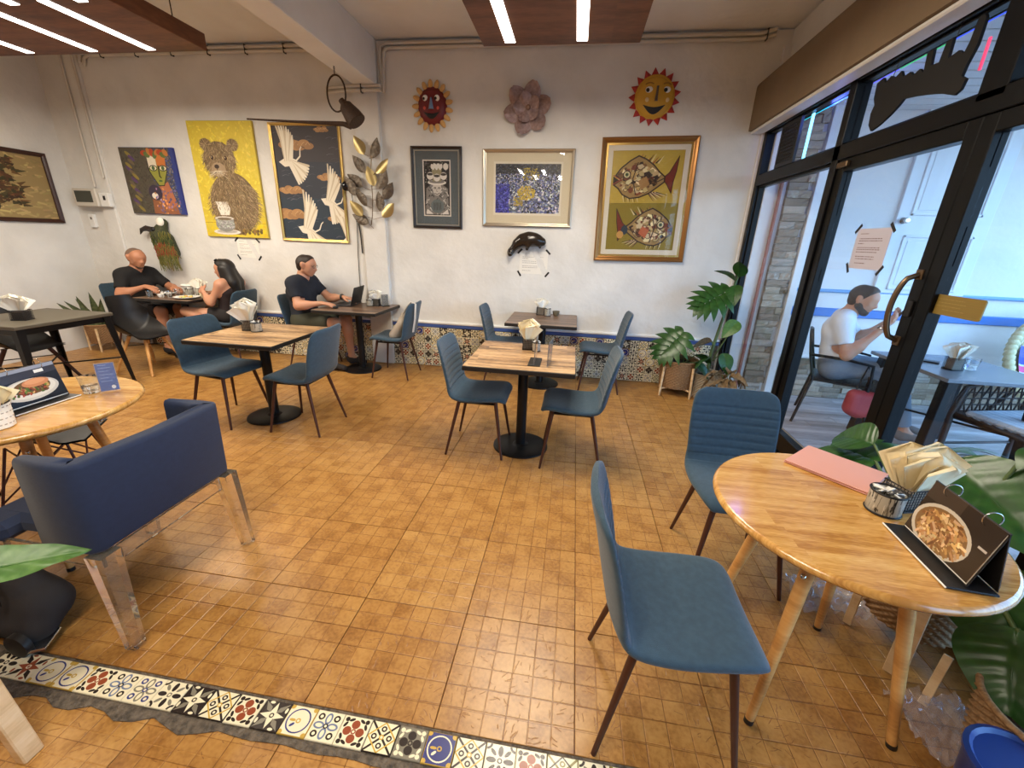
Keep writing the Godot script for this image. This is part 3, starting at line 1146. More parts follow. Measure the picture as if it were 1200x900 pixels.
func notice(n: String, label: String, at: Vector3, b: Basis, w: float, h: float, p: Pic, group: String) -> void:
	var t := thing(n, label, "notice", at, 0.0, group)
	t.basis = b
	var g := G.new()
	g.flat()
	# a sheet with a slight curl
	var f := func(u: float, v: float) -> Vector3: return Vector3((u - 0.5) * w, (v - 0.5) * h, 0.0015 + 0.002 * sin(u * 5.0 + v * 2.0))
	g.surf(f, 6, 6)
	var bk := func(u: float, v: float) -> Vector3: return Vector3((0.5 - u) * w, (v - 0.5) * h, 0.0008 + 0.002 * sin((1 - u) * 5.0 + v * 2.0))
	g.surf(bk, 6, 6)
	var m := texm(p.tex(), 0.85)
	m.backlight_enabled = true
	m.backlight = Color(0.3, 0.3, 0.3)
	part(t, "sheet", g.done(), m)
	for s in [[-1, 1, PI / 4], [1, 1, -PI / 4], [-1, -1, -1.0], [1, -1, 0.9]]:
		g = G.new()
		g.box(Vector3(s[0] * w / 2, s[1] * h / 2, 0.004), Vector3(0.068, 0.02, 0.001), 0.0003, Basis(Vector3.BACK, s[2]))
		part(t, "tape", g.done(), M.blackplastic, "black tape strip")

# ---------------------------------------------------------------- the covered patio outside the glass
func build_patio() -> void:
	var pf := struct("floor_patio")
	var g := G.new()
	g.bx(1.585, 9.0, -0.2, -0.009, -2.2, 7.0, 0.0)
	part(pf, "bed", g.done(), M.cement)
	var row := 0
	var z := -2.04
	while z < 1.4:
		var x := 1.90 - (row % 3) * 0.3
		while x < 4.9:
			var x0 := maxf(x, 1.90)
			var x1 := minf(x + 0.9, 4.9)
			if x1 - x0 > 0.05:
				g = G.new()
				g.bx(-(x1 - x0) / 2 + 0.002, (x1 - x0) / 2 - 0.002, -0.008, 0, -0.073, 0.073, 0.001)
				var o := part(pf, "plank", plank_mesh(x1 - x0 - 0.004, 0.146), M.plank[(row * 3 + int(x * 7)) % 4])
				o.position = Vector3((x0 + x1) / 2, 0, z + 0.075)
			x += 0.9
		z += 0.15
		row += 1
	g = G.new()
	for i in 20:
		g.box(Vector3(3.4, -0.004, 1.5 + i * 0.25), Vector3(3.0, 0.008, 0.246), 0.001)
	part(pf, "rear_planks", g.done(), M.plank[0]).set_meta("kind", "stuff")
	g = G.new()
	g.bx(1.84, 1.895, -0.02, 0.002, -2.04, 3.4, 0.002)
	part(pf, "edge_strip", g.done(), mat(Color8(176, 148, 112), 0.6))
	g = G.new()
	g.bx(1.69, 1.838, -0.1, -0.006, -2.04, 3.4, 0.001)
	part(pf, "gutter", g.done(), M.black)
	# end wall, white with blue mouldings over a ledge-stone dado
	var w := struct("wall_patio")
	g = G.new()
	g.bx(1.6, 9.0, -0.1, 3.3, -2.35, -2.08, 0.0)
	part(w, "plaster", g.done(), M.pale)
	g = G.new()
	g.bx(2.2, 9.0, 0.90, 0.99, -2.09, -2.055, 0.008)
	part(w, "blue_band", g.done(), mat(Color8(52, 118, 196), 0.4))
	g = G.new()
	g.bx(2.2, 9.0, 1.15, 1.185, -2.09, -2.05, 0.01)
	part(w, "blue_rail", g.done(), mat(Color8(108, 160, 210), 0.4))
	g = G.new()
	g.bx(2.2, 9.0, 0.44, 0.47, -2.09, -2.02, 0.008)
	part(w, "ledge", g.done(), M.white_paint)
	var r := RandomNumberGenerator.new()
	r.seed = 5
	var y := 0.0
	var variants := []
	for k in 8:
		variants.append(stone_mesh(k))
	while y < 0.43:
		var hh := 0.062
		var x := 2.2 - r.randf() * 0.15
		while x < 4.9:
			var L := r.randf_range(0.16, 0.34)
			var o := part(w, "stone", variants[r.randi() % 8], M.stone[r.randi() % 5])
			o.position = Vector3(x + L / 2, y + hh / 2, -2.075 + r.randf_range(0.0, 0.018))
			o.scale = Vector3(L - 0.004, hh - 0.003, 0.05)
			x += L
		y += hh
	# stone pier beside the storefront
	var pr := struct("wall_pier")
	g = G.new()
	g.bx(1.66, 2.15, 0, 3.0, -2.2, -2.0, 0.004)
	part(pr, "core", g.done(), M.pale)
	y = 0.0
	while y < 2.9:
		var hh := 0.07
		var x := 1.85
		while x < 2.05:
			var L := minf(r.randf_range(0.1, 0.24), 2.07 - x)
			if L < 0.06:
				break
			var o := part(pr, "stone", variants[r.randi() % 8], M.stone[r.randi() % 5])
			o.position = Vector3(x + L / 2, y + hh / 2, -1.985 + r.randf_range(0.0, 0.025))
			o.scale = Vector3(L - 0.004, hh - 0.004, 0.06)
			x += L
		y += hh
	g = G.new()
	g.bx(2.08, 2.15, 0, 3.0, -2.0, -1.93, 0.004)
	part(pr, "white_edge", g.done(), M.white_paint)
	g = G.new()
	g.bar(Vector3(1.79, 0, -1.965), Vector3(1.79, 2.9, -1.965), 0.018)
	solo("drain_pipe", g.done(), mat(Color8(150, 88, 72), 0.6), "thin reddish pipe running up the wall outside, left of the stone pier", "pipe")
	# panelled white door set high in the patio wall
	var d := struct("door_3")
	g = G.new()
	g.bx(2.93, 3.75, 0.99, 2.98, -2.085, -2.05, 0.004)
	part(d, "leaf", g.done(), M.door_white)
	for q in [[3.05, 3.30, 1.22, 1.72], [3.40, 3.64, 1.22, 1.72], [3.05, 3.30, 1.92, 2.85], [3.40, 3.64, 1.92, 2.85]]:
		g = G.new()
		var c := Vector3((q[0] + q[1]) / 2, (q[2] + q[3]) / 2, -2.05)
		var s := Vector3(q[1] - q[0], q[3] - q[2], 0.016)
		for e in [[0, 1], [0, -1]]:
			g.box(c + Vector3(0, e[1] * s.y / 2, 0), Vector3(s.x + 0.025, 0.025, 0.022), 0.006)
			g.box(c + Vector3(e[1] * s.x / 2, 0, 0), Vector3(0.025, s.y + 0.025, 0.022), 0.006)
		g.box(c + Vector3(0, 0, -0.002), Vector3(s.x - 0.07, s.y - 0.07, 0.014), 0.006)
		part(d, "panel", g.done(), M.door_white)
	g = G.new()
	g.lathe([Vector2(0.0, 0.07), Vector2(0.02, 0.068), Vector2(0.028, 0.05), Vector2(0.02, 0.03), Vector2(0.012, 0.02), Vector2(0.03, 0.006), Vector2(0.03, 0)], 16, Transform3D(Basis(Vector3.RIGHT, PI / 2), Vector3(2.99, 1.86, -2.05)))
	part(d, "knob", g.done(), M.chrome)
	# patio roof of boards on joists, open to the street
	var rf := struct("ceiling_patio")
	for k in 40:
		g = G.new()
		g.box(Vector3(3.2, 2.80, -2.0 + k * 0.155), Vector3(2.7, 0.02, 0.135), 0.004)
		part(rf, "board", g.done(), M.pale)
	for k in 4:
		g = G.new()
		g.box(Vector3(2.1 + k * 0.75, 2.87, 1.0), Vector3(0.05, 0.1, 6.1), 0.003)
		part(rf, "joist", g.done(), M.pale)
	g = G.new()
	g.box(Vector3(3.2, 2.935, 1.0), Vector3(2.7, 0.02, 6.2), 0.003)
	part(rf, "deck", g.done(), M.cement)
	g = G.new()
	g.bx(3.85, 9.0, 2.50, 2.66, -2.09, -2.03, 0.008)
	part(w, "blue_beam", g.done(), mat(Color8(52, 118, 196), 0.4))
	# coloured light strips along the transom
	var ls := thing("light_strip", "coloured light strip running along the outside of the transom head", "light strip", Vector3.ZERO)
	var cols := [Color(0.0, 0.75, 0.8), Color(0.1, 0.55, 0.9), Color(0.35, 0.3, 0.9), Color(0.15, 0.7, 0.35), Color(0.15, 0.25, 0.9), Color(0.5, 0.4, 0.9)]
	for k in 6:
		g = G.new()
		var z0 := -1.62 + k * 0.37
		g.bx(1.70, 1.715, 2.60, 2.612, z0, z0 + 0.36, 0.003)
		part(ls, "segment", g.done(), glow(cols[k], 1.6))
	g = G.new()
	g.bx(1.69, 1.70, 2.598, 2.622, -1.62, 0.6, 0.002)
	part(ls, "channel", g.done(), M.frame)
	var om := OmniLight3D.new()
	om.name = "strip_light"
	om.light_color = Color(0.35, 0.45, 1.0)
	om.light_energy = 0.12
	om.omni_range = 8
	om.omni_attenuation = 2
	om.light_size = 0.05
	om.shadow_enabled = true
	om.position = Vector3(1.75, 2.58, -1.2)
	ls.add_child(om)
	g = G.new()
	g.bx(-0.008, 0.008, 0, 0.34, -0.012, 0.012, 0.003)
	solo("light_strip", g.done(), glow(Color(0.55, 0.88, 1.0), 2.2), "short upright cyan light strip beside the pierced panel in the transom", "light strip", Vector3(1.66, 2.25, -1.36))
	g = G.new()
	g.bx(-0.005, 0.005, 0, 0.13, -0.006, 0.006, 0.002)
	solo("light_strip", g.done(), glow(Color(1.0, 0.3, 0.45), 1.1), "short upright pink light strip behind the carved cut-out in the transom", "light strip", Vector3(1.69, 2.385, 0.125))

func glow(c: Color, e: float) -> StandardMaterial3D:
	var m := mat(c, 0.5)
	m.emission_enabled = true
	m.emission = c
	m.emission_energy_multiplier = e
	return m

func plank_mesh(L: float, w: float) -> ArrayMesh:
	var g := G.new()
	g.box(Vector3(0, -0.005, 0), Vector3(L, 0.009, w), 0.001)
	g.flat()
	var y := 0.0
	g.quad(Vector3(-L / 2, y, w / 2), Vector3(L / 2, y, w / 2), Vector3(L / 2, y, -w / 2), Vector3(-L / 2, y, -w / 2))
	return g.done()

# rough-faced unit stone, face towards +z
func stone_mesh(sd: int) -> ArrayMesh:
	var r := RandomNumberGenerator.new()
	r.seed = 300 + sd
	var hgt := []
	for i in 5:
		var row := []
		for j in 4:
			row.append(0.5 + r.randf_range(-0.22, 0.12) if i > 0 and i < 4 and j > 0 and j < 3 else 0.22 + r.randf_range(0, 0.2))
		hgt.append(row)
	var g := G.new()
	var P := func(i: int, j: int) -> Vector3: return Vector3(-0.5 + i / 4.0, -0.5 + j / 3.0, hgt[i][j])
	g.flat()
	for i in 4:
		for j in 3:
			g.quad(P.call(i, j), P.call(i + 1, j), P.call(i + 1, j + 1), P.call(i, j + 1))
	for i in 4:
		var a: Vector3 = P.call(i, 0)
		var b: Vector3 = P.call(i + 1, 0)
		g.quad(Vector3(a.x, a.y, -0.5), Vector3(b.x, b.y, -0.5), b, a)
		a = P.call(i, 3)
		b = P.call(i + 1, 3)
		g.quad(a, b, Vector3(b.x, b.y, -0.5), Vector3(a.x, a.y, -0.5))
	for j in 3:
		var a: Vector3 = P.call(0, j)
		var b: Vector3 = P.call(0, j + 1)
		g.quad(Vector3(a.x, a.y, -0.5), a, b, Vector3(b.x, b.y, -0.5))
		a = P.call(4, j)
		b = P.call(4, j + 1)
		g.quad(a, Vector3(a.x, a.y, -0.5), Vector3(b.x, b.y, -0.5), b)
	return g.done()

# ---------------------------------------------------------------- hanging wooden light boxes
func build_lamps() -> void:
	# x0, x1, z0, z1, strips [x, z0, z1]
	lamp("brown wooden light box hanging above the middle tables near the sun masks", -0.925, 0.205, -0.89, 0.70, [[-0.715, -0.83, -0.08], [-0.2, -0.83, -0.08], [-0.46, -0.10, 0.62], [0.06, -0.10, 0.62]])
	lamp("wide brown wooden light box hanging at the left above the far tables", -5.4, -3.18, -0.85, 0.72, [[-3.64, -0.80, -0.07], [-4.18, -0.80, -0.07], [-4.8, -0.80, -0.07], [-3.376, -0.11, 0.62], [-3.9, -0.11, 0.62], [-4.45, -0.11, 0.62], [-5.05, -0.11, 0.62]])
	lamp("brown wooden light box hanging above the middle of the room behind the viewer", -1.6, -0.4, 2.1, 3.7, [[-1.38, 2.16, 2.9], [-0.9, 2.16, 2.9], [-1.14, 2.9, 3.6], [-0.6, 2.9, 3.6]])

func lamp(label: String, x0: float, x1: float, z0: float, z1: float, strips: Array) -> void:
	var t := thing("light_box", label, "lamp")
	var y := 2.9
	var g := G.new()
	g.bx(x0, x1, y, y + 0.115, z0, z1, 0.004)
	part(t, "box", g.done(), M.lampwood)
	for s in strips:
		g = G.new()
		g.bx(s[0] - 0.038, s[0] + 0.038, y - 0.004, y + 0.01, s[1], s[2], 0.002)
		part(t, "strip", g.done(), glow(LAMP_C.lerp(Color.WHITE, 0.5), LAMP_GLOW), "glowing strip")
		var a := AreaLight3D.new()
		a.name = "strip_light"
		a.area_size = Vector2(0.07, s[2] - s[1] - 0.01)
		a.light_color = LAMP_C
		a.light_energy = LAMP_E
		a.area_range = 14.0
		a.area_attenuation = 2.0
		a.shadow_enabled = true
		a.position = Vector3(s[0], y - 0.008, (s[1] + s[2]) / 2)
		a.rotation = Vector3(-PI / 2, 0, 0)
		t.add_child(a, true)
	for c in [[x0 + 0.12, z0 + 0.15], [x1 - 0.12, z0 + 0.15], [x0 + 0.12, z1 - 0.15], [x1 - 0.12, z1 - 0.15]]:
		g = G.new()
		g.bar(Vector3(c[0], y + 0.11, c[1]), Vector3(c[0], CEIL, c[1]), 0.004, -1, 6)
		part(t, "hanger", g.done(), M.cable)

# ---------------------------------------------------------------- pictures and ornaments on the walls
func framed(label: String, at: Vector3, b: Basis, w: float, h: float, fw: float, fd: float, fm: Material, liner: Array, p: Pic, rough: float, glazed := false) -> void:
	var t := thing("picture", label, "picture", at)
	t.basis = b
	var g := G.new()
	# mitred moulding: a stepped profile run round the four sides
	var prof := [[0.0, 0.0], [0.0, fd * 0.75], [fw * 0.25, fd], [fw * 0.6, fd * 0.85], [fw * 0.85, fd * 0.6], [fw, fd * 0.55], [fw, 0.0]]
	for s in 4:
		g.flat()
		for k in prof.size() - 1:
			var q := []
			for e in [[k, 0], [k, 1], [k + 1, 1], [k + 1, 0]]:
				var o: float = prof[e[0]][0]
				var z: float = prof[e[0]][1]
				var sx: float = w / 2 - o
				var sy: float = h / 2 - o
				var c: Array = [[-sx, -sy], [sx, -sy], [sx, sy], [-sx, sy]]
				var v: Array = c[(s + e[1]) % 4]
				q.append(Vector3(v[0], v[1], z))
			g.quad(q[0], q[1], q[2], q[3])
	part(t, "frame", g.done(), fm)
	var iw := w - 2 * fw + 0.004
	var ih := h - 2 * fw + 0.004
	var z := fd * 0.25
	for L in liner:   # [width, material, raise]
		g = G.new()
		var zz: float = z + L[2]
		for e in [[-1, 0], [1, 0]]:
			g.box(Vector3(e[0] * (iw / 2 - L[0] / 2), 0, zz), Vector3(L[0], ih, 0.004), 0.0008)
			g.box(Vector3(0, e[0] * (ih / 2 - L[0] / 2), zz), Vector3(iw - 2 * L[0], L[0], 0.004), 0.0008)
		part(t, "mat_board" if L.size() < 4 else L[3], g.done(), L[1])
		iw -= 2 * L[0] - 0.002
		ih -= 2 * L[0] - 0.002
	g = G.new()
	g.flat()
	g.box(Vector3(0, 0, z - 0.006), Vector3(iw, ih, 0.008), 0.0005)
	g.flat()
	z += -0.0015
	g.quad(Vector3(-iw / 2, -ih / 2, z), Vector3(iw / 2, -ih / 2, z), Vector3(iw / 2, ih / 2, z), Vector3(-iw / 2, ih / 2, z))
	part(t, "print", g.done(), texm(p.tex(), rough))
	if glazed:
		g = G.new()
		g.box(Vector3(0, 0, fd * 0.5), Vector3(w - 2 * fw + 0.004, h - 2 * fw + 0.004, 0.003), 0.0005)
		part(t, "glass", g.done(), M.pane)

func canvas(label: String, at: Vector3, b: Basis, w: float, h: float, d: float, side: Material, p: Pic) -> void:
	var t := thing("painting", label, "painting", at)
	t.basis = b
	var g := G.new()
	g.box(Vector3(0, 0, d / 2), Vector3(w, h, d), 0.004)
	part(t, "canvas", g.done(), side)
	g = G.new()
	g.flat()
	var e := 0.0035
	g.quad(Vector3(-w / 2 + e, -h / 2 + e, d + 0.0006), Vector3(w / 2 - e, -h / 2 + e, d + 0.0006), Vector3(w / 2 - e, h / 2 - e, d + 0.0006), Vector3(-w / 2 + e, h / 2 - e, d + 0.0006))
	var m := texm(p.tex(), 0.55)
	m.normal_enabled = true
	m.normal_texture = M.paint_n
	m.normal_scale = 0.4
	part(t, "painted_face", g.done(), m)

func jig(r: RandomNumberGenerator, c: Color, a := 0.08) -> Color:
	var k := 1.0 + r.randf_range(-a, a)
	return Color(c.r * k, c.g * k * (1 + r.randf_range(-a, a) * 0.3), c.b * k)

func build_wall_art() -> void:
	M.paint_n = nmap(91, 0.02, 6.0, 256, 4)
	var r := RandomNumberGenerator.new()
	r.seed = 12
	# --- yellow painting of a bear with a cup
	var p := Pic.new(400, 600, Color8(214, 190, 60))
	for k in 500:
		var x := r.randf()
		var y := r.randf()
		p.line([[x, y], [x + r.randf_range(-0.05, 0.05), y + r.randf_range(-0.03, 0.03)]], 0.02, jig(r, Color8(222, 200, 70) if y < 0.86 else Color8(232, 196, 30), 0.07))
	p.rect(0, 0.87, 1, 0.874, Color8(150, 120, 30))
	var fur := [Color8(118, 96, 66), Color8(150, 126, 92), Color8(172, 150, 114), Color8(96, 78, 54)]
	p.ell(0.54, 0.70, 0.38, 0.28, fur[0], 0.15)
	p.ell(0.42, 0.32, 0.25, 0.155, fur[0])
	p.ell(0.24, 0.19, 0.085, 0.05, fur[0])
	p.ell(0.66, 0.195, 0.085, 0.05, fur[0])
	for k in 3400:
		var ang := r.randf() * TAU
		var q := sqrt(r.randf())
		var x: float
		var y: float
		if k % 3 == 0:
			x = 0.42 + 0.26 * q * cos(ang)
			y = 0.32 + 0.16 * q * sin(ang)
		else:
			x = 0.54 + 0.41 * q * cos(ang)
			y = 0.70 + 0.26 * q * sin(ang)
		if y > 0.93:
			continue
		var dx := (x - 0.42) * 0.09 + r.randf_range(-0.03, 0.03)
		var dy := r.randf_range(0.008, 0.04)
		p.line([[x, y], [x + dx, y + dy]], 0.007, jig(r, fur[r.randi() % 4], 0.15), 0.002)
	for e in [[0.24, 0.19], [0.66, 0.195]]:
		for k in 120:
			var a := r.randf() * TAU
			p.line([[e[0], e[1]], [e[0] + 0.1 * cos(a), e[1] + 0.055 * sin(a)]], 0.006, jig(r, fur[r.randi() % 4], 0.15), 0.002)
	for e in [[0.31, 0.30], [0.52, 0.305]]:
		p.ell(e[0], e[1], 0.04, 0.016, Color8(190, 160, 110))
		p.ell(e[0], e[1], 0.027, 0.017, Color8(60, 34, 18))
		p.ell(e[0] - 0.008, e[1] - 0.005, 0.006, 0.004, Color8(230, 220, 200))
	p.ell(0.38, 0.40, 0.115, 0.06, Color8(164, 140, 110))
	p.ell(0.36, 0.375, 0.038, 0.018, Color8(60, 44, 34))
	p.line([[0.36, 0.39], [0.36, 0.42], [0.30, 0.435]], 0.012, Color8(78, 56, 42))
	p.line([[0.36, 0.42], [0.43, 0.435]], 0.012, Color8(78, 56, 42))
	for k in 30:
		p.line([[0.36 + r.randf_range(-0.05, 0.05), 0.41], [0.36 + r.randf_range(-0.18, 0.18), 0.43 + r.randf_range(-0.02, 0.05)]], 0.004, Color8(210, 196, 170))
	for k in 40:
		var x := 0.28 + r.randf() * 0.14
		p.line([[x, 0.80], [x + r.randf_range(-0.04, 0.04), 0.74], [x + r.randf_range(-0.08, 0.02), 0.68]], 0.012, Color8(232, 224, 210), 0.003)
	p.ell(0.34, 0.955, 0.22, 0.026, Color8(226, 218, 206))
	p.ell(0.34, 0.95, 0.17, 0.016, Color8(180, 172, 160))
	p.ell(0.33, 0.885, 0.155, 0.07, Color8(140, 138, 132))
	p.poly([[0.175, 0.83], [0.485, 0.83], [0.47, 0.90], [0.19, 0.90]], Color8(146, 144, 138))
	p.ell(0.33, 0.83, 0.155, 0.018, Color8(216, 208, 196))
	p.ell(0.33, 0.835, 0.12, 0.012, Color8(120, 104, 80))
	for k in 120:
		p.ell(0.2 + r.randf() * 0.27, 0.85 + r.randf() * 0.07, 0.012, 0.006, jig(r, Color8(168, 168, 164), 0.2))
	for k in 22:
		p.ell(0.6 + r.randf() * 0.32, 0.93 + r.randf() * 0.04, 0.022, 0.014, jig(r, Color8(120, 98, 50), 0.3))
	canvas("tall yellow canvas of a shaggy brown bear behind a grey cup", Vector3(-4.262, 2.092, ZW), Basis(), 0.83, 1.25, 0.03, mat(Color8(196, 172, 70), 0.7), p)
	# --- crane tapestry in a thin gold frame
	p = Pic.new(400, 580, Color8(44, 48, 60))
	p.rect(0, 0, 1, 0.3, Color8(58, 52, 56))
	p.rect(0, 0.62, 1, 1, Color8(38, 52, 66))
	for k in 90:
		var x := r.randf()
		var y := r.randf()
		p.line([[x, y], [x + 0.05, y - 0.012], [x + 0.11, y - 0.006]], 0.005, jig(r, Color8(96, 96, 104), 0.2), 0.002)
	for c in [[0.35, 0.16, 1.2], [0.8, 0.43, 0.8], [0.2, 0.55, 0.9], [0.12, 0.77, 1.3], [0.9, 0.80, 0.8], [0.75, 0.03, 0.5]]:
		for k in 7:
			p.ell(c[0] + (k - 3) * 0.05 * c[2], c[1] + 0.012 * sin(k * 2.2), 0.075 * c[2], 0.03 * c[2] * (1.2 - 0.12 * absf(k - 3)), Color8(176, 132, 84) if k % 2 else Color8(160, 118, 76))
			p.line([[c[0] + (k - 3.6) * 0.05 * c[2], c[1]], [c[0] + (k - 3) * 0.05 * c[2], c[1] - 0.02 * c[2]], [c[0] + (k - 2.4) * 0.05 * c[2], c[1]]], 0.006, Color8(204, 168, 118))
	for c in [[0.2, 0.28, 0.0, 1.2], [0.78, 0.63, 0.35, 1.1], [0.38, 0.89, 0.3, 1.2], [1.02, 0.97, -0.2, 0.8]]:
		crane(p, c[0], c[1], c[2], c[3])
	framed("dark blue picture of white cranes among tan clouds in a thin gold frame", Vector3(-3.232, 2.075, ZW), Basis(Vector3.BACK, -0.005), 0.86, 1.25, 0.03, 0.03, M.gold, [], p, 0.6)
	# --- cubist face on a blue-edged canvas
	p = Pic.new(420, 420, Color8(84, 78, 66))
	for k in 700:
		var x := r.randf()
		var y := r.randf()
		var c := Color8(78, 72, 62) if x < 0.55 else Color8(70, 78, 116)
		p.line([[x, y], [x + r.randf_range(-0.04, 0.04), y + r.randf_range(-0.05, 0.05)]], 0.014, jig(r, c, 0.25))
	for k in 16:
		p.ell(0.16 + 0.05 * sin(k * 1.3), 0.1 + k * 0.055, 0.07, 0.026, [Color8(140, 124, 60), Color8(92, 66, 110), Color8(110, 96, 74)][k % 3], 0.7)
	p.poly([[0.93, 0], [1, 0], [1, 1], [0.93, 1]], Color8(44, 58, 128))
	for k in 260:
		var y := r.randf()
		p.ell(0.82 + r.randf() * 0.12, y, 0.014, 0.012, jig(r, [Color8(70, 80, 120), Color8(120, 112, 110), Color8(52, 62, 110)][k % 3], 0.2), 0, 8)
	p.poly([[0.42, 0.95], [0.45, 0.6], [0.75, 0.55], [0.92, 1.0], [0.42, 1.0]], Color8(146, 92, 62))
	p.poly([[0.6, 0.6], [0.8, 0.5], [0.9, 0.85], [0.7, 0.95]], Color8(176, 108, 76))
	p.ell(0.52, 0.67, 0.13, 0.12, Color8(58, 48, 66))
	p.ell(0.5, 0.72, 0.06, 0.05, Color8(226, 218, 206))
	p.poly([[0.50, 0.13], [0.80, 0.13], [0.82, 0.34], [0.72, 0.55], [0.62, 0.56], [0.50, 0.34]], Color8(146, 146, 62))
	p.poly([[0.50, 0.12], [0.66, 0.12], [0.65, 0.28], [0.5, 0.3]], Color8(222, 212, 190))
	p.poly([[0.66, 0.10], [0.84, 0.12], [0.82, 0.28], [0.66, 0.27]], Color8(196, 116, 56))
	for k in 9:
		p.ell(0.46 + k * 0.05, 0.08 + 0.025 * sin(k * 2.0), 0.06, 0.04, [Color8(176, 70, 40), Color8(96, 112, 60), Color8(188, 120, 60)][k % 3], k * 0.5)
	for e in [[0.58, 0.30], [0.76, 0.30]]:
		p.ell(e[0], e[1], 0.075, 0.045, Color8(30, 28, 30))
		p.ell(e[0], e[1], 0.062, 0.033, Color8(222, 214, 180))
		p.ell(e[0], e[1], 0.03, 0.032, Color8(70, 96, 60))
	p.line([[0.68, 0.26], [0.67, 0.42], [0.69, 0.44]], 0.02, Color8(28, 26, 30))
	p.ell(0.67, 0.49, 0.035, 0.014, Color8(70, 100, 60))
	p.line([[0.48, 0.2], [0.5, 0.36], [0.62, 0.56], [0.72, 0.56], [0.83, 0.34]], 0.012, Color8(28, 26, 30))
	for k in 60:
		p.ell(0.5 + r.randf() * 0.45, 0.6 + r.randf() * 0.4, 0.02, 0.014, jig(r, [Color8(150, 120, 150), Color8(220, 150, 90), Color8(96, 90, 140)][k % 3], 0.2), r.randf() * 3)
	canvas("small square canvas of a green and orange cubist face with a blue edge", Vector3(-5.29, 2.074, ZW), Basis(), 0.735, 0.735, 0.035, mat(Color8(36, 48, 130), 0.6), p)
	# --- brown painting on the left wall
	p = Pic.new(420, 320, Color8(150, 128, 84))
	for k in 260:
		var x := r.randf()
		var y := r.randf()
		p.line([[x, y], [x + r.randf_range(-0.08, 0.08), y + r.randf_range(-0.05, 0.05)]], 0.02, jig(r, Color8(164, 142, 94), 0.15))
	for k in 520:
		var x := 0.08 + r.randf() * 0.72
		var y := 0.08 + r.randf() * 0.72
		p.line([[x, y], [x + r.randf_range(-0.09, 0.09), y + r.randf_range(-0.06, 0.06)]], 0.04, jig(r, [Color8(66, 42, 22), Color8(96, 66, 36), Color8(58, 54, 28)][k % 3], 0.25), 0.004)
	p.ell(0.45, 0.82, 0.16, 0.15, Color8(54, 44, 30))
	framed("brown leafy painting in a dark wooden frame on the left wall", Vector3(XL, 1.945, -1.2), Basis(Vector3.UP, PI / 2), 1.42, 0.775, 0.045, 0.035, mat(Color8(58, 30, 20), 0.4), [], p, 0.5)
	# --- black and white print in a dark frame
	p = Pic.new(280, 440, Color8(34, 30, 30))
	var lt := Color8(226, 220, 212)
	var md := Color8(132, 128, 124)
	for k in 60:
		p.ell(r.randf(), r.randf() * 0.4, 0.02, 0.01, jig(r, md, 0.3), r.randf() * 3)
	p.poly([[0.04, 0.98], [0.08, 0.5], [0.3, 0.42], [0.7, 0.42], [0.92, 0.5], [0.96, 0.98]], md)
	for k in 90:
		var x := 0.06 + r.randf() * 0.88
		var y := 0.46 + r.randf() * 0.5
		p.line([[x, y], [x + r.randf_range(-0.07, 0.07), y + 0.03]], 0.022, lt if k % 2 else Color8(34, 30, 30))
	p.ell(0.5, 0.50, 0.17, 0.13, Color8(206, 198, 190))
	p.ell(0.5, 0.39, 0.36, 0.05, lt)
	p.ell(0.5, 0.375, 0.3, 0.03, md)
	p.poly([[0.3, 0.1], [0.7, 0.1], [0.66, 0.37], [0.34, 0.37]], Color8(150, 142, 110))
	for e in [[0.24, 0.27], [0.76, 0.27], [0.5, 0.3]]:
		p.ell(e[0], e[1], 0.13, 0.07, lt)
		p.ell(e[0], e[1] - 0.03, 0.11, 0.025, Color8(60, 56, 54))
	for k in 9:
		p.ell(0.32 + k * 0.045, 0.1 + 0.02 * sin(k * 2.0), 0.05, 0.045, lt)
	p.ell(0.85, 0.1, 0.1, 0.06, lt)
	for e in [0.42, 0.58]:
		p.ell(e, 0.49, 0.04, 0.018, Color8(30, 28, 28))
		p.ell(e, 0.49, 0.012, 0.008, lt)
	p.line([[0.5, 0.5], [0.48, 0.55], [0.52, 0.56]], 0.012, Color8(70, 66, 64))
	p.line([[0.4, 0.585], [0.5, 0.61], [0.6, 0.58]], 0.018, Color8(40, 36, 36))
	p.ell(0.5, 0.83, 0.26, 0.13, Color8(104, 114, 116))
	for k in 7:
		p.line([[0.36 + k * 0.045, 0.76], [0.34 + k * 0.05, 0.9]], 0.016, Color8(40, 40, 42))
	p.poly([[0.05, 0.98], [0.1, 0.88], [0.34, 0.98]], lt)
	p.poly([[0.95, 0.98], [0.9, 0.88], [0.66, 0.98]], lt)
	framed("narrow black frame with a grey print of a figure in a cup-laden hat", Vector3(-1.708, 2.064, ZW), Basis(), 0.575, 0.83, 0.028, 0.028, mat(Color8(34, 24, 22), 0.35), [[0.012, mat(Color8(132, 140, 142), 0.8), 0.0], [0.008, M.silver, 0.001, "fillet"], [0.085, mat(Color8(92, 100, 104), 0.85), 0.0], [0.013, mat(Color8(222, 214, 204), 0.85), -0.001]], p, 0.6, true)
	# --- blue print behind glass in a silver frame
	p = Pic.new(512, 380, Color8(40, 40, 44))
	for k in 5200:
		var x := r.randf()
		var y := pow(r.randf(), 0.8)
		var c: Color = [Color8(132, 142, 184), Color8(84, 94, 150), Color8(206, 208, 212), Color8(30, 32, 44), Color8(96, 102, 112)][r.randi() % 5]
		if x < 0.22 and y > 0.4:
			c = [Color8(60, 62, 170), Color8(96, 100, 190), Color8(40, 40, 110)][r.randi() % 3]
		if y < 0.2:
			c = c.darkened(0.5)
		p.ell(x, y, 0.010 + 0.016 * y, 0.007 + 0.011 * y, jig(r, c, 0.2), r.randf() * 3, 8)
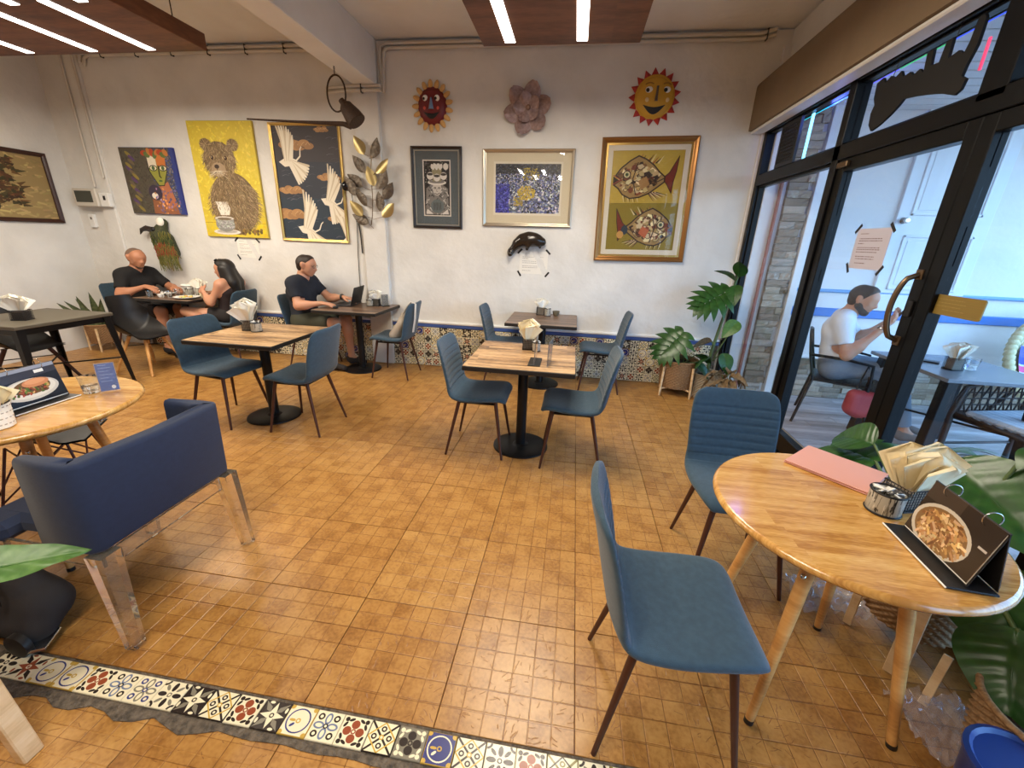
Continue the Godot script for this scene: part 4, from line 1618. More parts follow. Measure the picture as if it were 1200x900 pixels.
	for k in 220:
		var a := r.randf() * TAU
		var q := sqrt(r.randf())
		p.ell(0.48 + 0.14 * q * cos(a), 0.58 + 0.14 * q * sin(a), 0.014, 0.01, jig(r, Color8(196, 170, 60), 0.2), a, 8)
	for k in 90:
		p.ell(0.36 + r.randf_range(-0.07, 0.07), 0.76 + r.randf_range(-0.09, 0.09), 0.012, 0.009, jig(r, Color8(180, 156, 60), 0.2), 0, 8)
		p.ell(0.42 + r.randf() * 0.25, 0.08 + r.randf() * 0.25, 0.014, 0.01, jig(r, Color8(170, 150, 50), 0.25), 0, 8)
	framed("wide silver frame with a speckled blue and yellow print behind glass", Vector3(-0.695, 2.078, ZW), Basis(Vector3.BACK, 0.008), 0.98, 0.765, 0.036, 0.035, M.silver, [[0.085, mat(Color8(220, 208, 180), 0.85), 0.001], [0.022, mat(Color8(232, 224, 204), 0.85), 0.0]], p, 0.4, true)
	# --- two stylised fish in a bronze-gold frame
	p = Pic.new(480, 640, Color8(190, 162, 64))
	p.rect(0, 0.52, 1, 1, Color8(142, 124, 40))
	for k in 900:
		var x := r.randf()
		var y := r.randf()
		p.line([[x, y], [x + r.randf_range(-0.05, 0.05), y + r.randf_range(-0.01, 0.01)]], 0.01, jig(r, Color8(194, 166, 68) if y < 0.52 else Color8(140, 122, 40), 0.05))
	p.rect(0, 0.515, 1, 0.521, Color8(110, 96, 30))
	fish(p, r, 0.48, 0.27, 1.12)
	fish(p, r, 0.54, 0.77, -1.05)
	framed("large gold frame with two stylised fish on olive yellow", Vector3(0.538, 1.978, ZW), Basis(Vector3.BACK, 0.02), 0.945, 1.195, 0.05, 0.05, mat(Color8(150, 104, 54), 0.3, 0.6), [[0.022, M.gold, 0.008, "inner_moulding"], [0.05, mat(Color8(226, 216, 196), 0.8), 0.004, "linen_liner"]], p, 0.35, true)
	# --- sun masks
	sun_mask("dark red round sun mask with pale rays, blue nose and wide eyes", Vector3(-1.733, 2.847, ZW), 0.148, 0.085, mat(Color8(112, 26, 30), 0.45), mat(Color8(214, 168, 104), 0.7), mat(Color8(122, 148, 184), 0.5), 17, true)
	sun_mask("yellow smiling sun mask with red pointed rays and grey nose", Vector3(0.512, 2.912, ZW), 0.180, 0.068, mat(Color8(206, 158, 50), 0.5), mat(Color8(172, 44, 38), 0.5), mat(Color8(96, 92, 100), 0.5), 17, false)
	metal_flower()
	manatee()
	metal_leaves()
	oil_can()
	bird_ornament()
	# --- notices below pictures
	for k in 2:
		p = Pic.new(160, 130, Color8(236, 232, 224))
		text_lines(p, [[0.1, 0.08, 0.36], [0.1, 0.24, 0.86], [0.1, 0.31, 0.3], [0.1, 0.43, 0.86], [0.1, 0.5, 0.8], [0.1, 0.64, 0.86], [0.1, 0.71, 0.66], [0.1, 0.85, 0.42]], Color8(128, 122, 116))
		var at: Vector3 = [Vector3(-4.17, 1.335, ZW), Vector3(-0.59, 1.315, ZW)][k]
		notice("notice", ["white typed notice taped below the yellow bear painting", "white typed notice taped under the manatee figure"][k], at, Basis(Vector3.BACK, [-0.02, 0.0][k]), [0.29, 0.32][k], [0.21, 0.245][k], p, "typed notices on the back wall")
	# --- meter box in the corner
	var t := thing("meter_box", "pale wall meter box with a dark screen under the conduits", "meter box", Vector3(-6.15, 1.87, ZW + 0.03))
	var g := G.new()
	g.box(Vector3(-0.06, 0, 0.045), Vector3(0.34, 0.21, 0.09), 0.012)
	part(t, "body", g.done(), M.conduit)
	g = G.new()
	g.box(Vector3(0.18, -0.02, 0.035), Vector3(0.13, 0.16, 0.06), 0.008)
	part(t, "side_unit", g.done(), M.white_paint)
	g = G.new()
	g.box(Vector3(-0.07, 0.01, 0.092), Vector3(0.24, 0.13, 0.006), 0.002)
	part(t, "screen", g.done(), mat(Color8(70, 74, 70), 0.2))
	g = G.new()
	g.box(Vector3(0.19, 0.0, 0.067), Vector3(0.03, 0.05, 0.008), 0.002)
	part(t, "button", g.done(), M.black)
	t = thing("wall_switch", "small pale switch box below the meter box", "switch", Vector3(-6.31, 1.6, ZW))
	g = G.new()
	g.box(Vector3(0, 0, 0.02), Vector3(0.075, 0.16, 0.04), 0.006)
	part(t, "body", g.done(), M.white_paint)
	g = G.new()
	g.box(Vector3(0.005, 0.03, 0.043), Vector3(0.022, 0.03, 0.008), 0.002)
	part(t, "rocker", g.done(), mat(Color8(120, 116, 110), 0.5))

func crane(p: Pic, cx: float, cy: float, rot: float, s: float) -> void:
	var W := Color8(232, 222, 202)
	var D := Color8(206, 190, 162)
	var T := func(x: float, y: float) -> Array:
		return [cx + s * (x * cos(rot) - y * sin(rot)), cy + s * 0.7 * (x * sin(rot) + y * cos(rot))]
	p.poly([T.call(-0.12, 0.03), T.call(0.0, -0.03), T.call(0.12, 0.01), T.call(0.1, 0.06), T.call(-0.05, 0.08)], W)
	# raised wing: long feathers
	for k in 8:
		var a := -1.75 + k * 0.1
		p.line([T.call(-0.02 + k * 0.008, 0.02), T.call(-0.02 + 0.2 * cos(a), 0.2 * sin(a)), T.call(-0.02 + (0.4 - k * 0.02) * cos(a - 0.08), (0.4 - k * 0.02) * sin(a - 0.08))], 0.055 * s, W if k % 3 else D, 0.02)
	# lower wing fan
	for k in 9:
		var a := 0.15 + k * 0.13
		p.line([T.call(0.02, 0.03), T.call(0.02 + 0.24 * cos(a), 0.03 + 0.24 * sin(a))], 0.055 * s, W if k % 3 else D, 0.03)
	p.line([T.call(0.1, 0.02), T.call(0.16, -0.03), T.call(0.17, -0.1), T.call(0.19, -0.13)], 0.02 * s, W, 0.01)
	p.line([T.call(0.19, -0.13), T.call(0.23, -0.115)], 0.008, Color8(60, 44, 34))

func fish(p: Pic, r: RandomNumberGenerator, cx: float, cy: float, s: float) -> void:
	var X := func(x: float, y: float) -> Array: return [cx + x * s, cy + y * absf(s)]
	var dk := Color8(50, 30, 22)
	var tan := Color8(160, 130, 78)
	var cr := Color8(222, 206, 160)
	var tail := [X.call(0.22, 0.0), X.call(0.30, -0.05), X.call(0.40, -0.19), X.call(0.385, -0.06), X.call(0.36, 0.03), X.call(0.35, 0.13), X.call(0.28, 0.05)]
	p.poly(tail, Color8(118, 44, 30))
	p.line(tail + [tail[0]], 0.01, dk)
	# fins
	for k in 10:
		var x := -0.08 + k * 0.032
		p.line([X.call(x - 0.06, -0.13), X.call(x, -0.19 - 0.02 * sin(k * 1.4))], 0.022, [cr, Color8(150, 74, 44), dk][k % 3], 0.006)
		p.line([X.call(-0.26 + k * 0.02, 0.15), X.call(-0.24 + k * 0.02, 0.21)], 0.014, [cr, dk, tan][k % 3], 0.004)
		p.line([X.call(0.05 + k * 0.012, 0.12), X.call(0.14 + k * 0.018, 0.2 - k * 0.006)], 0.014, [dk, Color8(150, 100, 90), cr][k % 3], 0.004)
	var body := []
	for q in [[-0.37, -0.03], [-0.31, -0.09], [-0.2, -0.155], [-0.1, -0.195], [0.0, -0.165], [0.1, -0.115], [0.18, -0.055], [0.25, -0.015], [0.25, 0.03], [0.17, 0.075], [0.07, 0.13], [-0.05, 0.165], [-0.17, 0.175], [-0.27, 0.14], [-0.33, 0.085], [-0.39, 0.055], [-0.30, 0.012]]:
		body.append(X.call(q[0], q[1]))
	p.poly(body, tan)
	for k in 120:
		var a := r.randf() * TAU
		var q := sqrt(r.randf()) * 0.84
		var x := -0.07 + 0.29 * q * cos(a)
		var y := 0.145 * q * sin(a) * (1.0 - 0.25 * cos(a))
		var sz := r.randf_range(0.02, 0.055)
		var pol := []
		for j in 5:
			var e := TAU * j / 5.0 + r.randf_range(-0.4, 0.4)
			pol.append(X.call(x + sz * cos(e) * r.randf_range(0.6, 1.3), y + sz * 0.6 * sin(e)))
		p.poly(pol, jig(r, [cr, Color8(180, 150, 96), Color8(112, 78, 46), Color8(196, 172, 120), Color8(120, 62, 40), dk, cr][k % 7], 0.12))
		if k % 3 == 0:
			p.line(pol, 0.007, dk)
	p.line(body + [body[0]], 0.018, dk)
	p.line([X.call(-0.1, -0.14), X.call(-0.15, 0.0), X.call(-0.1, 0.14)], 0.014, dk)
	p.line([X.call(-0.1, 0.02), X.call(0.1, 0.05), X.call(0.24, 0.0)], 0.012, dk)
	p.poly([X.call(-0.08, 0.02), X.call(0.02, -0.02), X.call(0.07, 0.05), X.call(-0.03, 0.1)], Color8(190, 100, 62) if s < 0 else Color8(170, 130, 80))
	if s < 0:
		p.ell(0.5 - 0.24, cy + 0.02, 0.05, 0.05, Color8(46, 62, 78))
		p.ell(0.5 - 0.3, cy + 0.07, 0.05, 0.04, Color8(200, 150, 80))
	var ey: Array = X.call(-0.23, -0.035)
	p.ell(ey[0], ey[1], 0.055, 0.04, dk)
	p.ell(ey[0], ey[1], 0.043, 0.031, cr)
	p.ell(ey[0], ey[1], 0.026, 0.019, Color8(90, 120, 80))
	p.ell(ey[0], ey[1], 0.012, 0.009, dk)
	p.poly([X.call(-0.40, -0.02), X.call(-0.31, 0.02), X.call(-0.40, 0.045)], dk)
	p.line([X.call(-0.4, -0.03), X.call(-0.30, 0.01), X.call(-0.4, 0.05)], 0.012, Color8(150, 60, 50))

func sun_mask(label: String, at: Vector3, R: float, ray: float, face: Material, rays: Material, nose: Material, n: int, dark: bool) -> void:
	var t := thing("sun_mask", label, "mask", at)
	var ry := R * (1.12 if dark else 1.0)
	for k in n:
		var a := TAU * (k + 0.5) / n
		var g := G.new()
		var d := Vector3(cos(a), sin(a) * (1.1 if dark else 1.0), 0)
		var s := Vector3(-sin(a), cos(a), 0) * (R * 0.2)
		var i := d * R * 1.04
		var o := d * (R + ray)
		g.flat()
		if dark:
			g.ell(d * (R + 0.028) + Vector3(0, 0, 0.014), Vector3(0.05, 0.025, 0.011), 12, Basis(Vector3.BACK, atan2(d.y, d.x)))
			part(t, "ray", g.done(), rays)
			continue
		var up := Vector3(0, 0, 0.03 if not dark else 0.02)
		var bk := Vector3(0, 0, 0.004)
		var mid := i + up
		var tip := o + Vector3(0, 0, 0.012)
		g.tri(i - s + bk, tip, mid)
		g.tri(mid, tip, i + s + bk)
		g.tri(i + s + bk, tip, i - s + bk)
		g.tri(i - s + bk, mid, i + s + bk)
		part(t, "ray", g.done(), rays)
	var g := G.new()
	var f := func(u: float, v: float) -> Vector3:
		var a := TAU * u
		var q := 1.0 - v
		return Vector3(R * q * cos(a), ry * q * sin(a), 0.012 + 0.055 * sqrt(maxf(0.0, 1 - q * q)))
	g.surf(f, 36, 10)
	var rim := []
	for k in 36:
		rim.append(Vector3(R * 0.99 * cos(TAU * k / 36), ry * 0.99 * sin(TAU * k / 36), 0.012))
	g.tube(rim, 0.012, 6, true)
	part(t, "face", g.done(), face)
	var Z := func(x: float, y: float) -> Vector3:
		var q := minf(1.0, sqrt(x * x / (R * R) + y * y / (ry * ry)))
		return Vector3(x, y, 0.012 + 0.055 * sqrt(1 - q * q))
	for s in [-1.0, 1.0]:
		var ex: float = R * (0.42 if dark else 0.46) * s + (0.0 if dark else 0.02)
		var ey := R * (0.42 if dark else 0.28)
		g = G.new()
		g.ell(Z.call(ex, ey), Vector3(R * 0.2, R * (0.2 if dark else 0.15), 0.008), 14)
		part(t, "eye", g.done(), M.white)
		g = G.new()
		g.ell(Z.call(ex - 0.012, ey - 0.004) + Vector3(0, 0, 0.006), Vector3(R * 0.1, R * 0.1, 0.005), 12)
		part(t, "pupil", g.done(), M.black)
		g = G.new()
		g.ell(Z.call(ex * 1.15, -R * 0.18), Vector3(R * 0.11, R * 0.11, 0.005), 12)
		part(t, "cheek", g.done(), mat(Color8(206, 84, 72) if dark else Color8(226, 200, 150), 0.6))
		if not dark:
			g = G.new()
			var pts := []
			for k in 7:
				var x: float = ex + (k - 3) * R * 0.07
				pts.append(Z.call(x, ey + R * 0.26 + 0.012 * sin(PI * k / 6.0)) + Vector3(0, 0, 0.003))
			g.tube(pts, 0.005, 6)
			part(t, "brow", g.done(), mat(Color8(150, 104, 34), 0.6))
	g = G.new()
	g.flat()
	var nx := 0.0 if dark else 0.015
	var a0: Vector3 = Z.call(nx - R * 0.06, R * 0.45)
	var b0: Vector3 = Z.call(nx + R * 0.06, R * 0.45)
	var a1: Vector3 = Z.call(nx - R * (0.2 if dark else 0.1), -R * 0.25)
	var b1: Vector3 = Z.call(nx + R * (0.2 if dark else 0.07), -R * 0.25)
	var c0 := (a0 + b0) / 2 + Vector3(0, 0, 0.012)
	var c1 := (a1 + b1) / 2 + Vector3(0, 0, 0.04)
	g.quad(a0, a1, c1, c0)
	g.quad(c0, c1, b1, b0)
	g.tri(a1, b1, c1)
	g.tri(a0, c0, b0)
	part(t, "nose", g.done(), nose)
	g = G.new()
	var up := []
	var lo := []
	for k in 13:
		var u := k / 12.0
		var x := (u - 0.5) * R * 1.15
		up.append(Z.call(x, -R * 0.42 - R * 0.12 * sin(PI * u)) + Vector3(0, 0, 0.003))
		lo.append(Z.call(x, -R * 0.42 - R * 0.42 * sin(PI * u)) + Vector3(0, 0, 0.003))
	g.flat()
	for k in 12:
		g.quad(lo[k], lo[k + 1], up[k + 1], up[k])
	g.tube(up, 0.003, 5)
	part(t, "mouth", g.done(), M.black)

func metal_flower() -> void:
	var t := thing("metal_flower", "large purplish brown metal flower with layered petals on the wall", "ornament", Vector3(-0.725, 2.815, ZW))
	var pm := tri(mat(Color.WHITE, 0.5, 0.35), ntex(93, 0.03, [Color8(132, 106, 108), Color8(164, 140, 138), Color8(192, 172, 166)], 256), nmap(94, 0.02, 3.0, 256), 3.0, 0.3)
	for ringk in 2:
		var n := 6 if ringk == 0 else 5
		for k in n:
			var a := TAU * k / n + (0.25 if ringk == 0 else 0.6)
			var L := 0.24 if ringk == 0 else 0.135
			var wd := 0.09 if ringk == 0 else 0.066
			var b := Basis(Vector3.BACK, a)
			var g := G.new()
			for side in 2:
				var f := func(u: float, v: float) -> Vector3:
					if side == 1:
						v = 1 - v
					var x := L * (0.1 + 0.9 * u)
					var w := wd * pow(sin(PI * clampf(pow(u, 1.25) * 0.88 + 0.08, 0, 1)), 0.6)
					var y := (v - 0.5) * 2 * w
					var z := 0.03 + ringk * 0.035 + 0.05 * u * u - 0.034 * (y / wd) * (y / wd) * u + 0.006 * sin(v * 9.0 + k) * u - side * 0.002
					return b * Vector3(x, y, z)
				g.surf(f, 8, 8)
			part(t, "petal", g.done(), pm)
	var g := G.new()
	g.ell(Vector3(0.012, 0.0, 0.09), Vector3(0.024, 0.024, 0.022), 12)
	part(t, "boss", g.done(), mat(Color8(150, 124, 108), 0.35, 0.6))
	g = G.new()
	g.lathe([Vector2(0, 0.05), Vector2(0.05, 0.045), Vector2(0.055, 0.0), Vector2(0, 0)], 16, Transform3D(Basis(Vector3.RIGHT, PI / 2), Vector3.ZERO))
	part(t, "back_plate", g.done(), pm)

func manatee() -> void:
	var t := thing("manatee", "small glossy dark carved manatee on the wall under the silver frame", "figurine", Vector3(-0.67, 1.53, ZW + 0.05))
	var bones := []
	var pts := [[-0.16, -0.075, 0.026], [-0.11, -0.015, 0.048], [-0.05, 0.02, 0.068], [0.02, 0.036, 0.074], [0.085, 0.036, 0.064], [0.13, 0.026, 0.05], [0.165, 0.016, 0.036]]
	for k in pts.size() - 1:
		bones.append([Vector3(pts[k][0], pts[k][1], 0), Vector3(pts[k + 1][0], pts[k + 1][1], 0), pts[k][2], pts[k + 1][2]])
	bones.append([Vector3(0.18, 0.012, 0), Vector3(0.186, 0.005, 0), 0.027, 0.022])
	bones.append([Vector3(-0.16, -0.075, 0), Vector3(-0.19, -0.115, -0.02), 0.026, 0.03])
	bones.append([Vector3(-0.18, -0.1, 0), Vector3(-0.18, -0.125, 0.03), 0.03, 0.028])
	bones.append([Vector3(0.04, 0.02, 0.045), Vector3(0.01, -0.065, 0.055), 0.02, 0.016])
	bones.append([Vector3(0.12, 0.02, 0.02), Vector3(0.15, -0.045, 0.03), 0.018, 0.013])
	var m := mat(Color8(40, 32, 26), 0.18)
	part(t, "body", blob(bones, 0.006, 0.012), m)
	for s in [1.0]:
		var g := G.new()
		g.ell(Vector3(0.165, 0.04, 0.026), Vector3(0.005, 0.005, 0.004), 8)
		part(t, "eye", g.done(), M.black)

func metal_leaves() -> void:
	var t := thing("metal_leaves", "spray of bronze and gold metal leaves on the pillar", "ornament", Vector3(-2.45, 1.66, ZW + 0.06))
	var gold := mat(Color8(182, 162, 112), 0.34, 0.75)
	var dark := tri(mat(Color.WHITE, 0.42, 0.6), ntex(95, 0.04, [Color8(84, 76, 68), Color8(128, 116, 102)], 128), nmap(96, 0.05, 6.0, 128), 5.0, 0.6)
	var g := G.new()
	g.tube([Vector3(-0.03, 0, 0.02), Vector3(0.0, 0.1, 0.035), Vector3(0.02, 0.3, 0.04), Vector3(0.02, 0.55, 0.04), Vector3(0.05, 0.8, 0.03)], 0.005, 6)
	part(t, "stem", g.done(), M.bronze)
	var list := [[-0.08, 0.80, 2.1, 0], [0.09, 0.78, 1.25, 1], [-0.10, 0.62, 2.2, 1], [0.17, 0.60, 0.75, 0], [-0.17, 0.46, 2.5, 1], [0.03, 0.50, 1.9, 0], [0.17, 0.47, 1.1, 1], [-0.1, 0.28, 2.25, 1], [0.21, 0.36, 1.0, 1], [0.1, 0.25, 1.6, 1], [-0.18, 0.17, 2.3, 0], [0.2, 0.16, 0.8, 0], [-0.14, 0.06, 2.7, 1], [-0.22, 0.40, 2.0, 1]]
	for q in list:
		var b := Basis(Vector3.BACK, q[2]) * Basis(Vector3.RIGHT, 0.35 * sin(q[1] * 40.0))
		g = G.new()
		var c := Vector3(q[0], q[1], 0.05 + 0.015 * sin(q[0] * 50))
		for side in 2:
			var f := func(u: float, v: float) -> Vector3:
				if side == 1:
					v = 1 - v
				var x := (u - 0.5) * 0.215
				var w := 0.058 * sin(PI * pow(u, 0.85))
				var y := (v - 0.5) * 2 * w
				return c + b * Vector3(x, y, 0.012 - 6.0 * y * y - side * 0.0015)
			g.surf(f, 10, 6)
		part(t, "leaf", g.done(), gold if q[3] == 0 else dark, "gold leaf" if q[3] == 0 else "")
		g = G.new()
		g.tube([c + b * Vector3(-0.1, 0, 0.012), Vector3(0.01, q[1] - 0.1, 0.04)], 0.0025, 5)
		part(t, "twig", g.done(), M.bronze)
	# black ball lamp with its flex hanging down the wall
	t = thing("ball_lamp", "small black ball lamp beside the metal leaves with a flex hanging down", "lamp", Vector3(-2.74, 2.06, ZW))
	g = G.new()
	g.ell(Vector3(0, 0, 0.09), Vector3(0.052, 0.052, 0.052), 16)
	part(t, "ball", g.done(), mat(Color8(16, 16, 22), 0.12))
	g = G.new()
	g.lathe([Vector2(0.03, 0), Vector2(0.045, 0.01), Vector2(0.02, 0.03), Vector2(0.016, 0.06)], 12, Transform3D(Basis(Vector3.RIGHT, PI / 2), Vector3(0, 0.05, 0)))
	part(t, "bracket", g.done(), M.blacksteel)
	g = G.new()
	g.tube([Vector3(0.02, -0.03, 0.03), Vector3(0.05, -0.4, 0.012), Vector3(0.03, -0.75, 0.012), Vector3(0.02, -1.2, 0.012), Vector3(0.0, -1.7, 0.012)], 0.0045, 6)
	g.tube([Vector3(0.06, -0.3, 0.014), Vector3(0.085, -0.5, 0.014), Vector3(0.09, -0.72, 0.014)], 0.007, 6)
	part(t, "flex", g.done(), M.cable)

func oil_can() -> void:
	var t := thing("oil_can", "rusty brown long-spouted can hanging by its ring handle from the beam", "can", Vector3(-2.45, 2.72, -1.56))
	var rust := tri(mat(Color.WHITE, 0.6, 0.3), ntex(97, 0.05, [Color8(40, 30, 24), Color8(66, 50, 40), Color8(92, 64, 44)], 256), nmap(98, 0.08, 6.0, 256), 5.0, 0.6)
	var b := Basis(Vector3.BACK, 0.68)
	var xf := Transform3D(b, Vector3(0.10, -0.095, 0))
	var g := G.new()
	g.lathe([Vector2(0.0, 0.17), Vector2(0.028, 0.17), Vector2(0.03, 0.135), Vector2(0.038, 0.13), Vector2(0.062, 0.105), Vector2(0.085, 0.0), Vector2(0.09, -0.06), Vector2(0.086, -0.065), Vector2(0, -0.065)], 20, xf)
	part(t, "body", g.done(), rust)
	g = G.new()
	g.tube([xf * Vector3(-0.075, -0.05, 0), Vector3(0.0, -0.165, 0.02), Vector3(-0.35, -0.19, 0.2), Vector3(-0.72, -0.215, 0.4)], [0.03, 0.022, 0.011, 0.007], 8)
	part(t, "spout", g.done(), rust)
	g = G.new()
	var ring := []
	for k in 28:
		ring.append(Vector3(-0.05 + 0.105 * cos(TAU * k / 28), 0.09 + 0.15 * sin(TAU * k / 28), 0.02 * cos(TAU * k / 28)))
	g.tube(ring, 0.008, 6, true)
	part(t, "ring_handle", g.done(), rust)
	for k in 5:
		g = G.new()
		var lk := []
		for j in 10:
			var a := TAU * j / 10
			lk.append(Vector3(-0.05, 0.25 + k * 0.0145, 0) + (Vector3(cos(a) * 0.006, sin(a) * 0.0095, 0) if k % 2 else Vector3(0, sin(a) * 0.0095, cos(a) * 0.006)))
		g.tube(lk, 0.0022, 5, true)
		part(t, "chain_link", g.done(), M.blacksteel)

func bird_ornament() -> void:
	var t := thing("bird_ornament", "tasselled bird ornament with a dark beak and green and red fringes on the wall", "ornament", Vector3(-5.3, 1.35, ZW))
	var r := RandomNumberGenerator.new()
	r.seed = 44
	var dk := tri(mat(Color.WHITE, 0.8), ntex(99, 0.06, [Color8(34, 40, 26), Color8(62, 66, 40), Color8(90, 84, 52)], 128), null, 6.0, 0)
	part(t, "body", blob([[Vector3(0.05, 0.26, 0.05), Vector3(-0.02, 0.12, 0.07), 0.045, 0.075], [Vector3(-0.02, 0.12, 0.06), Vector3(0.06, -0.1, 0.05), 0.075, 0.08], [Vector3(0.08, 0.08, 0.05), Vector3(0.1, -0.1, 0.045), 0.05, 0.06]], 0.012, 0.02), dk)
	var g := G.new()
	g.tube([Vector3(-0.06, 0.16, 0.1), Vector3(-0.16, 0.185, 0.1), Vector3(-0.23, 0.165, 0.1), Vector3(-0.265, 0.11, 0.1)], [0.038, 0.034, 0.024, 0.004], 8)
	part(t, "beak", g.done(), mat(Color8(44, 34, 30), 0.5))
	g = G.new()
	g.ell(Vector3(-0.025, 0.175, 0.14), Vector3(0.03, 0.03, 0.02), 12)
	part(t, "eye", g.done(), M.black)
	g = G.new()
	g.ell(Vector3(0.04, 0.26, 0.085), Vector3(0.05, 0.06, 0.03), 12, Basis(Vector3.BACK, -0.5))
	part(t, "white_cap", g.done(), M.napkin)
	var cols := [Color8(58, 74, 40), Color8(120, 112, 54), Color8(150, 70, 44), Color8(92, 96, 44)]
	for row in 10:
		g = G.new()
		for k in 24:
			var u := (k + r.randf()) / 24.0
			var x := lerpf(-0.115, 0.175, u) + row * 0.005
			var y: float = 0.12 - (row / 2) * 0.066 + 0.03 * sin(u * 3.0) + r.randf_range(-0.02, 0.02)
			var L := r.randf_range(0.12, 0.19) if row > 7 else r.randf_range(0.07, 0.13)
			var zz := 0.112 + 0.022 * sin(PI * u)
			g.tube([Vector3(x, y, zz), Vector3(x + r.randf_range(-0.01, 0.02), y - L * 0.5, zz + r.randf_range(0.002, 0.02)), Vector3(x + r.randf_range(-0.015, 0.03), y - L, zz - 0.03 + r.randf_range(0, 0.03))], 0.0042, 4)
		part(t, "fringe", g.done(), mat(cols[[0, 1, 3, 0, 1, 2, 2, 1, 3, 1][row]], 0.9))

# ---------------------------------------------------------------- chairs and tables
# blue upholstered side chair, seat front towards +x
func blue_chair(channelled: bool) -> Node3D:
	var t := Node3D.new()
	# side profile: x, y, half width, thickness
	var P := [[0.215, 0.432, 0.172, 0.030], [0.205, 0.448, 0.196, 0.044], [0.17, 0.458, 0.212, 0.05], [0.08, 0.452, 0.222, 0.052], [-0.02, 0.444, 0.226, 0.052], [-0.11, 0.446, 0.224, 0.05], [-0.165, 0.462, 0.220, 0.046], [-0.198, 0.50, 0.216, 0.042], [-0.214, 0.55, 0.214, 0.038], [-0.234, 0.64, 0.217, 0.036], [-0.254, 0.73, 0.216, 0.034], [-0.272, 0.80, 0.208, 0.032], [-0.283, 0.838, 0.19, 0.030], [-0.288, 0.86, 0.155, 0.022]]
	var pos := Curve3D.new()
	var wid := Curve3D.new()
	for k in P.size():
		var a: Array = P[maxi(k - 1, 0)]
		var b: Array = P[mini(k + 1, P.size() - 1)]
		var d := Vector3(b[0] - a[0], b[1] - a[1], 0) / 6.0
		var dw := Vector3(b[2] - a[2], b[3] - a[3], 0) / 6.0
		pos.add_point(Vector3(P[k][0], P[k][1], 0), -d, d)
		wid.add_point(Vector3(P[k][2], P[k][3], 0), -dw, dw)
	var n := P.size() - 1
	var shell := func(t0: float, t1: float, rows: int, grooved: bool) -> ArrayMesh:
		var g := G.new()
		g.group()
		var m := 28
		var rings := []
		for i in rows + 1:
			var tt := lerpf(t0, t1, float(i) / rows)
			var ki := mini(int(tt), n - 1)
			var c := pos.sample(ki, tt - ki)
			var c2 := pos.sample(ki, minf(tt - ki + 0.05, 1.0)) - pos.sample(ki, maxf(tt - ki - 0.05, 0.0))
			var tan := c2.normalized()
			var nor := Vector3(-tan.y, tan.x, 0)
			if tan.x < 0 and absf(tan.x) > absf(tan.y):
				nor = Vector3(-tan.y, tan.x, 0)
			nor = Vector3(tan.y, -tan.x, 0)      # towards the sitter
			var w := wid.sample(ki, tt - ki)
			var back := smoothstep(5.5, 8.5, tt)
			var ring := []
			for j in m:
				var a := TAU * j / m
				# squarish ring
				var ca := signf(cos(a)) * pow(absf(cos(a)), 0.75)
				var sa := signf(sin(a)) * pow(absf(sin(a)), 0.42)
				var s := cos(a)
				var zz: float = w.x * (signf(s) * pow(absf(s), 0.6))
				var q := zz / 0.22
				var th: float = w.y * 0.5 * signf(sin(a)) * pow(absf(sin(a)), 0.6)
				var dish := q * q * lerpf(0.014, 0.034, back)
				var gr := 0.0
				if grooved and sin(a) > 0.15:
					var y := c.y
					for k in 7:
						var gy := 0.515 + k * 0.042
						gr -= 0.0062 * exp(-pow((y - gy) / 0.0045, 2))
					gr *= clampf((1.0 - absf(q)) * 7.0, 0, 1)
				ring.append(c + nor * (th + dish + gr) + Vector3(0, 0, zz))
			rings.append(ring)
		for i in rows:
			for j in m:
				var j2 := (j + 1) % m
				g.quad(rings[i][j2], rings[i][j], rings[i + 1][j], rings[i + 1][j2])
		for e in [0, rows]:
			var c := Vector3.ZERO
			for v in rings[e]:
				c += v / m
			for j in m:
				var j2 := (j + 1) % m
				if e == 0:
					g.tri(c, rings[e][j], rings[e][j2])
				else:
					g.tri(c, rings[e][j2], rings[e][j])
		return g.done()
	part(t, "seat", shell.call(0.0, 6.3, 26, false), M.blue)
	part(t, "backrest", shell.call(6.25, float(n) - 0.001, 90, channelled), M.blue, "backrest with stitched channels" if channelled else "plain backrest")
	for s in [-1.0, 1.0]:
		for e in [-1.0, 1.0]:
			var g := G.new()
			var top := Vector3(0.15 if e > 0 else -0.12, 0.432, 0.14 * s)
			var bot := Vector3(0.215 if e > 0 else -0.215, 0.0, 0.205 * s)
			g.bar(top, bot, 0.0145, 0.0085, 10)
			part(t, "leg", g.done(), M.legbrown)
	var g := G.new()
	g.box(Vector3(0.015, 0.415, 0.14), Vector3(0.3, 0.014, 0.022), 0.003)
	g.box(Vector3(0.015, 0.415, -0.14), Vector3(0.3, 0.014, 0.022), 0.003)
	g.box(Vector3(0.13, 0.415, 0), Vector3(0.022, 0.014, 0.28), 0.003)
	g.box(Vector3(-0.11, 0.415, 0), Vector3(0.022, 0.014, 0.28), 0.003)
	part(t, "under_frame", g.done(), M.blacksteel)
	return t

func top_mesh(sx: float, sz: float, d: float, uvk := 1.0) -> ArrayMesh:
	var g := G.new()
	g.flat()
	var y := 0.0
	g.quad(Vector3(-sx / 2, y, sz / 2), Vector3(sx / 2, y, sz / 2), Vector3(sx / 2, y, -sz / 2), Vector3(-sx / 2, y, -sz / 2), Vector2(0, uvk), Vector2(1, uvk), Vector2(1, 0), Vector2(0, 0))
	return g.done()

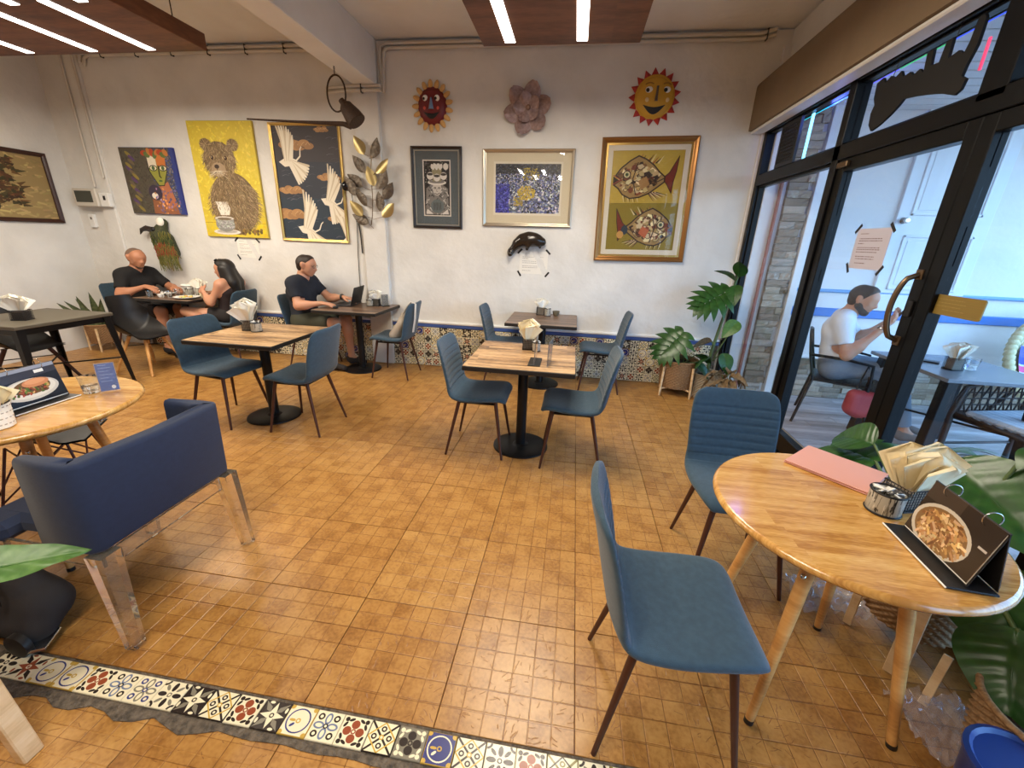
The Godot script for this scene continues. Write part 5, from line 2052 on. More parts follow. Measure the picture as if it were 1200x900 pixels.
func pedestal(label: String, at: Vector3, sx: float, sz: float, top: Material, yaw := 0.0) -> void:
	var t := thing("cafe_table", label, "table", at, yaw)
	var g := G.new()
	g.box(Vector3(0, 0.7325, 0), Vector3(sx, 0.033, sz), 0.004)
	part(t, "table_edge", g.done(), M.blackplastic)
	var o := part(t, "tabletop", top_mesh(sx - 0.006, sz - 0.006, 0.002), top, "wood-grain tabletop")
	o.position.y = 0.7498
	g = G.new()
	g.box(Vector3(0, 0.705, 0), Vector3(0.36, 0.02, 0.36), 0.004)
	g.bar(Vector3(0, 0.02, 0), Vector3(0, 0.71, 0), 0.039, -1, 20)
	part(t, "column", g.done(), M.blacksteel)
	g = G.new()
	g.lathe([Vector2(0.0, 0.032), Vector2(0.05, 0.03), Vector2(0.06, 0.021), Vector2(0.205, 0.017), Vector2(0.215, 0.012), Vector2(0.217, 0.0), Vector2(0, 0)], 40)
	part(t, "base", g.done(), M.blacksteel)

# round oak table on four splayed legs
func oak_table(label: String, at: Vector3, r: float, yaw: float) -> void:
	var t := thing("round_table", label, "table", at, yaw)
	var g := G.new()
	g.group()
	var n := 64
	var pr := [[r - 0.02, 0.718], [r - 0.008, 0.721], [r, 0.730], [r, 0.738], [r - 0.006, 0.746], [r - 0.012, 0.749]]
	for k in pr.size() - 1:
		for j in n:
			var q := []
			for e in [[k, j], [k, j + 1], [k + 1, j + 1], [k + 1, j]]:
				var a: float = TAU * e[1] / n
				var v: Array = pr[e[0]]
				q.append(Vector3(v[0] * cos(a), v[1], -v[0] * sin(a)))
			var U := func(v: Vector3) -> Vector2: return Vector2(0.5 + v.x / (2.1 * r), 0.5 + v.z / (2.1 * r) + (v.y - 0.749) * 0.8)
			g.quad(q[0], q[1], q[2], q[3], U.call(q[0]), U.call(q[1]), U.call(q[2]), U.call(q[3]))
	g.flat()
	var rt := r - 0.012
	for j in n:
		var a0 := TAU * j / n
		var a1 := TAU * (j + 1) / n
		var p0 := Vector3(rt * cos(a0), 0.749, -rt * sin(a0))
		var p1 := Vector3(rt * cos(a1), 0.749, -rt * sin(a1))
		var U := func(v: Vector3) -> Vector2: return Vector2(0.5 + v.x / (2.1 * r), 0.5 + v.z / (2.1 * r))
		g.tri(Vector3(0, 0.749, 0), p0, p1, Vector2(0.5, 0.5), U.call(p0), U.call(p1))
		g.tri(Vector3(0, 0.718, 0), p1 * Vector3(1, 0.718 / 0.749, 1), p0 * Vector3(1, 0.718 / 0.749, 1))
	part(t, "tabletop", g.done(), M.oak, "glossy butcher-block top")
	for k in 4:
		var a := PI / 4 + k * PI / 2
		g = G.new()
		var c := Vector3(cos(a), 0, sin(a))
		g.tube([c * 0.185 + Vector3(0, 0.718, 0), c * 0.225 + Vector3(0, 0.5, 0), c * 0.318], [0.021, 0.021, 0.014], 14)
		var lg := part(t, "leg", g.done(), M.oaklight)
		g = G.new()
		g.ell(c * 0.242 + Vector3(0, 0.6, 0), Vector3(0.009, 0.009, 0.009), 8)
		part(lg, "bolt", g.done(), M.chrome)
		g = G.new()
		g.bar(c * 0.318 + Vector3(0, 0.001, 0), c * 0.3155 + Vector3(0, 0.018, 0), 0.0152, 0.0156, 12)
		part(lg, "foot", g.done(), M.black)
	g = G.new()
	for k in 2:
		var a := PI / 4 + k * PI / 2
		var c := Vector3(cos(a), 0, sin(a))
		g.bar(c * 0.21 + Vector3(0, 0.6, 0), -c * 0.21 + Vector3(0, 0.6, 0), 0.009, -1, 8)
	g.bx(-0.06, 0.06, 0.70, 0.718, -0.06, 0.06, 0.003)
	part(t, "brace", g.done(), M.blacksteel)

# moulded bucket shell, front towards +x
func shell_mesh(wide: float, high: float) -> ArrayMesh:
	var g := G.new()
	for side in 2:
		var f := func(u: float, v: float) -> Vector3:
			var s := v * 2 - 1
			if side == 1:
				s = -s
			var q := u
			var x := 0.0
			var y := 0.0
			if q < 0.5:
				var k := q / 0.5
				x = 0.22 - 0.37 * k
				y = 0.43 - 0.022 * sin(PI * k) + 0.018 * pow(1 - k, 6) * -1.0
			else:
				var k := (q - 0.5) / 0.5
				x = -0.15 - 0.045 * k - 0.07 * sin(PI * 0.5 * minf(1.0, k * 1.6))
				y = 0.43 + (high - 0.43) * k * (0.72 + 0.28 * k)
			var w := wide * (0.80 + 0.26 * sin(PI * clampf(q * 0.95, 0, 1)) - 0.22 * pow(q, 5))
			var side_up := 0.16 * sin(PI * clampf((q - 0.12) / 0.8, 0, 1)) * pow(absf(s), 2.6)
			var fwd := 0.12 * pow(absf(s), 2.4) * smoothstep(0.45, 0.75, q) * (1.0 - 0.6 * smoothstep(0.8, 1.0, q))
			var off := Vector3(0.0, -0.012, 0) if side == 1 else Vector3.ZERO
			return Vector3(x + fwd, y + side_up * (1.0 - smoothstep(0.6, 1.0, q) * 0.9), s * w * (1.0 - 0.12 * pow(absf(s), 3.0))) + off - Vector3(0.01 * (q if side == 1 else 0.0), 0, 0)
		g.surf(f, 30, 22)
	return g.done()

func shell_chair(label: String, at: Vector3, yaw: float, shell: Material, leg: Material, wires := false) -> void:
	var t := thing("shell_chair", label, "chair", at, yaw)
	part(t, "shell", shell_mesh(0.235, 0.83), shell)
	for s in [-1.0, 1.0]:
		for e in [-1.0, 1.0]:
			var g := G.new()
			if wires:
				g.bar(Vector3(0.12 * e, 0.4, 0.12 * s), Vector3(0.2 * e, 0, 0.2 * s), 0.007, -1, 6)
				g.bar(Vector3(0.12 * e, 0.4, -0.12 * s), Vector3(0.19 * e, 0.13, 0.19 * s), 0.005, -1, 6)
				g.bar(Vector3(0.12 * e, 0.4, 0.0), Vector3(-0.18 * e, 0.1, 0.19 * s), 0.005, -1, 6)
			else:
				g.tube([Vector3(0.1 * e, 0.405, 0.09 * s), Vector3(0.23 * e, 0, 0.225 * s)], [0.019, 0.0135], 10)
			part(t, "leg", g.done(), leg)
	if not wires:
		var g := G.new()
		for s in [-1.0, 1.0]:
			g.bar(Vector3(0.135, 0.3, 0.125 * s), Vector3(-0.135, 0.3, -0.125 * s), 0.005, -1, 6)
			g.bar(Vector3(0.12 * s, 0.4, 0.1), Vector3(0.12 * s, 0.4, -0.1), 0.008, -1, 6)
		part(t, "brace", g.done(), M.blacksteel)

func build_furniture() -> void:
	pedestal("square pale wood-grain cafe table in the middle with two menu stands on it", Vector3(-0.44, 0, -0.19), 0.755, 0.755, M.lam)
	pedestal("dark wood-grain cafe table against the wall below the manatee and silver frame", Vector3(-0.42, 0, -1.745), 0.74, 0.72, M.lamdark)
	pedestal("square pale wood-grain cafe table at left of centre, between two blue chairs", Vector3(-2.665, 0, -0.29), 0.755, 0.755, M.lam)
	pedestal("dark wood-grain cafe table by the pillar with the open laptop", Vector3(-2.59, 0, -1.765), 0.75, 0.68, M.lamdark)
	pedestal("dark cafe table laid with dishes, between the couple", Vector3(-4.93, 0, -1.80), 0.76, 0.64, M.lamdark)
	oak_table("round glossy oak table at front right with the pink folder and open menu", Vector3(0.823, 0, 1.44), 0.395, 0.0)
	oak_table("round glossy oak table at the left edge beside the navy armchair", Vector3(-2.63, 0, 1.32), 0.44, 0.15)
	# black steel table at far left
	var t := thing("steel_table", "grey-topped table on black splayed steel legs at far left", "table", Vector3(-4.94, 0, -0.29))
	var g := G.new()
	g.box(Vector3(0, 0.735, 0), Vector3(0.76, 0.03, 0.76), 0.004)
	part(t, "tabletop", g.done(), M.greytop)
	for k in 4:
		var sx: float = [1, 1, -1, -1][k]
		var sz: float = [1, -1, 1, -1][k]
		g = G.new()
		g.flat()
		var top := [Vector3(0.30, 0.72, 0.36), Vector3(0.36, 0.72, 0.36), Vector3(0.36, 0.72, 0.30), Vector3(0.345, 0.72, 0.30), Vector3(0.345, 0.72, 0.345), Vector3(0.30, 0.72, 0.345)]
		var bot := [Vector3(0.38, 0, 0.405), Vector3(0.405, 0, 0.405), Vector3(0.405, 0, 0.38), Vector3(0.395, 0, 0.38), Vector3(0.395, 0, 0.395), Vector3(0.38, 0, 0.395)]
		for j in 6:
			var sc := Vector3(sx, 1, sz)
			g.quad(bot[j] * sc, bot[(j + 1) % 6] * sc, top[(j + 1) % 6] * sc, top[j] * sc)
		g.tri(bot[0] * Vector3(sx, 1, sz), bot[1] * Vector3(sx, 1, sz), bot[4] * Vector3(sx, 1, sz))
		g.tri(bot[1] * Vector3(sx, 1, sz), bot[2] * Vector3(sx, 1, sz), bot[4] * Vector3(sx, 1, sz))
		part(t, "leg", g.done(), M.blacksteel)
	g = G.new()
	g.bar(Vector3(0.36, 0.3, 0.36), Vector3(-0.36, 0.3, -0.36), 0.008, -1, 6)
	g.bar(Vector3(-0.36, 0.3, 0.36), Vector3(0.36, 0.3, -0.36), 0.008, -1, 6)
	g.box(Vector3(0, 0.69, 0.34), Vector3(0.66, 0.05, 0.012), 0.003)
	g.box(Vector3(0, 0.69, -0.34), Vector3(0.66, 0.05, 0.012), 0.003)
	g.box(Vector3(0.34, 0.69, 0), Vector3(0.012, 0.05, 0.66), 0.003)
	g.box(Vector3(-0.34, 0.69, 0), Vector3(0.012, 0.05, 0.66), 0.003)
	part(t, "stretcher", g.done(), M.blacksteel)
	# blue chairs
	var proto := blue_chair(true)
	var plain := blue_chair(false)
	proto.name = numbered("blue_chair")
	add_child(proto)
	proto.position = Vector3(0.275, 0, 1.645)
	proto.rotation.y = 0.0
	tag(proto, "blue channelled chair nearest the viewer, side on at the round oak table", "chair", "blue upholstered chairs")
	for q in [
		["blue channelled chair facing the viewer behind the front-right round oak table", 0.752, 0.86, -PI / 2 - 0.03],
		["blue channelled chair left of the middle table with the two menu stands", -0.765, -0.135, 0.0],
		["blue channelled chair right of the middle table with the two menu stands", -0.045, -0.075, PI],
		["blue chair left of the dark table below the manatee", -0.83, -1.775, 0.0],
		["blue chair right of the dark table below the manatee, near the basket plants", 0.235, -1.775, PI],
		["blue chair left of the left-of-centre pale table, in front of the woman", -2.985, -0.19, -0.16],
		["blue chair right of the left-of-centre pale table, its plain back to the room", -2.26, -0.19, PI],
		["blue chair in which the man with the laptop sits", -3.21, -1.78, 0.0],
		["blue chair by the pillar with a grey bag strap over its back", -2.11, -1.67, PI],
		["blue chair under the woman with long black hair", -4.36, -1.86, PI],
		["blue chair under the bald man in black", -5.68, -1.85, 0.0]]:
		var c := copy_of(proto if q[1] > -1.5 else plain, "blue_chair", q[0], Vector3(q[1], 0, q[2]), q[3])
		c.set_meta("category", "chair")
		c.set_meta("group", "blue upholstered chairs")
	plain.free()
	shell_chair("black bucket chair on pale wooden legs in front of the couple's table", Vector3(-4.83, 0, -1.14), 0.0, M.blackplastic, M.oaklight)
	shell_chair("black bucket chair pushed under the steel table at far left", Vector3(-5.35, 0, -0.42), 0.2, M.blackplastic, M.legbrown)
	shell_chair("dark chair on crossed wire legs under the left round oak table", Vector3(-3.05, 0, 1.02), 0.6, M.blackplastic, mat(Color8(72, 26, 30), 0.4), true)
	armchair()
	stool_bits()
	patio_furniture()

# navy armchair with a straight back and short arms on clear acrylic legs; it faces -x
func armchair() -> void:
	var t := thing("armchair", "navy upholstered armchair with low arms on clear acrylic legs, back to the room", "armchair", Vector3(-1.72, 0, 1.485))
	var g := G.new()
	var hz := 0.31
	var y0 := 0.435
	var y1 := 0.80
	# back and arms as one bent padded panel
	var path := [Vector2(-0.245, -hz), Vector2(-0.10, -hz), Vector2(-0.03, -hz + 0.004), Vector2(0.0, -hz + 0.035), Vector2(0.0, 0.0), Vector2(0.0, hz - 0.035), Vector2(-0.03, hz - 0.004), Vector2(-0.10, hz), Vector2(-0.245, hz)]
	var d := 0.075
	g.group()
	var rings := []
	for k in path.size():
		var p: Vector2 = path[k]
		var tn: Vector2 = (path[mini(k + 1, path.size() - 1)] - path[maxi(k - 1, 0)]).normalized()
		var nr := Vector2(-tn.y, tn.x)   # inwards
		var sc := 0.55 if k == 0 or k == path.size() - 1 else 1.0
		var ring := []
		var rr := 0.02
		for c in [[0, 0, 2], [1, 0, 3], [1, 1, 0], [0, 1, 1]]:
			for j in 5:
				var a: float = (c[2] + j / 4.0) * PI / 2
				var u: float = (d - rr if c[0] else rr) + rr * cos(a)
				var v: float = (y1 - rr if c[1] else y0 + rr) + rr * sin(a)
				u = d / 2 + (u - d / 2) * sc
				var bulge := 0.010 * sin(PI * (v - y0) / (y1 - y0)) * (1.0 if c[0] == 0 else -1.0)
				var lean := (v - y0) * 0.10
				ring.append(Vector3(p.x + nr.x * (u - bulge) + lean * (1.0 - absf(p.y) / hz * 0.6), v, p.y + nr.y * (u - bulge)))
		rings.append(ring)
	for k in rings.size() - 1:
		for j in 20:
			var j2 := (j + 1) % 20
			g.quad(rings[k][j], rings[k][j2], rings[k + 1][j2], rings[k + 1][j])
	for e in [0, rings.size() - 1]:
		var c := Vector3.ZERO
		for v in rings[e]:
			c += v / 20.0
		for j in 20:
			g.tri(c, rings[e][j], rings[e][(j + 1) % 20])
	part(t, "backrest", g.done(), M.navy, "bent padded back and arms")
	g = G.new()
	g.box(Vector3(-0.29, 0.455, 0), Vector3(0.50, 0.085, 2 * hz - 0.15), 0.025)
	g.box(Vector3(-0.50, 0.455, 0), Vector3(0.16, 0.083, 2 * hz - 0.02), 0.025)
	part(t, "seat", g.done(), M.navy)
	for q in [[-0.02, hz - 0.035, 0.03, 0.02], [-0.02, -hz + 0.035, 0.03, -0.02], [-0.52, hz - 0.04, -0.03, 0.01], [-0.52, -hz + 0.04, -0.03, -0.01]]:
		g = G.new()
		g.flat()
		var w0 := 0.036
		var w1 := 0.022
		var top := []
		var bot := []
		for c in [[-1, 1], [1, 1], [1, -1], [-1, -1]]:
			top.append(Vector3(q[0] + c[0] * w0, 0.43, q[1] + c[1] * w0))
			bot.append(Vector3(q[0] + q[2] + c[0] * w1, 0, q[1] + q[3] + c[1] * w1))
		for k in 4:
			g.quad(bot[k], bot[(k + 1) % 4], top[(k + 1) % 4], top[k])
		g.quad(top[0], top[1], top[2], top[3])
		g.quad(bot[3], bot[2], bot[1], bot[0])
		part(t, "leg", g.done(), M.acrylic, "clear acrylic leg")
	g = G.new()
	g.box(Vector3(-0.02, 0.395, 0), Vector3(0.014, 0.07, 2 * hz - 0.14), 0.003)
	g.box(Vector3(-0.27, 0.395, hz - 0.035), Vector3(0.43, 0.07, 0.014), 0.003)
	g.box(Vector3(-0.27, 0.395, -hz + 0.035), Vector3(0.43, 0.07, 0.014), 0.003)
	part(t, "apron", g.done(), M.acrylic, "clear acrylic apron")

func stool_bits() -> void:
	# pale wooden stand with a striped seat at the lower left corner
	var t := thing("wooden_stool", "pale wooden stool leg and rail at the lower left corner", "stool", Vector3(-1.86, 0, 2.30))
	for q in [[0.13, -0.16], [0.13, 0.2], [-0.22, -0.16], [-0.22, 0.2]]:
		var g := G.new()
		var b := Basis(Vector3.BACK, 0.12 * signf(q[0]))
		g.box(Vector3(q[0] + 0.03 * signf(q[0]), 0.24, q[1]), Vector3(0.038, 0.49, 0.05), 0.004, b)
		part(t, "leg", g.done(), M.pine)
	var g := G.new()
	g.box(Vector3(-0.04, 0.15, -0.16), Vector3(0.34, 0.035, 0.025), 0.003)
	g.box(Vector3(-0.04, 0.15, 0.2), Vector3(0.34, 0.035, 0.025), 0.003)
	part(t, "rail", g.done(), M.pine)
	g = G.new()
	g.box(Vector3(-0.05, 0.49, 0.02), Vector3(0.42, 0.03, 0.46), 0.006)
	part(t, "seat", g.done(), M.pine)
	# black folded trolley below the leaf
	t = thing("trolley", "black folded trolley with a bent metal rod in the dark lower left corner", "trolley", Vector3(-2.18, 0, 1.76))
	part(t, "body", blob([[Vector3(-0.2, 0.12, -0.05), Vector3(0.08, 0.13, 0.0), 0.09, 0.08], [Vector3(-0.2, 0.28, -0.02), Vector3(0.02, 0.22, 0.0), 0.07, 0.05], [Vector3(-0.15, 0.06, 0.06), Vector3(0.1, 0.06, 0.06), 0.05, 0.05]], 0.014, 0.02), M.darkcloth)
	for s in [-0.12, 0.1]:
		g = G.new()
		g.lathe([Vector2(0, 0.018), Vector2(0.03, 0.018), Vector2(0.05, 0.012), Vector2(0.05, -0.012), Vector2(0.03, -0.018), Vector2(0, -0.018)], 18, Transform3D(Basis(Vector3.RIGHT, PI / 2), Vector3(s, 0.05, 0.125)))
		part(t, "wheel", g.done(), M.blackplastic)
	g = G.new()
	g.tube([Vector3(-0.03, 0.4, 0.05), Vector3(0.04, 0.2, 0.10), Vector3(-0.08, 0.14, 0.13), Vector3(-0.2, 0.11, 0.15)], 0.006, 6)
	part(t, "rod", g.done(), M.chrome)
	g = G.new()
	g.box(Vector3(0.14, 0.03, 0.08), Vector3(0.06, 0.012, 0.10), 0.003, Basis(Vector3.UP, 0.5))
	part(t, "footplate", g.done(), M.chrome)

# ---------------------------------------------------------------- furniture outside
func patio_furniture() -> void:
	# black metal chair of the man outside, front towards +x
	var t := thing("metal_chair", "black metal armchair outside with the bearded man in it", "chair", Vector3(2.42, 0, -1.34), -0.5)
	var g := G.new()
	g.surf(func(u: float, v: float) -> Vector3: return Vector3(-0.22 + 0.44 * u, 0.445 - 0.02 * sin(PI * u), 0.22 - 0.44 * v), 8, 8)
	g.box(Vector3(0, 0.43, 0), Vector3(0.44, 0.02, 0.44), 0.006)
	part(t, "seat", g.done(), M.blackplastic)
	g = G.new()
	g.tube([Vector3(-0.2, 0.44, 0.22), Vector3(-0.26, 0.65, 0.22), Vector3(-0.30, 0.84, 0.18), Vector3(-0.31, 0.87, 0.0), Vector3(-0.30, 0.84, -0.18), Vector3(-0.26, 0.65, -0.22), Vector3(-0.2, 0.44, -0.22)], 0.012, 8)
	for k in 5:
		g.bar(Vector3(-0.21, 0.44, -0.14 + k * 0.07), Vector3(-0.305, 0.86, -0.12 + k * 0.06), 0.006, -1, 6)
	part(t, "backrest", g.done(), M.blacksteel)
	for s in [-1.0, 1.0]:
		g = G.new()
		g.tube([Vector3(-0.255, 0.66, 0.23 * s), Vector3(0.0, 0.665, 0.255 * s), Vector3(0.19, 0.64, 0.25 * s), Vector3(0.21, 0.44, 0.23 * s)], 0.013, 8)
		part(t, "arm", g.done(), M.blacksteel)
		for e in [-1.0, 1.0]:
			g = G.new()
			g.tube([Vector3(0.2 * e, 0.44, 0.21 * s), Vector3(0.27 * e, 0, 0.27 * s)], [0.016, 0.012], 8)
			part(t, "leg", g.done(), M.blacksteel)
	# outdoor table
	t = thing("patio_table", "grey-topped table on black tapered legs outside the glass door", "table", Vector3(2.87, 0, -0.77))
	g = G.new()
	g.box(Vector3(0, 0.735, 0), Vector3(0.74, 0.028, 0.80), 0.004)
	part(t, "tabletop", g.done(), mat(Color8(120, 124, 130), 0.25))
	for s in [-1.0, 1.0]:
		for e in [-1.0, 1.0]:
			g = G.new()
			g.box(Vector3(0.31 * e, 0.36, 0.34 * s), Vector3(0.075, 0.73, 0.075), 0.006, Basis(Vector3.BACK, 0.06 * e) * Basis(Vector3.RIGHT, -0.06 * s))
			part(t, "leg", g.done(), M.blacksteel)
	g = G.new()
	g.bar(Vector3(0.33, 0.32, 0.36), Vector3(-0.33, 0.32, -0.36), 0.009, -1, 6)
	g.bar(Vector3(-0.33, 0.32, 0.36), Vector3(0.33, 0.32, -0.36), 0.009, -1, 6)
	part(t, "stretcher", g.done(), M.blacksteel)
	# dark wicker armchair, front towards -x
	t = thing("wicker_armchair", "dark wicker armchair with a pale patterned seat pad outside at the right", "armchair", Vector3(3.22, 0, -0.42), 0.25)
	g = G.new()
	for k in 9:
		g.bar(Vector3(-0.28, 0.41, -0.28 + k * 0.07), Vector3(0.28, 0.40, -0.28 + k * 0.07), 0.011, -1, 6)
	g.tube([Vector3(-0.3, 0.40, -0.3), Vector3(-0.3, 0.40, 0.3), Vector3(0.3, 0.39, 0.3), Vector3(0.3, 0.39, -0.3)], 0.028, 8, true)
	part(t, "seat", g.done(), M.wicker)
	for s in [-1.0, 1.0]:
		g = G.new()
		g.tube([Vector3(-0.30, 0.0, 0.3 * s), Vector3(-0.31, 0.40, 0.31 * s), Vector3(-0.27, 0.62, 0.31 * s), Vector3(-0.15, 0.66, 0.31 * s), Vector3(0.1, 0.64, 0.31 * s), Vector3(0.33, 0.64, 0.3 * s)], 0.021, 8)
		part(t, "arm", g.done(), M.wicker)
		if s < 0:
			g = G.new()
			for k in 9:
				g.tube([Vector3(-0.28 + k * 0.07, 0.4, 0.3 * s), Vector3(-0.24 + k * 0.07, 0.52, 0.31 * s), Vector3(-0.28 + k * 0.07, 0.64, 0.305 * s)], 0.006, 5)
				g.tube([Vector3(-0.28 + k * 0.07, 0.4, 0.3 * s), Vector3(-0.32 + k * 0.07, 0.52, 0.31 * s), Vector3(-0.28 + k * 0.07, 0.64, 0.305 * s)], 0.006, 5)
			for k in 4:
				g.bar(Vector3(-0.28, 0.43 + k * 0.05, 0.31 * s), Vector3(0.3, 0.43 + k * 0.05, 0.31 * s), 0.006, -1, 5)
			part(t, "side_panel", g.done(), M.wicker)
		g = G.new()
		g.bar(Vector3(0.3, 0.4, 0.28 * s), Vector3(0.33, 0, 0.29 * s), 0.02, -1, 8)
		g.bar(Vector3(-0.3, 0.16, 0.3 * s), Vector3(0.32, 0.16, 0.29 * s), 0.010, -1, 6)
		part(t, "leg", g.done(), M.wicker)
	g = G.new()
	for k in 13:
		var z := -0.3 + k * 0.05
		g.bar(Vector3(0.3, 0.4, z), Vector3(0.38, 0.85, z), 0.009, -1, 5)
	for k in 9:
		g.bar(Vector3(0.31 + k * 0.008, 0.45 + k * 0.05, -0.3), Vector3(0.31 + k * 0.008, 0.45 + k * 0.05, 0.3), 0.008, -1, 5)
	g.tube([Vector3(0.3, 0.4, -0.31), Vector3(0.38, 0.86, -0.3), Vector3(0.38, 0.86, 0.3), Vector3(0.3, 0.4, 0.31)], 0.02, 8)
	part(t, "backrest", g.done(), M.wicker)
	var pad := G.new()
	pad.box(Vector3(-0.01, 0.435, 0), Vector3(0.54, 0.045, 0.52), 0.018)
	var pp := Pic.new(128, 128, Color8(206, 214, 222))
	for k in 8:
		pp.rect(0, k / 8.0, 1, k / 8.0 + 0.03, Color8(168, 186, 204))
		pp.rect(k / 8.0, 0, k / 8.0 + 0.02, 1, Color8(188, 200, 214))
	var pm := texm(pp.tex(), 0.9)
	part(t, "seat_pad", pad.done(), pm, "pale patterned seat pad")
	# round cream wicker chair against the patio wall
	t = thing("round_wicker_chair", "round cream wicker chair with a striped cushion against the patio wall", "chair", Vector3(4.45, 0, -1.55), 0.0)
	g = G.new()
	var bt := Basis(Vector3.RIGHT, -0.45)
	var C := Vector3(0, 0.62, -0.05)
	for ringk in 9:
		var rr := 0.08 + ringk * 0.048
		var dep := -0.24 * (1 - pow(rr / 0.47, 2))
		var pts := []
		for k in 40:
			pts.append(C + bt * Vector3(rr * cos(TAU * k / 40), rr * sin(TAU * k / 40), dep))
		g.tube(pts, 0.016, 6, true)
	for k in 40:
		var a := TAU * k / 40
		var pts := []
		for q in 6:
			var rr := 0.06 + q * 0.08
			pts.append(C + bt * Vector3(rr * cos(a), rr * sin(a), -0.24 * (1 - pow(rr / 0.47, 2)) - 0.012))
		g.tube(pts, 0.011, 5)
	part(t, "bowl", g.done(), M.cream_wicker)
	g = G.new()
	for k in 60:
		var a := TAU * k / 60
		var c := C + bt * Vector3(0.475 * cos(a), 0.475 * sin(a), 0.0)
		var o := bt * Vector3(cos(a), sin(a), 0)
		g.ell(c, Vector3(0.045, 0.034, 0.05), 8, Basis(o, bt * Vector3(-sin(a), cos(a), 0), bt * Vector3(0, 0, 1)) * Basis(Vector3(1, 0, 0), 0.6))
	part(t, "rolled_rim", g.done(), M.cream_wicker)
	for s in [[-0.3, 0.2], [0.3, 0.2], [-0.28, -0.3], [0.28, -0.3]]:
		g = G.new()
		g.bar(Vector3(s[0] * 0.7, 0.34, s[1] * 0.7 + 0.02), Vector3(s[0], 0, s[1]), 0.018, -1, 8)
		part(t, "leg", g.done(), M.wicker)
	g = G.new()
	g.surf(func(u: float, v: float) -> Vector3:
		var x := (u - 0.5) * 0.62
		var y := (v - 0.5) * 0.52 - 0.06
		var q := (x * x + y * y) / 0.2
		return C + bt * Vector3(x, y, -0.17 + 0.16 * q + 0.006 * cos(u * TAU * 5)), 30, 14)
	pp = Pic.new(64, 128, Color8(206, 214, 232))
	pp.rect(0, 0.0, 1, 0.2, Color8(92, 96, 200))
	pp.rect(0, 0.2, 1, 0.34, Color8(70, 80, 190))
	pp.rect(0, 0.36, 1, 0.48, Color8(222, 84, 132))
	pp.rect(0, 0.56, 1, 0.6, Color8(150, 180, 220))
	part(t, "cushion", g.done(), texm(pp.tex(), 0.9), "blue, pink and white striped cushion")

# ---------------------------------------------------------------- things on the tables
const TT := 0.7505

func napkins(at: Vector3, h: float, w: float, m: Material, label: String, sd: int, spread := 1.0) -> void:
	var r := RandomNumberGenerator.new()
	r.seed = sd
	var g := G.new()
	for k in 11:
		var side := -1.0 if k % 2 else 1.0
		var q := (k / 2) / 5.0
		var b := Basis(Vector3.UP, r.randf_range(-0.35, 0.35) + (0.5 if k > 7 else 0.0)) * Basis(Vector3.RIGHT, side * q * 0.38 * spread) * Basis(Vector3.BACK, r.randf_range(-0.2, 0.2))
		var hh := h * r.randf_range(0.84, 1.0) * (1.0 - 0.12 * q)
		var bow := r.randf_range(-0.02, 0.02)
		var pk := r.randf_range(-0.5, 0.5)
		for face in 2:
			var f := func(u: float, v: float) -> Vector3:
				if face == 1:
					u = 1 - u
				var s := u * 2 - 1
				var ww := w * 0.5 * (0.30 + 0.70 * v / 0.8 if v < 0.8 else 1.0 - 0.95 * (v - 0.8) / 0.2)
				return b * Vector3(s * ww + pk * w * 0.4 * v * v, hh * v, side * q * 0.012 + bow * s * s + 0.006 * v * sin(s * 7.0 + k) + (0.001 if face == 0 else -0.001))
			g.surf(f, 10, 10)
	solo("paper_napkins", g.done(), m, label, "napkins", at, 0.0, "")

# open-topped caddy of black bent wire mesh
func caddy(at: Vector3, yaw: float, w: float, d: float, h: float, label: String, m: Material = null) -> void:
	var t := thing("napkin_caddy", label, "napkin holder", at, yaw)
	var g: G
	for y in [0.004, h]:
		g = G.new()
		g.tube([Vector3(-w / 2, y, -d / 2), Vector3(w / 2, y, -d / 2), Vector3(w / 2, y, d / 2), Vector3(-w / 2, y, d / 2)], 0.0032, 6, true)
		part(t, "rim", g.done(), M.black)
	g = G.new()
	g.box(Vector3(0, 0.003, 0), Vector3(w, 0.004, d), 0.001)
	part(t, "base", g.done(), M.black)
	g = G.new()
	for s in [-1.0, 1.0]:
		for k in 9:
			var u := -0.5 + k / 8.0
			g.bar(Vector3(u * w, 0, s * d / 2), Vector3(u * w, h, s * d / 2), 0.0013, -1, 4)
			g.bar(Vector3(s * w / 2, 0, u * d), Vector3(s * w / 2, h, u * d), 0.0013, -1, 4)
			g.bar(Vector3(-w / 2, h * k / 8, s * d / 2), Vector3(w / 2, h * k / 8, s * d / 2), 0.0013, -1, 4)
			g.bar(Vector3(s * w / 2, h * k / 8, -d / 2), Vector3(s * w / 2, h * k / 8, d / 2), 0.0013, -1, 4)
	part(t, "wire_mesh", g.done(), M.black)
	g = G.new()
	g.box(Vector3(0, h * 0.48, 0), Vector3(w * 0.86, h * 0.9, d * 0.8), 0.004)
	part(t, "paper_stack", g.done(), m if m else M.napkin)

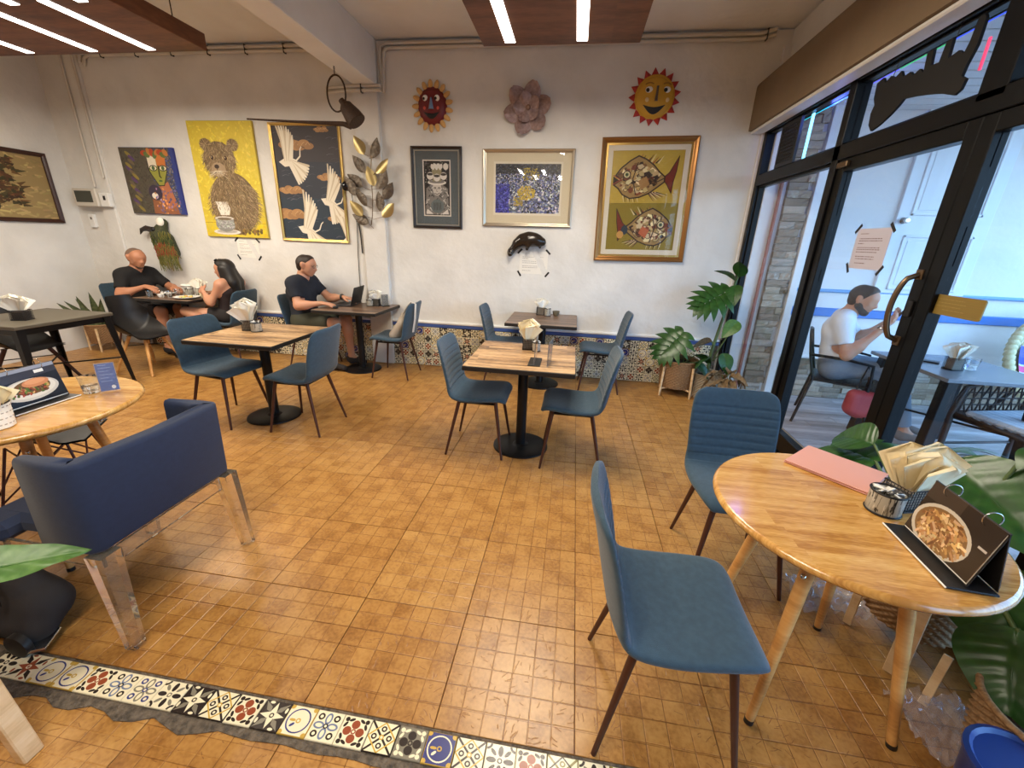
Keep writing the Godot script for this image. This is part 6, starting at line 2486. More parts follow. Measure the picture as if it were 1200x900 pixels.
# round tin with black rims, printed like marble, full of white packets
func packet_tin(at: Vector3, r: float, h: float, label: String, sd: int) -> void:
	var t := thing("packet_tin", label, "tin", at)
	var g := G.new()
	g.lathe([Vector2(r - 0.002, 0.003), Vector2(r, 0.006), Vector2(r, h), Vector2(r - 0.002, h), Vector2(r - 0.003, 0.01), Vector2(0, 0.01)], 28)
	var p := Pic.new(256, 96, Color8(176, 172, 160))
	var q := RandomNumberGenerator.new()
	q.seed = sd
	for k in 190:
		var x := q.randf()
		var y := q.randf()
		p.line([[x, y], [x + q.randf_range(-0.03, 0.03), y + q.randf_range(-0.3, 0.3)]], q.randf_range(0.004, 0.014), [Color8(92, 88, 80), Color8(206, 202, 190), Color8(130, 126, 116), Color8(30, 30, 30)][k % 4])
	part(t, "can", g.done(), texm(p.tex(), 0.35))
	for y in [0.004, h]:
		g = G.new()
		var ring := []
		for k in 28:
			ring.append(Vector3(r * cos(TAU * k / 28), y, r * sin(TAU * k / 28)))
		g.tube(ring, 0.0035, 6, true)
		part(t, "rim", g.done(), M.black)
	for k in 9:
		g = G.new()
		var a := q.randf() * TAU
		var rr := r * 0.55 * sqrt(q.randf())
		var b := Basis.from_euler(Vector3(q.randf_range(-0.8, 0.8), q.randf() * 6, q.randf_range(-0.6, 0.6)))
		g.box(Vector3(rr * cos(a), h - 0.004 + q.randf() * 0.012, rr * sin(a)), Vector3(0.034, 0.006, 0.026), 0.0025, b)
		part(t, "packet", g.done(), M.whiteceramic if k % 5 else mat(Color8(70, 70, 72), 0.5))

func dish_photo(kind: int) -> Pic:
	var p := Pic.new(256, 180, Color8(36, 40, 50) if kind == 0 else Color8(52, 42, 34))
	var r := RandomNumberGenerator.new()
	r.seed = 50 + kind
	if kind == 0:
		p.rect(0, 0, 1, 0.1, Color8(150, 156, 172))
		p.poly([[0, 0.1], [1, 0.1], [1, 0.26], [0, 0.34]], Color8(60, 62, 74))
		p.rect(0.64, 0.13, 0.8, 0.22, Color8(236, 236, 232))
		p.ell(0.46, 0.62, 0.47, 0.30, Color8(206, 200, 190))
		p.ell(0.46, 0.60, 0.42, 0.25, Color8(226, 220, 208))
		p.ell(0.50, 0.56, 0.30, 0.2, Color8(112, 84, 52))
		for k in 120:
			p.ell(0.42 + r.randf_range(-0.28, 0.34), 0.62 + r.randf_range(-0.1, 0.13), 0.03, 0.026, jig(r, [Color8(86, 110, 52), Color8(150, 70, 52), Color8(186, 150, 96), Color8(92, 66, 50)][k % 4], 0.2), r.randf() * 3, 10)
		p.ell(0.58, 0.46, 0.22, 0.12, Color8(206, 138, 96))
		p.ell(0.58, 0.43, 0.17, 0.07, Color8(222, 160, 116))
		p.rect(0, 0.92, 1, 1, Color8(30, 34, 44))
	else:
		p.rect(0, 0, 0.5, 0.3, Color8(70, 58, 48))
		p.ell(0.42, 0.66, 0.42, 0.42, Color8(196, 186, 170))
		p.ell(0.42, 0.66, 0.37, 0.36, Color8(128, 96, 60))
		for k in 260:
			var fa := r.randf() * TAU
			var fq := sqrt(r.randf())
			var fx := 0.42 + 0.31 * fq * cos(fa)
			var fy := 0.64 + 0.31 * fq * sin(fa)
			p.line([[fx, fy], [fx + r.randf_range(-0.06, 0.1), fy + r.randf_range(-0.02, 0.12)]], 0.032, jig(r, [Color8(196, 152, 98), Color8(168, 122, 74), Color8(214, 180, 134), Color8(128, 88, 52)][k % 4], 0.15))
		p.rect(0.86, 0.42, 0.97, 0.46, Color8(190, 180, 170))
	return p

# ring-bound table menu propped as a tent on a black base; its front faces +x
func menu_tent(at: Vector3, yaw: float, kind: int, label: String) -> void:
	var t := thing("table_menu", label, "menu", at, yaw)
	var w := 0.245
	var h := 0.175
	var g := G.new()
	g.box(Vector3(0.02, 0.004, 0), Vector3(0.115, 0.006, w + 0.02), 0.002)
	part(t, "base", g.done(), M.blackplastic)
	g = G.new()
	g.box(Vector3(0.078, 0.004, 0), Vector3(0.003, 0.005, w + 0.02), 0.001)
	part(t, "white_edge", g.done(), M.white)
	var tilt := 0.20
	var face := texm(dish_photo(kind).tex(), 0.16)
	for s in [1.0, -1.0]:
		var b := Basis(Vector3.BACK, tilt * s)
		g = G.new()
		var c := Vector3(0.033 * s - 0.005, 0.008, 0)
		var up := b * Vector3.UP
		g.box(c + up * h / 2, Vector3(0.003, h, w), 0.001, b)
		part(t, "panel", g.done(), M.blackplastic)
		for k in 2:
			g = G.new()
			var o := b * Vector3((0.003 + 0.0022 * k) * s, 0, 0)
			g.flat()
			var z0 := w / 2 - 0.004
			var c0 := c + o + up * (0.006 + 0.004 * k)
			var c1 := c + o + up * (h - 0.002)
			g.quad(c0 + Vector3(0, 0, z0 * s), c0 - Vector3(0, 0, z0 * s), c1 - Vector3(0, 0, z0 * s), c1 + Vector3(0, 0, z0 * s))
			g.box((c0 + c1) / 2 - b * Vector3(0.001 * s, 0, 0), Vector3(0.0016, c0.distance_to(c1), 2 * z0), 0.0003, b)
			part(t, "page", g.done(), face if k == 1 else M.paper)
	var top := Vector3(0.033 - 0.005, 0.008, 0) + Basis(Vector3.BACK, tilt) * Vector3.UP * h
	for s in [-1.0, 1.0]:
		g = G.new()
		var ring := []
		for k in 18:
			ring.append(Vector3(-0.008 + 0.021 * cos(TAU * k / 18), top.y + 0.0 + 0.021 * sin(TAU * k / 18), s * 0.065))
		g.tube(ring, 0.0016, 6, true)
		part(t, "ring", g.done(), M.chrome)

# upright acrylic card holder on a small foot, card facing +x
func card_stand(at: Vector3, yaw: float, w: float, h: float, p: Pic, label: String, tilt := 0.06, foot := true) -> void:
	var t := thing("card_stand", label, "card holder", at, yaw)
	var b := Basis(Vector3.BACK, tilt)
	var g := G.new()
	g.box(b * Vector3(0, h / 2, 0), Vector3(0.006, h, w), 0.0015, b)
	part(t, "holder", g.done(), M.clear, "clear holder")
	g = G.new()
	var z := w / 2 - 0.004
	for s in [1.0, -1.0]:
		g.flat()
		g.quad(b * Vector3(0.0012 * s, 0.006, z * s), b * Vector3(0.0012 * s, 0.006, -z * s), b * Vector3(0.0012 * s, h - 0.004, -z * s), b * Vector3(0.0012 * s, h - 0.004, z * s))
	part(t, "card", g.done(), texm(p.tex(), 0.5))
	if foot:
		g = G.new()
		g.box(Vector3(0.0, 0.004, 0), Vector3(0.085, 0.007, w + 0.01), 0.002)
		part(t, "foot", g.done(), M.blackplastic)

func glass_cup(at: Vector3, r: float, h: float, label: String, water: float) -> void:
	var t := thing("glass", label, "glass", at)
	var g := G.new()
	g.lathe([Vector2(0, 0.0), Vector2(r * 0.78, 0.0), Vector2(r * 0.8, 0.006), Vector2(r, h), Vector2(r - 0.0022, h), Vector2(r * 0.77, 0.012), Vector2(0, 0.012)], 28)
	part(t, "tumbler", g.done(), M.tumbler)
	if water > 0:
		g = G.new()
		g.lathe([Vector2(0, 0.013), Vector2(r * 0.76, 0.013), Vector2(r * (0.76 + 0.2 * water), h * water), Vector2(0, h * water)], 24)
		part(t, "water", g.done(), M.water)

func cup(at: Vector3, r: float, h: float, m: Material, label: String, handle := true) -> void:
	var t := thing("cup", label, "cup", at)
	var g := G.new()
	g.lathe([Vector2(0, 0), Vector2(r * 0.55, 0), Vector2(r * 0.62, 0.004), Vector2(r * 0.88, h * 0.4), Vector2(r, h), Vector2(r - 0.003, h), Vector2(r * 0.84, h * 0.4), Vector2(r * 0.5, 0.008), Vector2(0, 0.008)], 24)
	part(t, "bowl", g.done(), m)
	if handle:
		g = G.new()
		var pts := []
		for k in 9:
			var a := -1.3 + 2.6 * k / 8.0
			pts.append(Vector3(r * 0.86 + 0.024 * cos(a), h * 0.55 + 0.022 * sin(a), 0))
		g.tube(pts, 0.004, 6)
		part(t, "handle", g.done(), m)

func plate(at: Vector3, r: float, label: String, food: int) -> void:
	var g := G.new()
	g.lathe([Vector2(0, 0.004), Vector2(r * 0.5, 0.002), Vector2(r * 0.62, 0.005), Vector2(r, 0.02), Vector2(r, 0.023), Vector2(r * 0.64, 0.010), Vector2(0, 0.008)], 32)
	solo("plate", g.done(), M.whiteceramic, label, "plate", at)
	if food:
		var r2 := RandomNumberGenerator.new()
		r2.seed = food
		for k in 5:
			g = G.new()
			var a := TAU * k / 5.0
			g.ell(Vector3(r * 0.38 * cos(a), 0.022, r * 0.38 * sin(a)), Vector3(0.028, 0.012, 0.018), 8, Basis(Vector3.UP, a * 1.7))
			solo("food", g.done(), mat([Color8(206, 166, 96), Color8(190, 196, 110), Color8(220, 190, 130)][k % 3], 0.7), "piece of pale food on the front white plate of the couple's table", "food", at, 0.0, "pieces of food on the couple's plate")

func build_table_things() -> void:
	M.tumbler = solid_glass(Color(0.96, 0.97, 0.97, 0.03), 0.05)
	M.water = solid_glass(Color(0.97, 0.98, 0.98, 0.03), 0.033)
	# --- middle table
	caddy(Vector3(-0.44, TT, -0.38), 0.1, 0.075, 0.075, 0.085, "black wire napkin caddy on the middle table behind the menu stands", mat(Color8(150, 136, 120), 0.8))
	napkins(Vector3(-0.44, TT + 0.075, -0.38), 0.17, 0.15, M.napcream, "cream paper napkins fanned in the caddy on the middle table", 3)
	packet_tin(Vector3(-0.365, TT, -0.33), 0.03, 0.07, "slim packet tin beside the napkin caddy on the middle table", 8)
	var p := Pic.new(96, 160, Color8(44, 38, 36))
	for k in 14:
		p.ell(0.3 + 0.4 * fmod(k * 0.37, 1.0), 0.2 + 0.6 * fmod(k * 0.61, 1.0), 0.16, 0.09, [Color8(150, 60, 48), Color8(92, 76, 60), Color8(70, 92, 60), Color8(180, 150, 110)][k % 4], k)
	text_lines(p, [[0.15, 0.06, 0.8], [0.15, 0.9, 0.7]], Color8(200, 190, 180))
	card_stand(Vector3(-0.345, TT, -0.02), PI, 0.19, 0.175, p, "left menu stand with a black foot on the middle table", 0.03)
	card_stand(Vector3(-0.245, TT, 0.0), PI - 0.12, 0.17, 0.17, p, "right footless menu card in a clear holder on the middle table", 0.02, false)
	# --- wall table under the manatee
	caddy(Vector3(-0.47, TT, -1.99), 0.0, 0.085, 0.07, 0.085, "grey caddy of napkins on the dark table below the manatee", M.grey_cloth)
	napkins(Vector3(-0.455, TT + 0.075, -1.99), 0.12, 0.14, M.napkin, "white bunched napkins in the caddy below the manatee", 5, 0.5)
	packet_tin(Vector3(-0.385, TT, -1.94), 0.035, 0.085, "tall grey packet tin on the dark table below the manatee", 9)
	cup(Vector3(-0.29, TT, -1.98), 0.042, 0.055, mat(Color8(112, 104, 84), 0.4), "small olive-grey pot on the dark table below the manatee", false)
	# --- left of centre table
	caddy(Vector3(-2.83, TT, -0.36), 0.2, 0.08, 0.07, 0.085, "dark wire napkin caddy on the left-of-centre pale table", M.grey_cloth)
	napkins(Vector3(-2.83, TT + 0.075, -0.36), 0.2, 0.175, M.napkin, "tall white napkins fanned in the caddy on the left-of-centre pale table", 7)
	packet_tin(Vector3(-2.735, TT, -0.33), 0.042, 0.075, "round packet tin on the left-of-centre pale table", 10)
	# --- laptop table
	packet_tin(Vector3(-2.50, TT, -1.90), 0.04, 0.07, "dark packet tin behind the laptop", 11)
	caddy(Vector3(-2.435, TT, -1.93), 0.1, 0.075, 0.07, 0.085, "black wire napkin caddy behind the laptop", mat(Color8(120, 110, 96), 0.8))
	napkins(Vector3(-2.435, TT + 0.07, -1.93), 0.125, 0.13, M.napkin, "white napkins in the caddy behind the laptop", 13)
	p = Pic.new(64, 96, Color8(96, 90, 80))
	text_lines(p, [[0.2, 0.1, 0.8], [0.2, 0.3, 0.7], [0.2, 0.5, 0.8]], Color8(190, 184, 170))
	card_stand(Vector3(-2.335, TT, -1.95), -0.9, 0.085, 0.14, p, "small grey menu card standing by the pillar on the laptop table", 0.03)
	cup(Vector3(-2.90, TT, -1.99), 0.042, 0.065, M.whiteceramic, "white cup beside the man's forearm on the laptop table")
	var t := thing("laptop", "open black laptop seen from behind its lid", "laptop", Vector3(-2.80, TT, -1.90), 0.12)
	var g := G.new()
	g.box(Vector3(0, 0.009, 0), Vector3(0.23, 0.016, 0.32), 0.004)
	part(t, "body", g.done(), mat(Color8(60, 60, 64), 0.35, 0.5))
	g = G.new()
	g.box(Vector3(-0.02, 0.018, 0), Vector3(0.12, 0.003, 0.28), 0.001)
	part(t, "keyboard", g.done(), M.black)
	g = G.new()
	var lb := Basis(Vector3.BACK, -0.28)
	g.box(Vector3(0.112, 0.018, 0) + lb * Vector3(0, 0.105, 0), Vector3(0.008, 0.21, 0.32), 0.003, lb)
	var lid := part(t, "lid", g.done(), M.blackplastic)
	g = G.new()
	g.box(Vector3(0.112, 0.018, 0) + lb * Vector3(-0.0045, 0.108, 0), Vector3(0.001, 0.18, 0.29), 0.0003, lb)
	part(lid, "screen", g.done(), glow(Color(0.5, 0.6, 0.75), 0.5))
	g = G.new()
	g.ell(Vector3(0, 0.016, 0), Vector3(0.05, 0.016, 0.03), 14)
	solo("computer_mouse", g.done(), M.blackplastic, "black computer mouse under the man's hand beside the laptop", "mouse", Vector3(-2.78, TT, -1.60))
	# --- the couple's table
	glass_cup(Vector3(-5.17, TT, -1.60), 0.036, 0.075, "left glass tumbler at the front edge of the couple's table", 0.0)
	cup(Vector3(-5.06, TT, -1.63), 0.03, 0.04, M.whiteceramic, "tiny white cup between two tumblers on the couple's table")
	glass_cup(Vector3(-4.97, TT, -1.67), 0.034, 0.08, "middle glass tumbler on the couple's table", 0.4)
	glass_cup(Vector3(-5.0, TT, -1.80), 0.034, 0.085, "rear glass tumbler on the couple's table", 0.3)
	plate(Vector3(-4.73, TT, -1.66), 0.135, "white plate with pale food at the front of the couple's table", 4)
	plate(Vector3(-5.22, TT, -1.85), 0.115, "white plate in front of the bald man", 0)
	packet_tin(Vector3(-4.86, TT, -1.84), 0.045, 0.09, "brown tin at the back of the couple's table", 14)
	packet_tin(Vector3(-4.73, TT, -1.86), 0.046, 0.10, "blue-grey tin holding napkins on the couple's table", 15)
	napkins(Vector3(-4.73, TT + 0.08, -1.86), 0.16, 0.17, M.napkin, "bunched white napkins in the tin on the couple's table", 17, 0.6)
	g = G.new()
	g.lathe([Vector2(0, 0.10), Vector2(0.09, 0.10), Vector2(0.105, 0.12), Vector2(0.09, 0.135), Vector2(0, 0.14)], 24)
	g.lathe([Vector2(0.02, 0), Vector2(0.06, 0), Vector2(0.03, 0.02), Vector2(0.03, 0.1)], 16)
	solo("bowl", g.done(), M.whiteceramic, "white footed dish at the back of the couple's table", "bowl", Vector3(-4.95, TT, -1.95))
	cup(Vector3(-4.60, TT, -1.77), 0.045, 0.085, M.napcream, "cream mug in the woman's hand")
	# --- steel table at far left
	caddy(Vector3(-4.84, TT, -0.16), 0.35, 0.105, 0.09, 0.085, "dark wire napkin caddy on the steel table at far left", mat(Color8(74, 64, 58), 0.7))
	napkins(Vector3(-4.85, TT + 0.07, -0.16), 0.155, 0.19, M.napkin, "bunched white napkins on the steel table at far left", 19, 0.6)
	# --- left round table
	t = thing("napkin_pot", "white ribbed pot of napkins at the left edge, on the left round oak table", "pot", Vector3(-2.432, TT, 1.525))
	g = G.new()
	g.lathe([Vector2(0, 0), Vector2(0.05, 0), Vector2(0.055, 0.004), Vector2(0.06, 0.105), Vector2(0.056, 0.105), Vector2(0.05, 0.01), Vector2(0, 0.01)], 32)
	part(t, "pot", g.done(), M.napkin)
	for k in 4:
		for j in 22:
			g = G.new()
			var a := TAU * (j + 0.5 * (k % 2)) / 22
			var rr := 0.0555 + 0.0013 * k
			g.box(Vector3(rr * cos(a), 0.02 + k * 0.024, -rr * sin(a)), Vector3(0.003, 0.004, 0.009), 0.001, Basis(Vector3.UP, a))
			part(t, "dash", g.done(), M.grey_cloth)
	g = G.new()
	var ring := []
	for k in 28:
		ring.append(Vector3(0.060 * cos(TAU * k / 28), 0.106, 0.060 * sin(TAU * k / 28)))
	g.tube(ring, 0.003, 6, true)
	part(t, "rim", g.done(), M.black)
	napkins(Vector3(-2.432, TT + 0.06, 1.525), 0.15, 0.16, M.napcream, "cream napkins in the white pot at the left edge", 23)
	menu_tent(Vector3(-2.57, TT, 1.30), 0.06, 0, "ring-bound menu with a burger photograph on the left round oak table")
	glass_cup(Vector3(-2.50, TT, 1.115), 0.04, 0.085, "glass tumbler between the menu and the blue card on the left round table", 0.45)
	p = Pic.new(96, 160, Color8(48, 78, 148))
	text_lines(p, [[0.15, 0.06, 0.6], [0.15, 0.16, 0.8], [0.15, 0.28, 0.7], [0.15, 0.4, 0.85], [0.15, 0.52, 0.6], [0.15, 0.64, 0.75]], Color8(150, 176, 220))
	p.ell(0.72, 0.88, 0.12, 0.07, Color8(220, 222, 226))
	card_stand(Vector3(-2.425, TT, 1.085), -0.75, 0.078, 0.15, p, "narrow blue card standing at the far edge of the left round table", 0.12, false)
	# --- front right round table
	g = G.new()
	g.flat()
	var fold := G.new()
	for k in 2:
		fold.box(Vector3(0, 0.003 + k * 0.007, 0), Vector3(0.272, 0.004, 0.232), 0.0015, Basis(Vector3.UP, k * 0.012))
	fold.box(Vector3(0, 0.0065, -0.114), Vector3(0.27, 0.011, 0.004), 0.0015)
	solo("folder", fold.done(), mat(Color8(222, 160, 142), 0.55), "pink folder lying on the front-right round oak table", "folder", Vector3(0.945, TT, 1.16), -0.82)
	packet_tin(Vector3(0.945, TT, 1.425), 0.047, 0.075, "black-rimmed marbled tin full of white packets beside the pink folder", 21)
	caddy(Vector3(1.035, TT, 1.375), 0.3, 0.085, 0.085, 0.08, "black wire napkin caddy behind the packet tin on the front-right round table", M.grey_cloth)
	napkins(Vector3(1.045, TT + 0.04, 1.375), 0.20, 0.17, M.napcream, "cream napkins fanned wide on the front-right round table", 27, 0.95)
	menu_tent(Vector3(0.965, TT, 1.64), PI - 0.08, 1, "ring-bound menu with a fried food photograph on the front-right round table")
	# --- bag on the chair by the pillar
	t = thing("bag", "grey canvas bag hanging by its strap over the blue chair by the pillar", "bag", Vector3(-2.11, 0, -1.67))
	part(t, "pouch", blob([[Vector3(0.08, 0.52, 0.02), Vector3(0.14, 0.72, 0.05), 0.075, 0.03], [Vector3(0.03, 0.50, 0.1), Vector3(0.12, 0.62, 0.1), 0.05, 0.04], [Vector3(0.03, 0.5, -0.08), Vector3(0.10, 0.6, -0.02), 0.045, 0.04]], 0.01, 0.02), M.grey_cloth)
	g = G.new()
	g.tube([Vector3(0.12, 0.70, 0.06), Vector3(0.20, 0.82, 0.08), Vector3(0.255, 0.875, 0.09), Vector3(0.305, 0.86, 0.10), Vector3(0.30, 0.70, 0.12), Vector3(0.27, 0.55, 0.12)], 0.018, 8, false, 0.35)
	part(t, "strap", g.done(), mat(Color8(206, 200, 192), 0.85))
	# --- outside
	caddy(Vector3(2.74, TT, -0.66), 0.2, 0.09, 0.075, 0.09, "grey metal napkin caddy on the table outside", M.grey_cloth)
	napkins(Vector3(2.74, TT + 0.075, -0.66), 0.15, 0.17, M.napkin, "white napkins fanned on the table outside", 29)
	g = G.new()
	g.box(Vector3(0, 0.005, 0), Vector3(0.08, 0.009, 0.16), 0.004)
	solo("phone", g.done(), M.black, "black phone lying on the table outside", "phone", Vector3(2.72, TT, -0.88), 0.9)
	glass_cup(Vector3(2.89, TT, -0.70), 0.042, 0.09, "glass tumbler beside the napkins on the table outside", 0.4)
	t = thing("handbag", "red and grey bag hanging from the chair of the bearded man outside", "bag", Vector3(2.47, 0, -1.06))
	part(t, "pouch", blob([[Vector3(-0.06, 0.25, 0), Vector3(-0.06, 0.36, 0), 0.06, 0.055], [Vector3(0.08, 0.23, 0.02), Vector3(0.07, 0.35, 0), 0.065, 0.055], [Vector3(0, 0.22, 0), Vector3(0, 0.35, 0), 0.06, 0.05]], 0.012, 0.02), mat(Color8(176, 66, 70), 0.6))
	g = G.new()
	g.tube([Vector3(-0.06, 0.38, 0), Vector3(-0.03, 0.5, -0.02), Vector3(0.0, 0.63, -0.03), Vector3(0.03, 0.5, -0.02), Vector3(0.07, 0.38, 0)], 0.008, 6)
	part(t, "strap", g.done(), M.darkcloth)

# ---------------------------------------------------------------- plants
# split leaf: fingers on both sides of a midrib; b.x runs along the midrib, b.y is up
func split_leaf(L: float, W: float, n: int, droop: float, holes := true) -> ArrayMesh:
	var g := G.new()
	var mid := func(x: float) -> Vector3: return Vector3(x, -droop * x * x / L, 0)
	for s in [-1.0, 1.0]:
		for k in n:
			var u := (k + 0.5) / n
			var x0 := L * (0.02 + 0.93 * k / n)
			var x1 := L * (0.02 + 0.93 * (k + 1) / n)
			var ang := lerpf(2.15, 0.42, pow(u, 0.8))
			var len := W * (0.55 + 0.75 * sin(PI * clampf(u * 0.85 + 0.18, 0, 1))) * (0.75 if k == 0 else 1.0)
			var dir := Vector3(cos(ang), 0, s * sin(ang))
			var prp := Vector3(-sin(ang), 0, s * cos(ang))
			var hw := (x1 - x0) * 0.62
			g.group()
			var R := 7
			var prev: Array = []
			for j in R + 1:
				var t := float(j) / R
				var c: Vector3 = mid.call((x0 + x1) / 2) + dir * len * t + Vector3(0.10 * len * t * t, 0, 0)
				var w := hw * (1.0 + 0.5 * sin(PI * t)) * (1.0 - pow(t, 3.2))
				if t < 0.3:
					w = maxf(w, hw * 1.0)
				c.y += 0.12 * len * sin(PI * 0.6 * t) - droop * 1.3 * len * t * t
				var row := [c - prp * w, c + Vector3(0, 0.006 * (1 - t), 0), c + prp * w]
				if j > 0:
					for q in 2:
						if s > 0:
							g.quad(prev[q], prev[q + 1], row[q + 1], row[q])
						else:
							g.quad(prev[q + 1], prev[q], row[q], row[q + 1])
				prev = row
	g.tube([Vector3(0, 0, 0), mid.call(L * 0.5), mid.call(L * 0.97)], [0.005, 0.0035, 0.0015], 6)
	return g.done()

# whole leaf with a folded midrib
func plain_leaf(L: float, W: float, droop: float, fold: float, wave := 0.0) -> ArrayMesh:
	var g := G.new()
	var f := func(u: float, v: float) -> Vector3:
		var s := v * 2 - 1
		var w := W * pow(sin(PI * pow(u, 0.72)), 0.8)
		var vein := 0.035 * W * absf(sin((u * 8.0 - absf(s) * 1.6) * PI)) * (1.0 - absf(s) * 0.5) * minf(1.0, absf(s) * 5.0)
		return Vector3(u * L, -droop * u * u * L + fold * absf(s) * w + vein + wave * sin(u * 18.0) * s * s, s * w)
	g.surf(f, 44, 16)
	g.tube([Vector3(0, 0.001, 0), Vector3(L * 0.5, 0.001 - droop * 0.25 * L, 0), Vector3(L, -droop * L, 0)], [0.004, 0.003, 0.001], 6)
	return g.done()

func put_leaf(t: Node3D, mesh: Mesh, m: Material, from: Vector3, at: Vector3, yaw: float, pitch: float, roll: float, stem_r := 0.006) -> void:
	var o := part(t, "leaf", mesh, m)
	o.transform = Transform3D(Basis(Vector3.UP, yaw) * Basis(Vector3.BACK, pitch) * Basis(Vector3.RIGHT, roll), at)
	var g := G.new()
	var mid := from.lerp(at, 0.5) + Vector3(0, 0.08 * from.distance_to(at), 0)
	var pts := []
	for k in 9:
		var u := k / 8.0
		pts.append(from.lerp(mid, u).lerp(mid.lerp(at, u), u))
	g.tube(pts, stem_r, 6)
	part(t, "stem", g.done(), M.stem)

func basket(t: Node3D, r: float, y0: float, h: float, m: Material, legs: float) -> void:
	var g := G.new()
	var rows := 18
	var f := func(u: float, v: float) -> Vector3:
		var a := TAU * u
		var rr := r * (0.84 + 0.16 * v) + 0.0065 * sin(u * TAU * 26 + PI * floor(v * rows)) + 0.005 * absf(sin(v * rows * PI))
		return Vector3(rr * cos(a), y0 + h * v, -rr * sin(a))
	g.surf(f, 104, rows * 4)
	var ring := []
	for k in 32:
		ring.append(Vector3(r * 1.01 * cos(TAU * k / 32), y0 + h, r * 1.01 * sin(TAU * k / 32)))
	g.tube(ring, 0.010, 8, true)
	part(t, "basket", g.done(), m, "woven basket")
	g = G.new()
	g.lathe([Vector2(0, y0 + h - 0.04), Vector2(r * 0.97, y0 + h - 0.045)], 24)
	part(t, "soil", g.done(), M.soil)
	g = G.new()
	g.lathe([Vector2(r * 0.84, y0), Vector2(0, y0)], 24)
	part(t, "base", g.done(), m)
	if legs > 0:
		for k in 4:
			var a := PI / 4 + k * PI / 2 + 0.2
			g = G.new()
			g.bar(Vector3(r * 1.04 * cos(a), legs, r * 1.04 * sin(a)), Vector3(r * 1.12 * cos(a), 0, r * 1.12 * sin(a)), 0.014, 0.011, 10)
			part(t, "leg", g.done(), M.pine)
		g = G.new()
		g.bar(Vector3(r * cos(PI / 4 + 0.2), y0 - 0.012, r * sin(PI / 4 + 0.2)), Vector3(-r * cos(PI / 4 + 0.2), y0 - 0.012, -r * sin(PI / 4 + 0.2)), 0.011, -1, 8)
		g.bar(Vector3(-r * sin(PI / 4 + 0.2), y0 - 0.012, r * cos(PI / 4 + 0.2)), Vector3(r * sin(PI / 4 + 0.2), y0 - 0.012, -r * cos(PI / 4 + 0.2)), 0.011, -1, 8)
		part(t, "cross_rail", g.done(), M.pine)

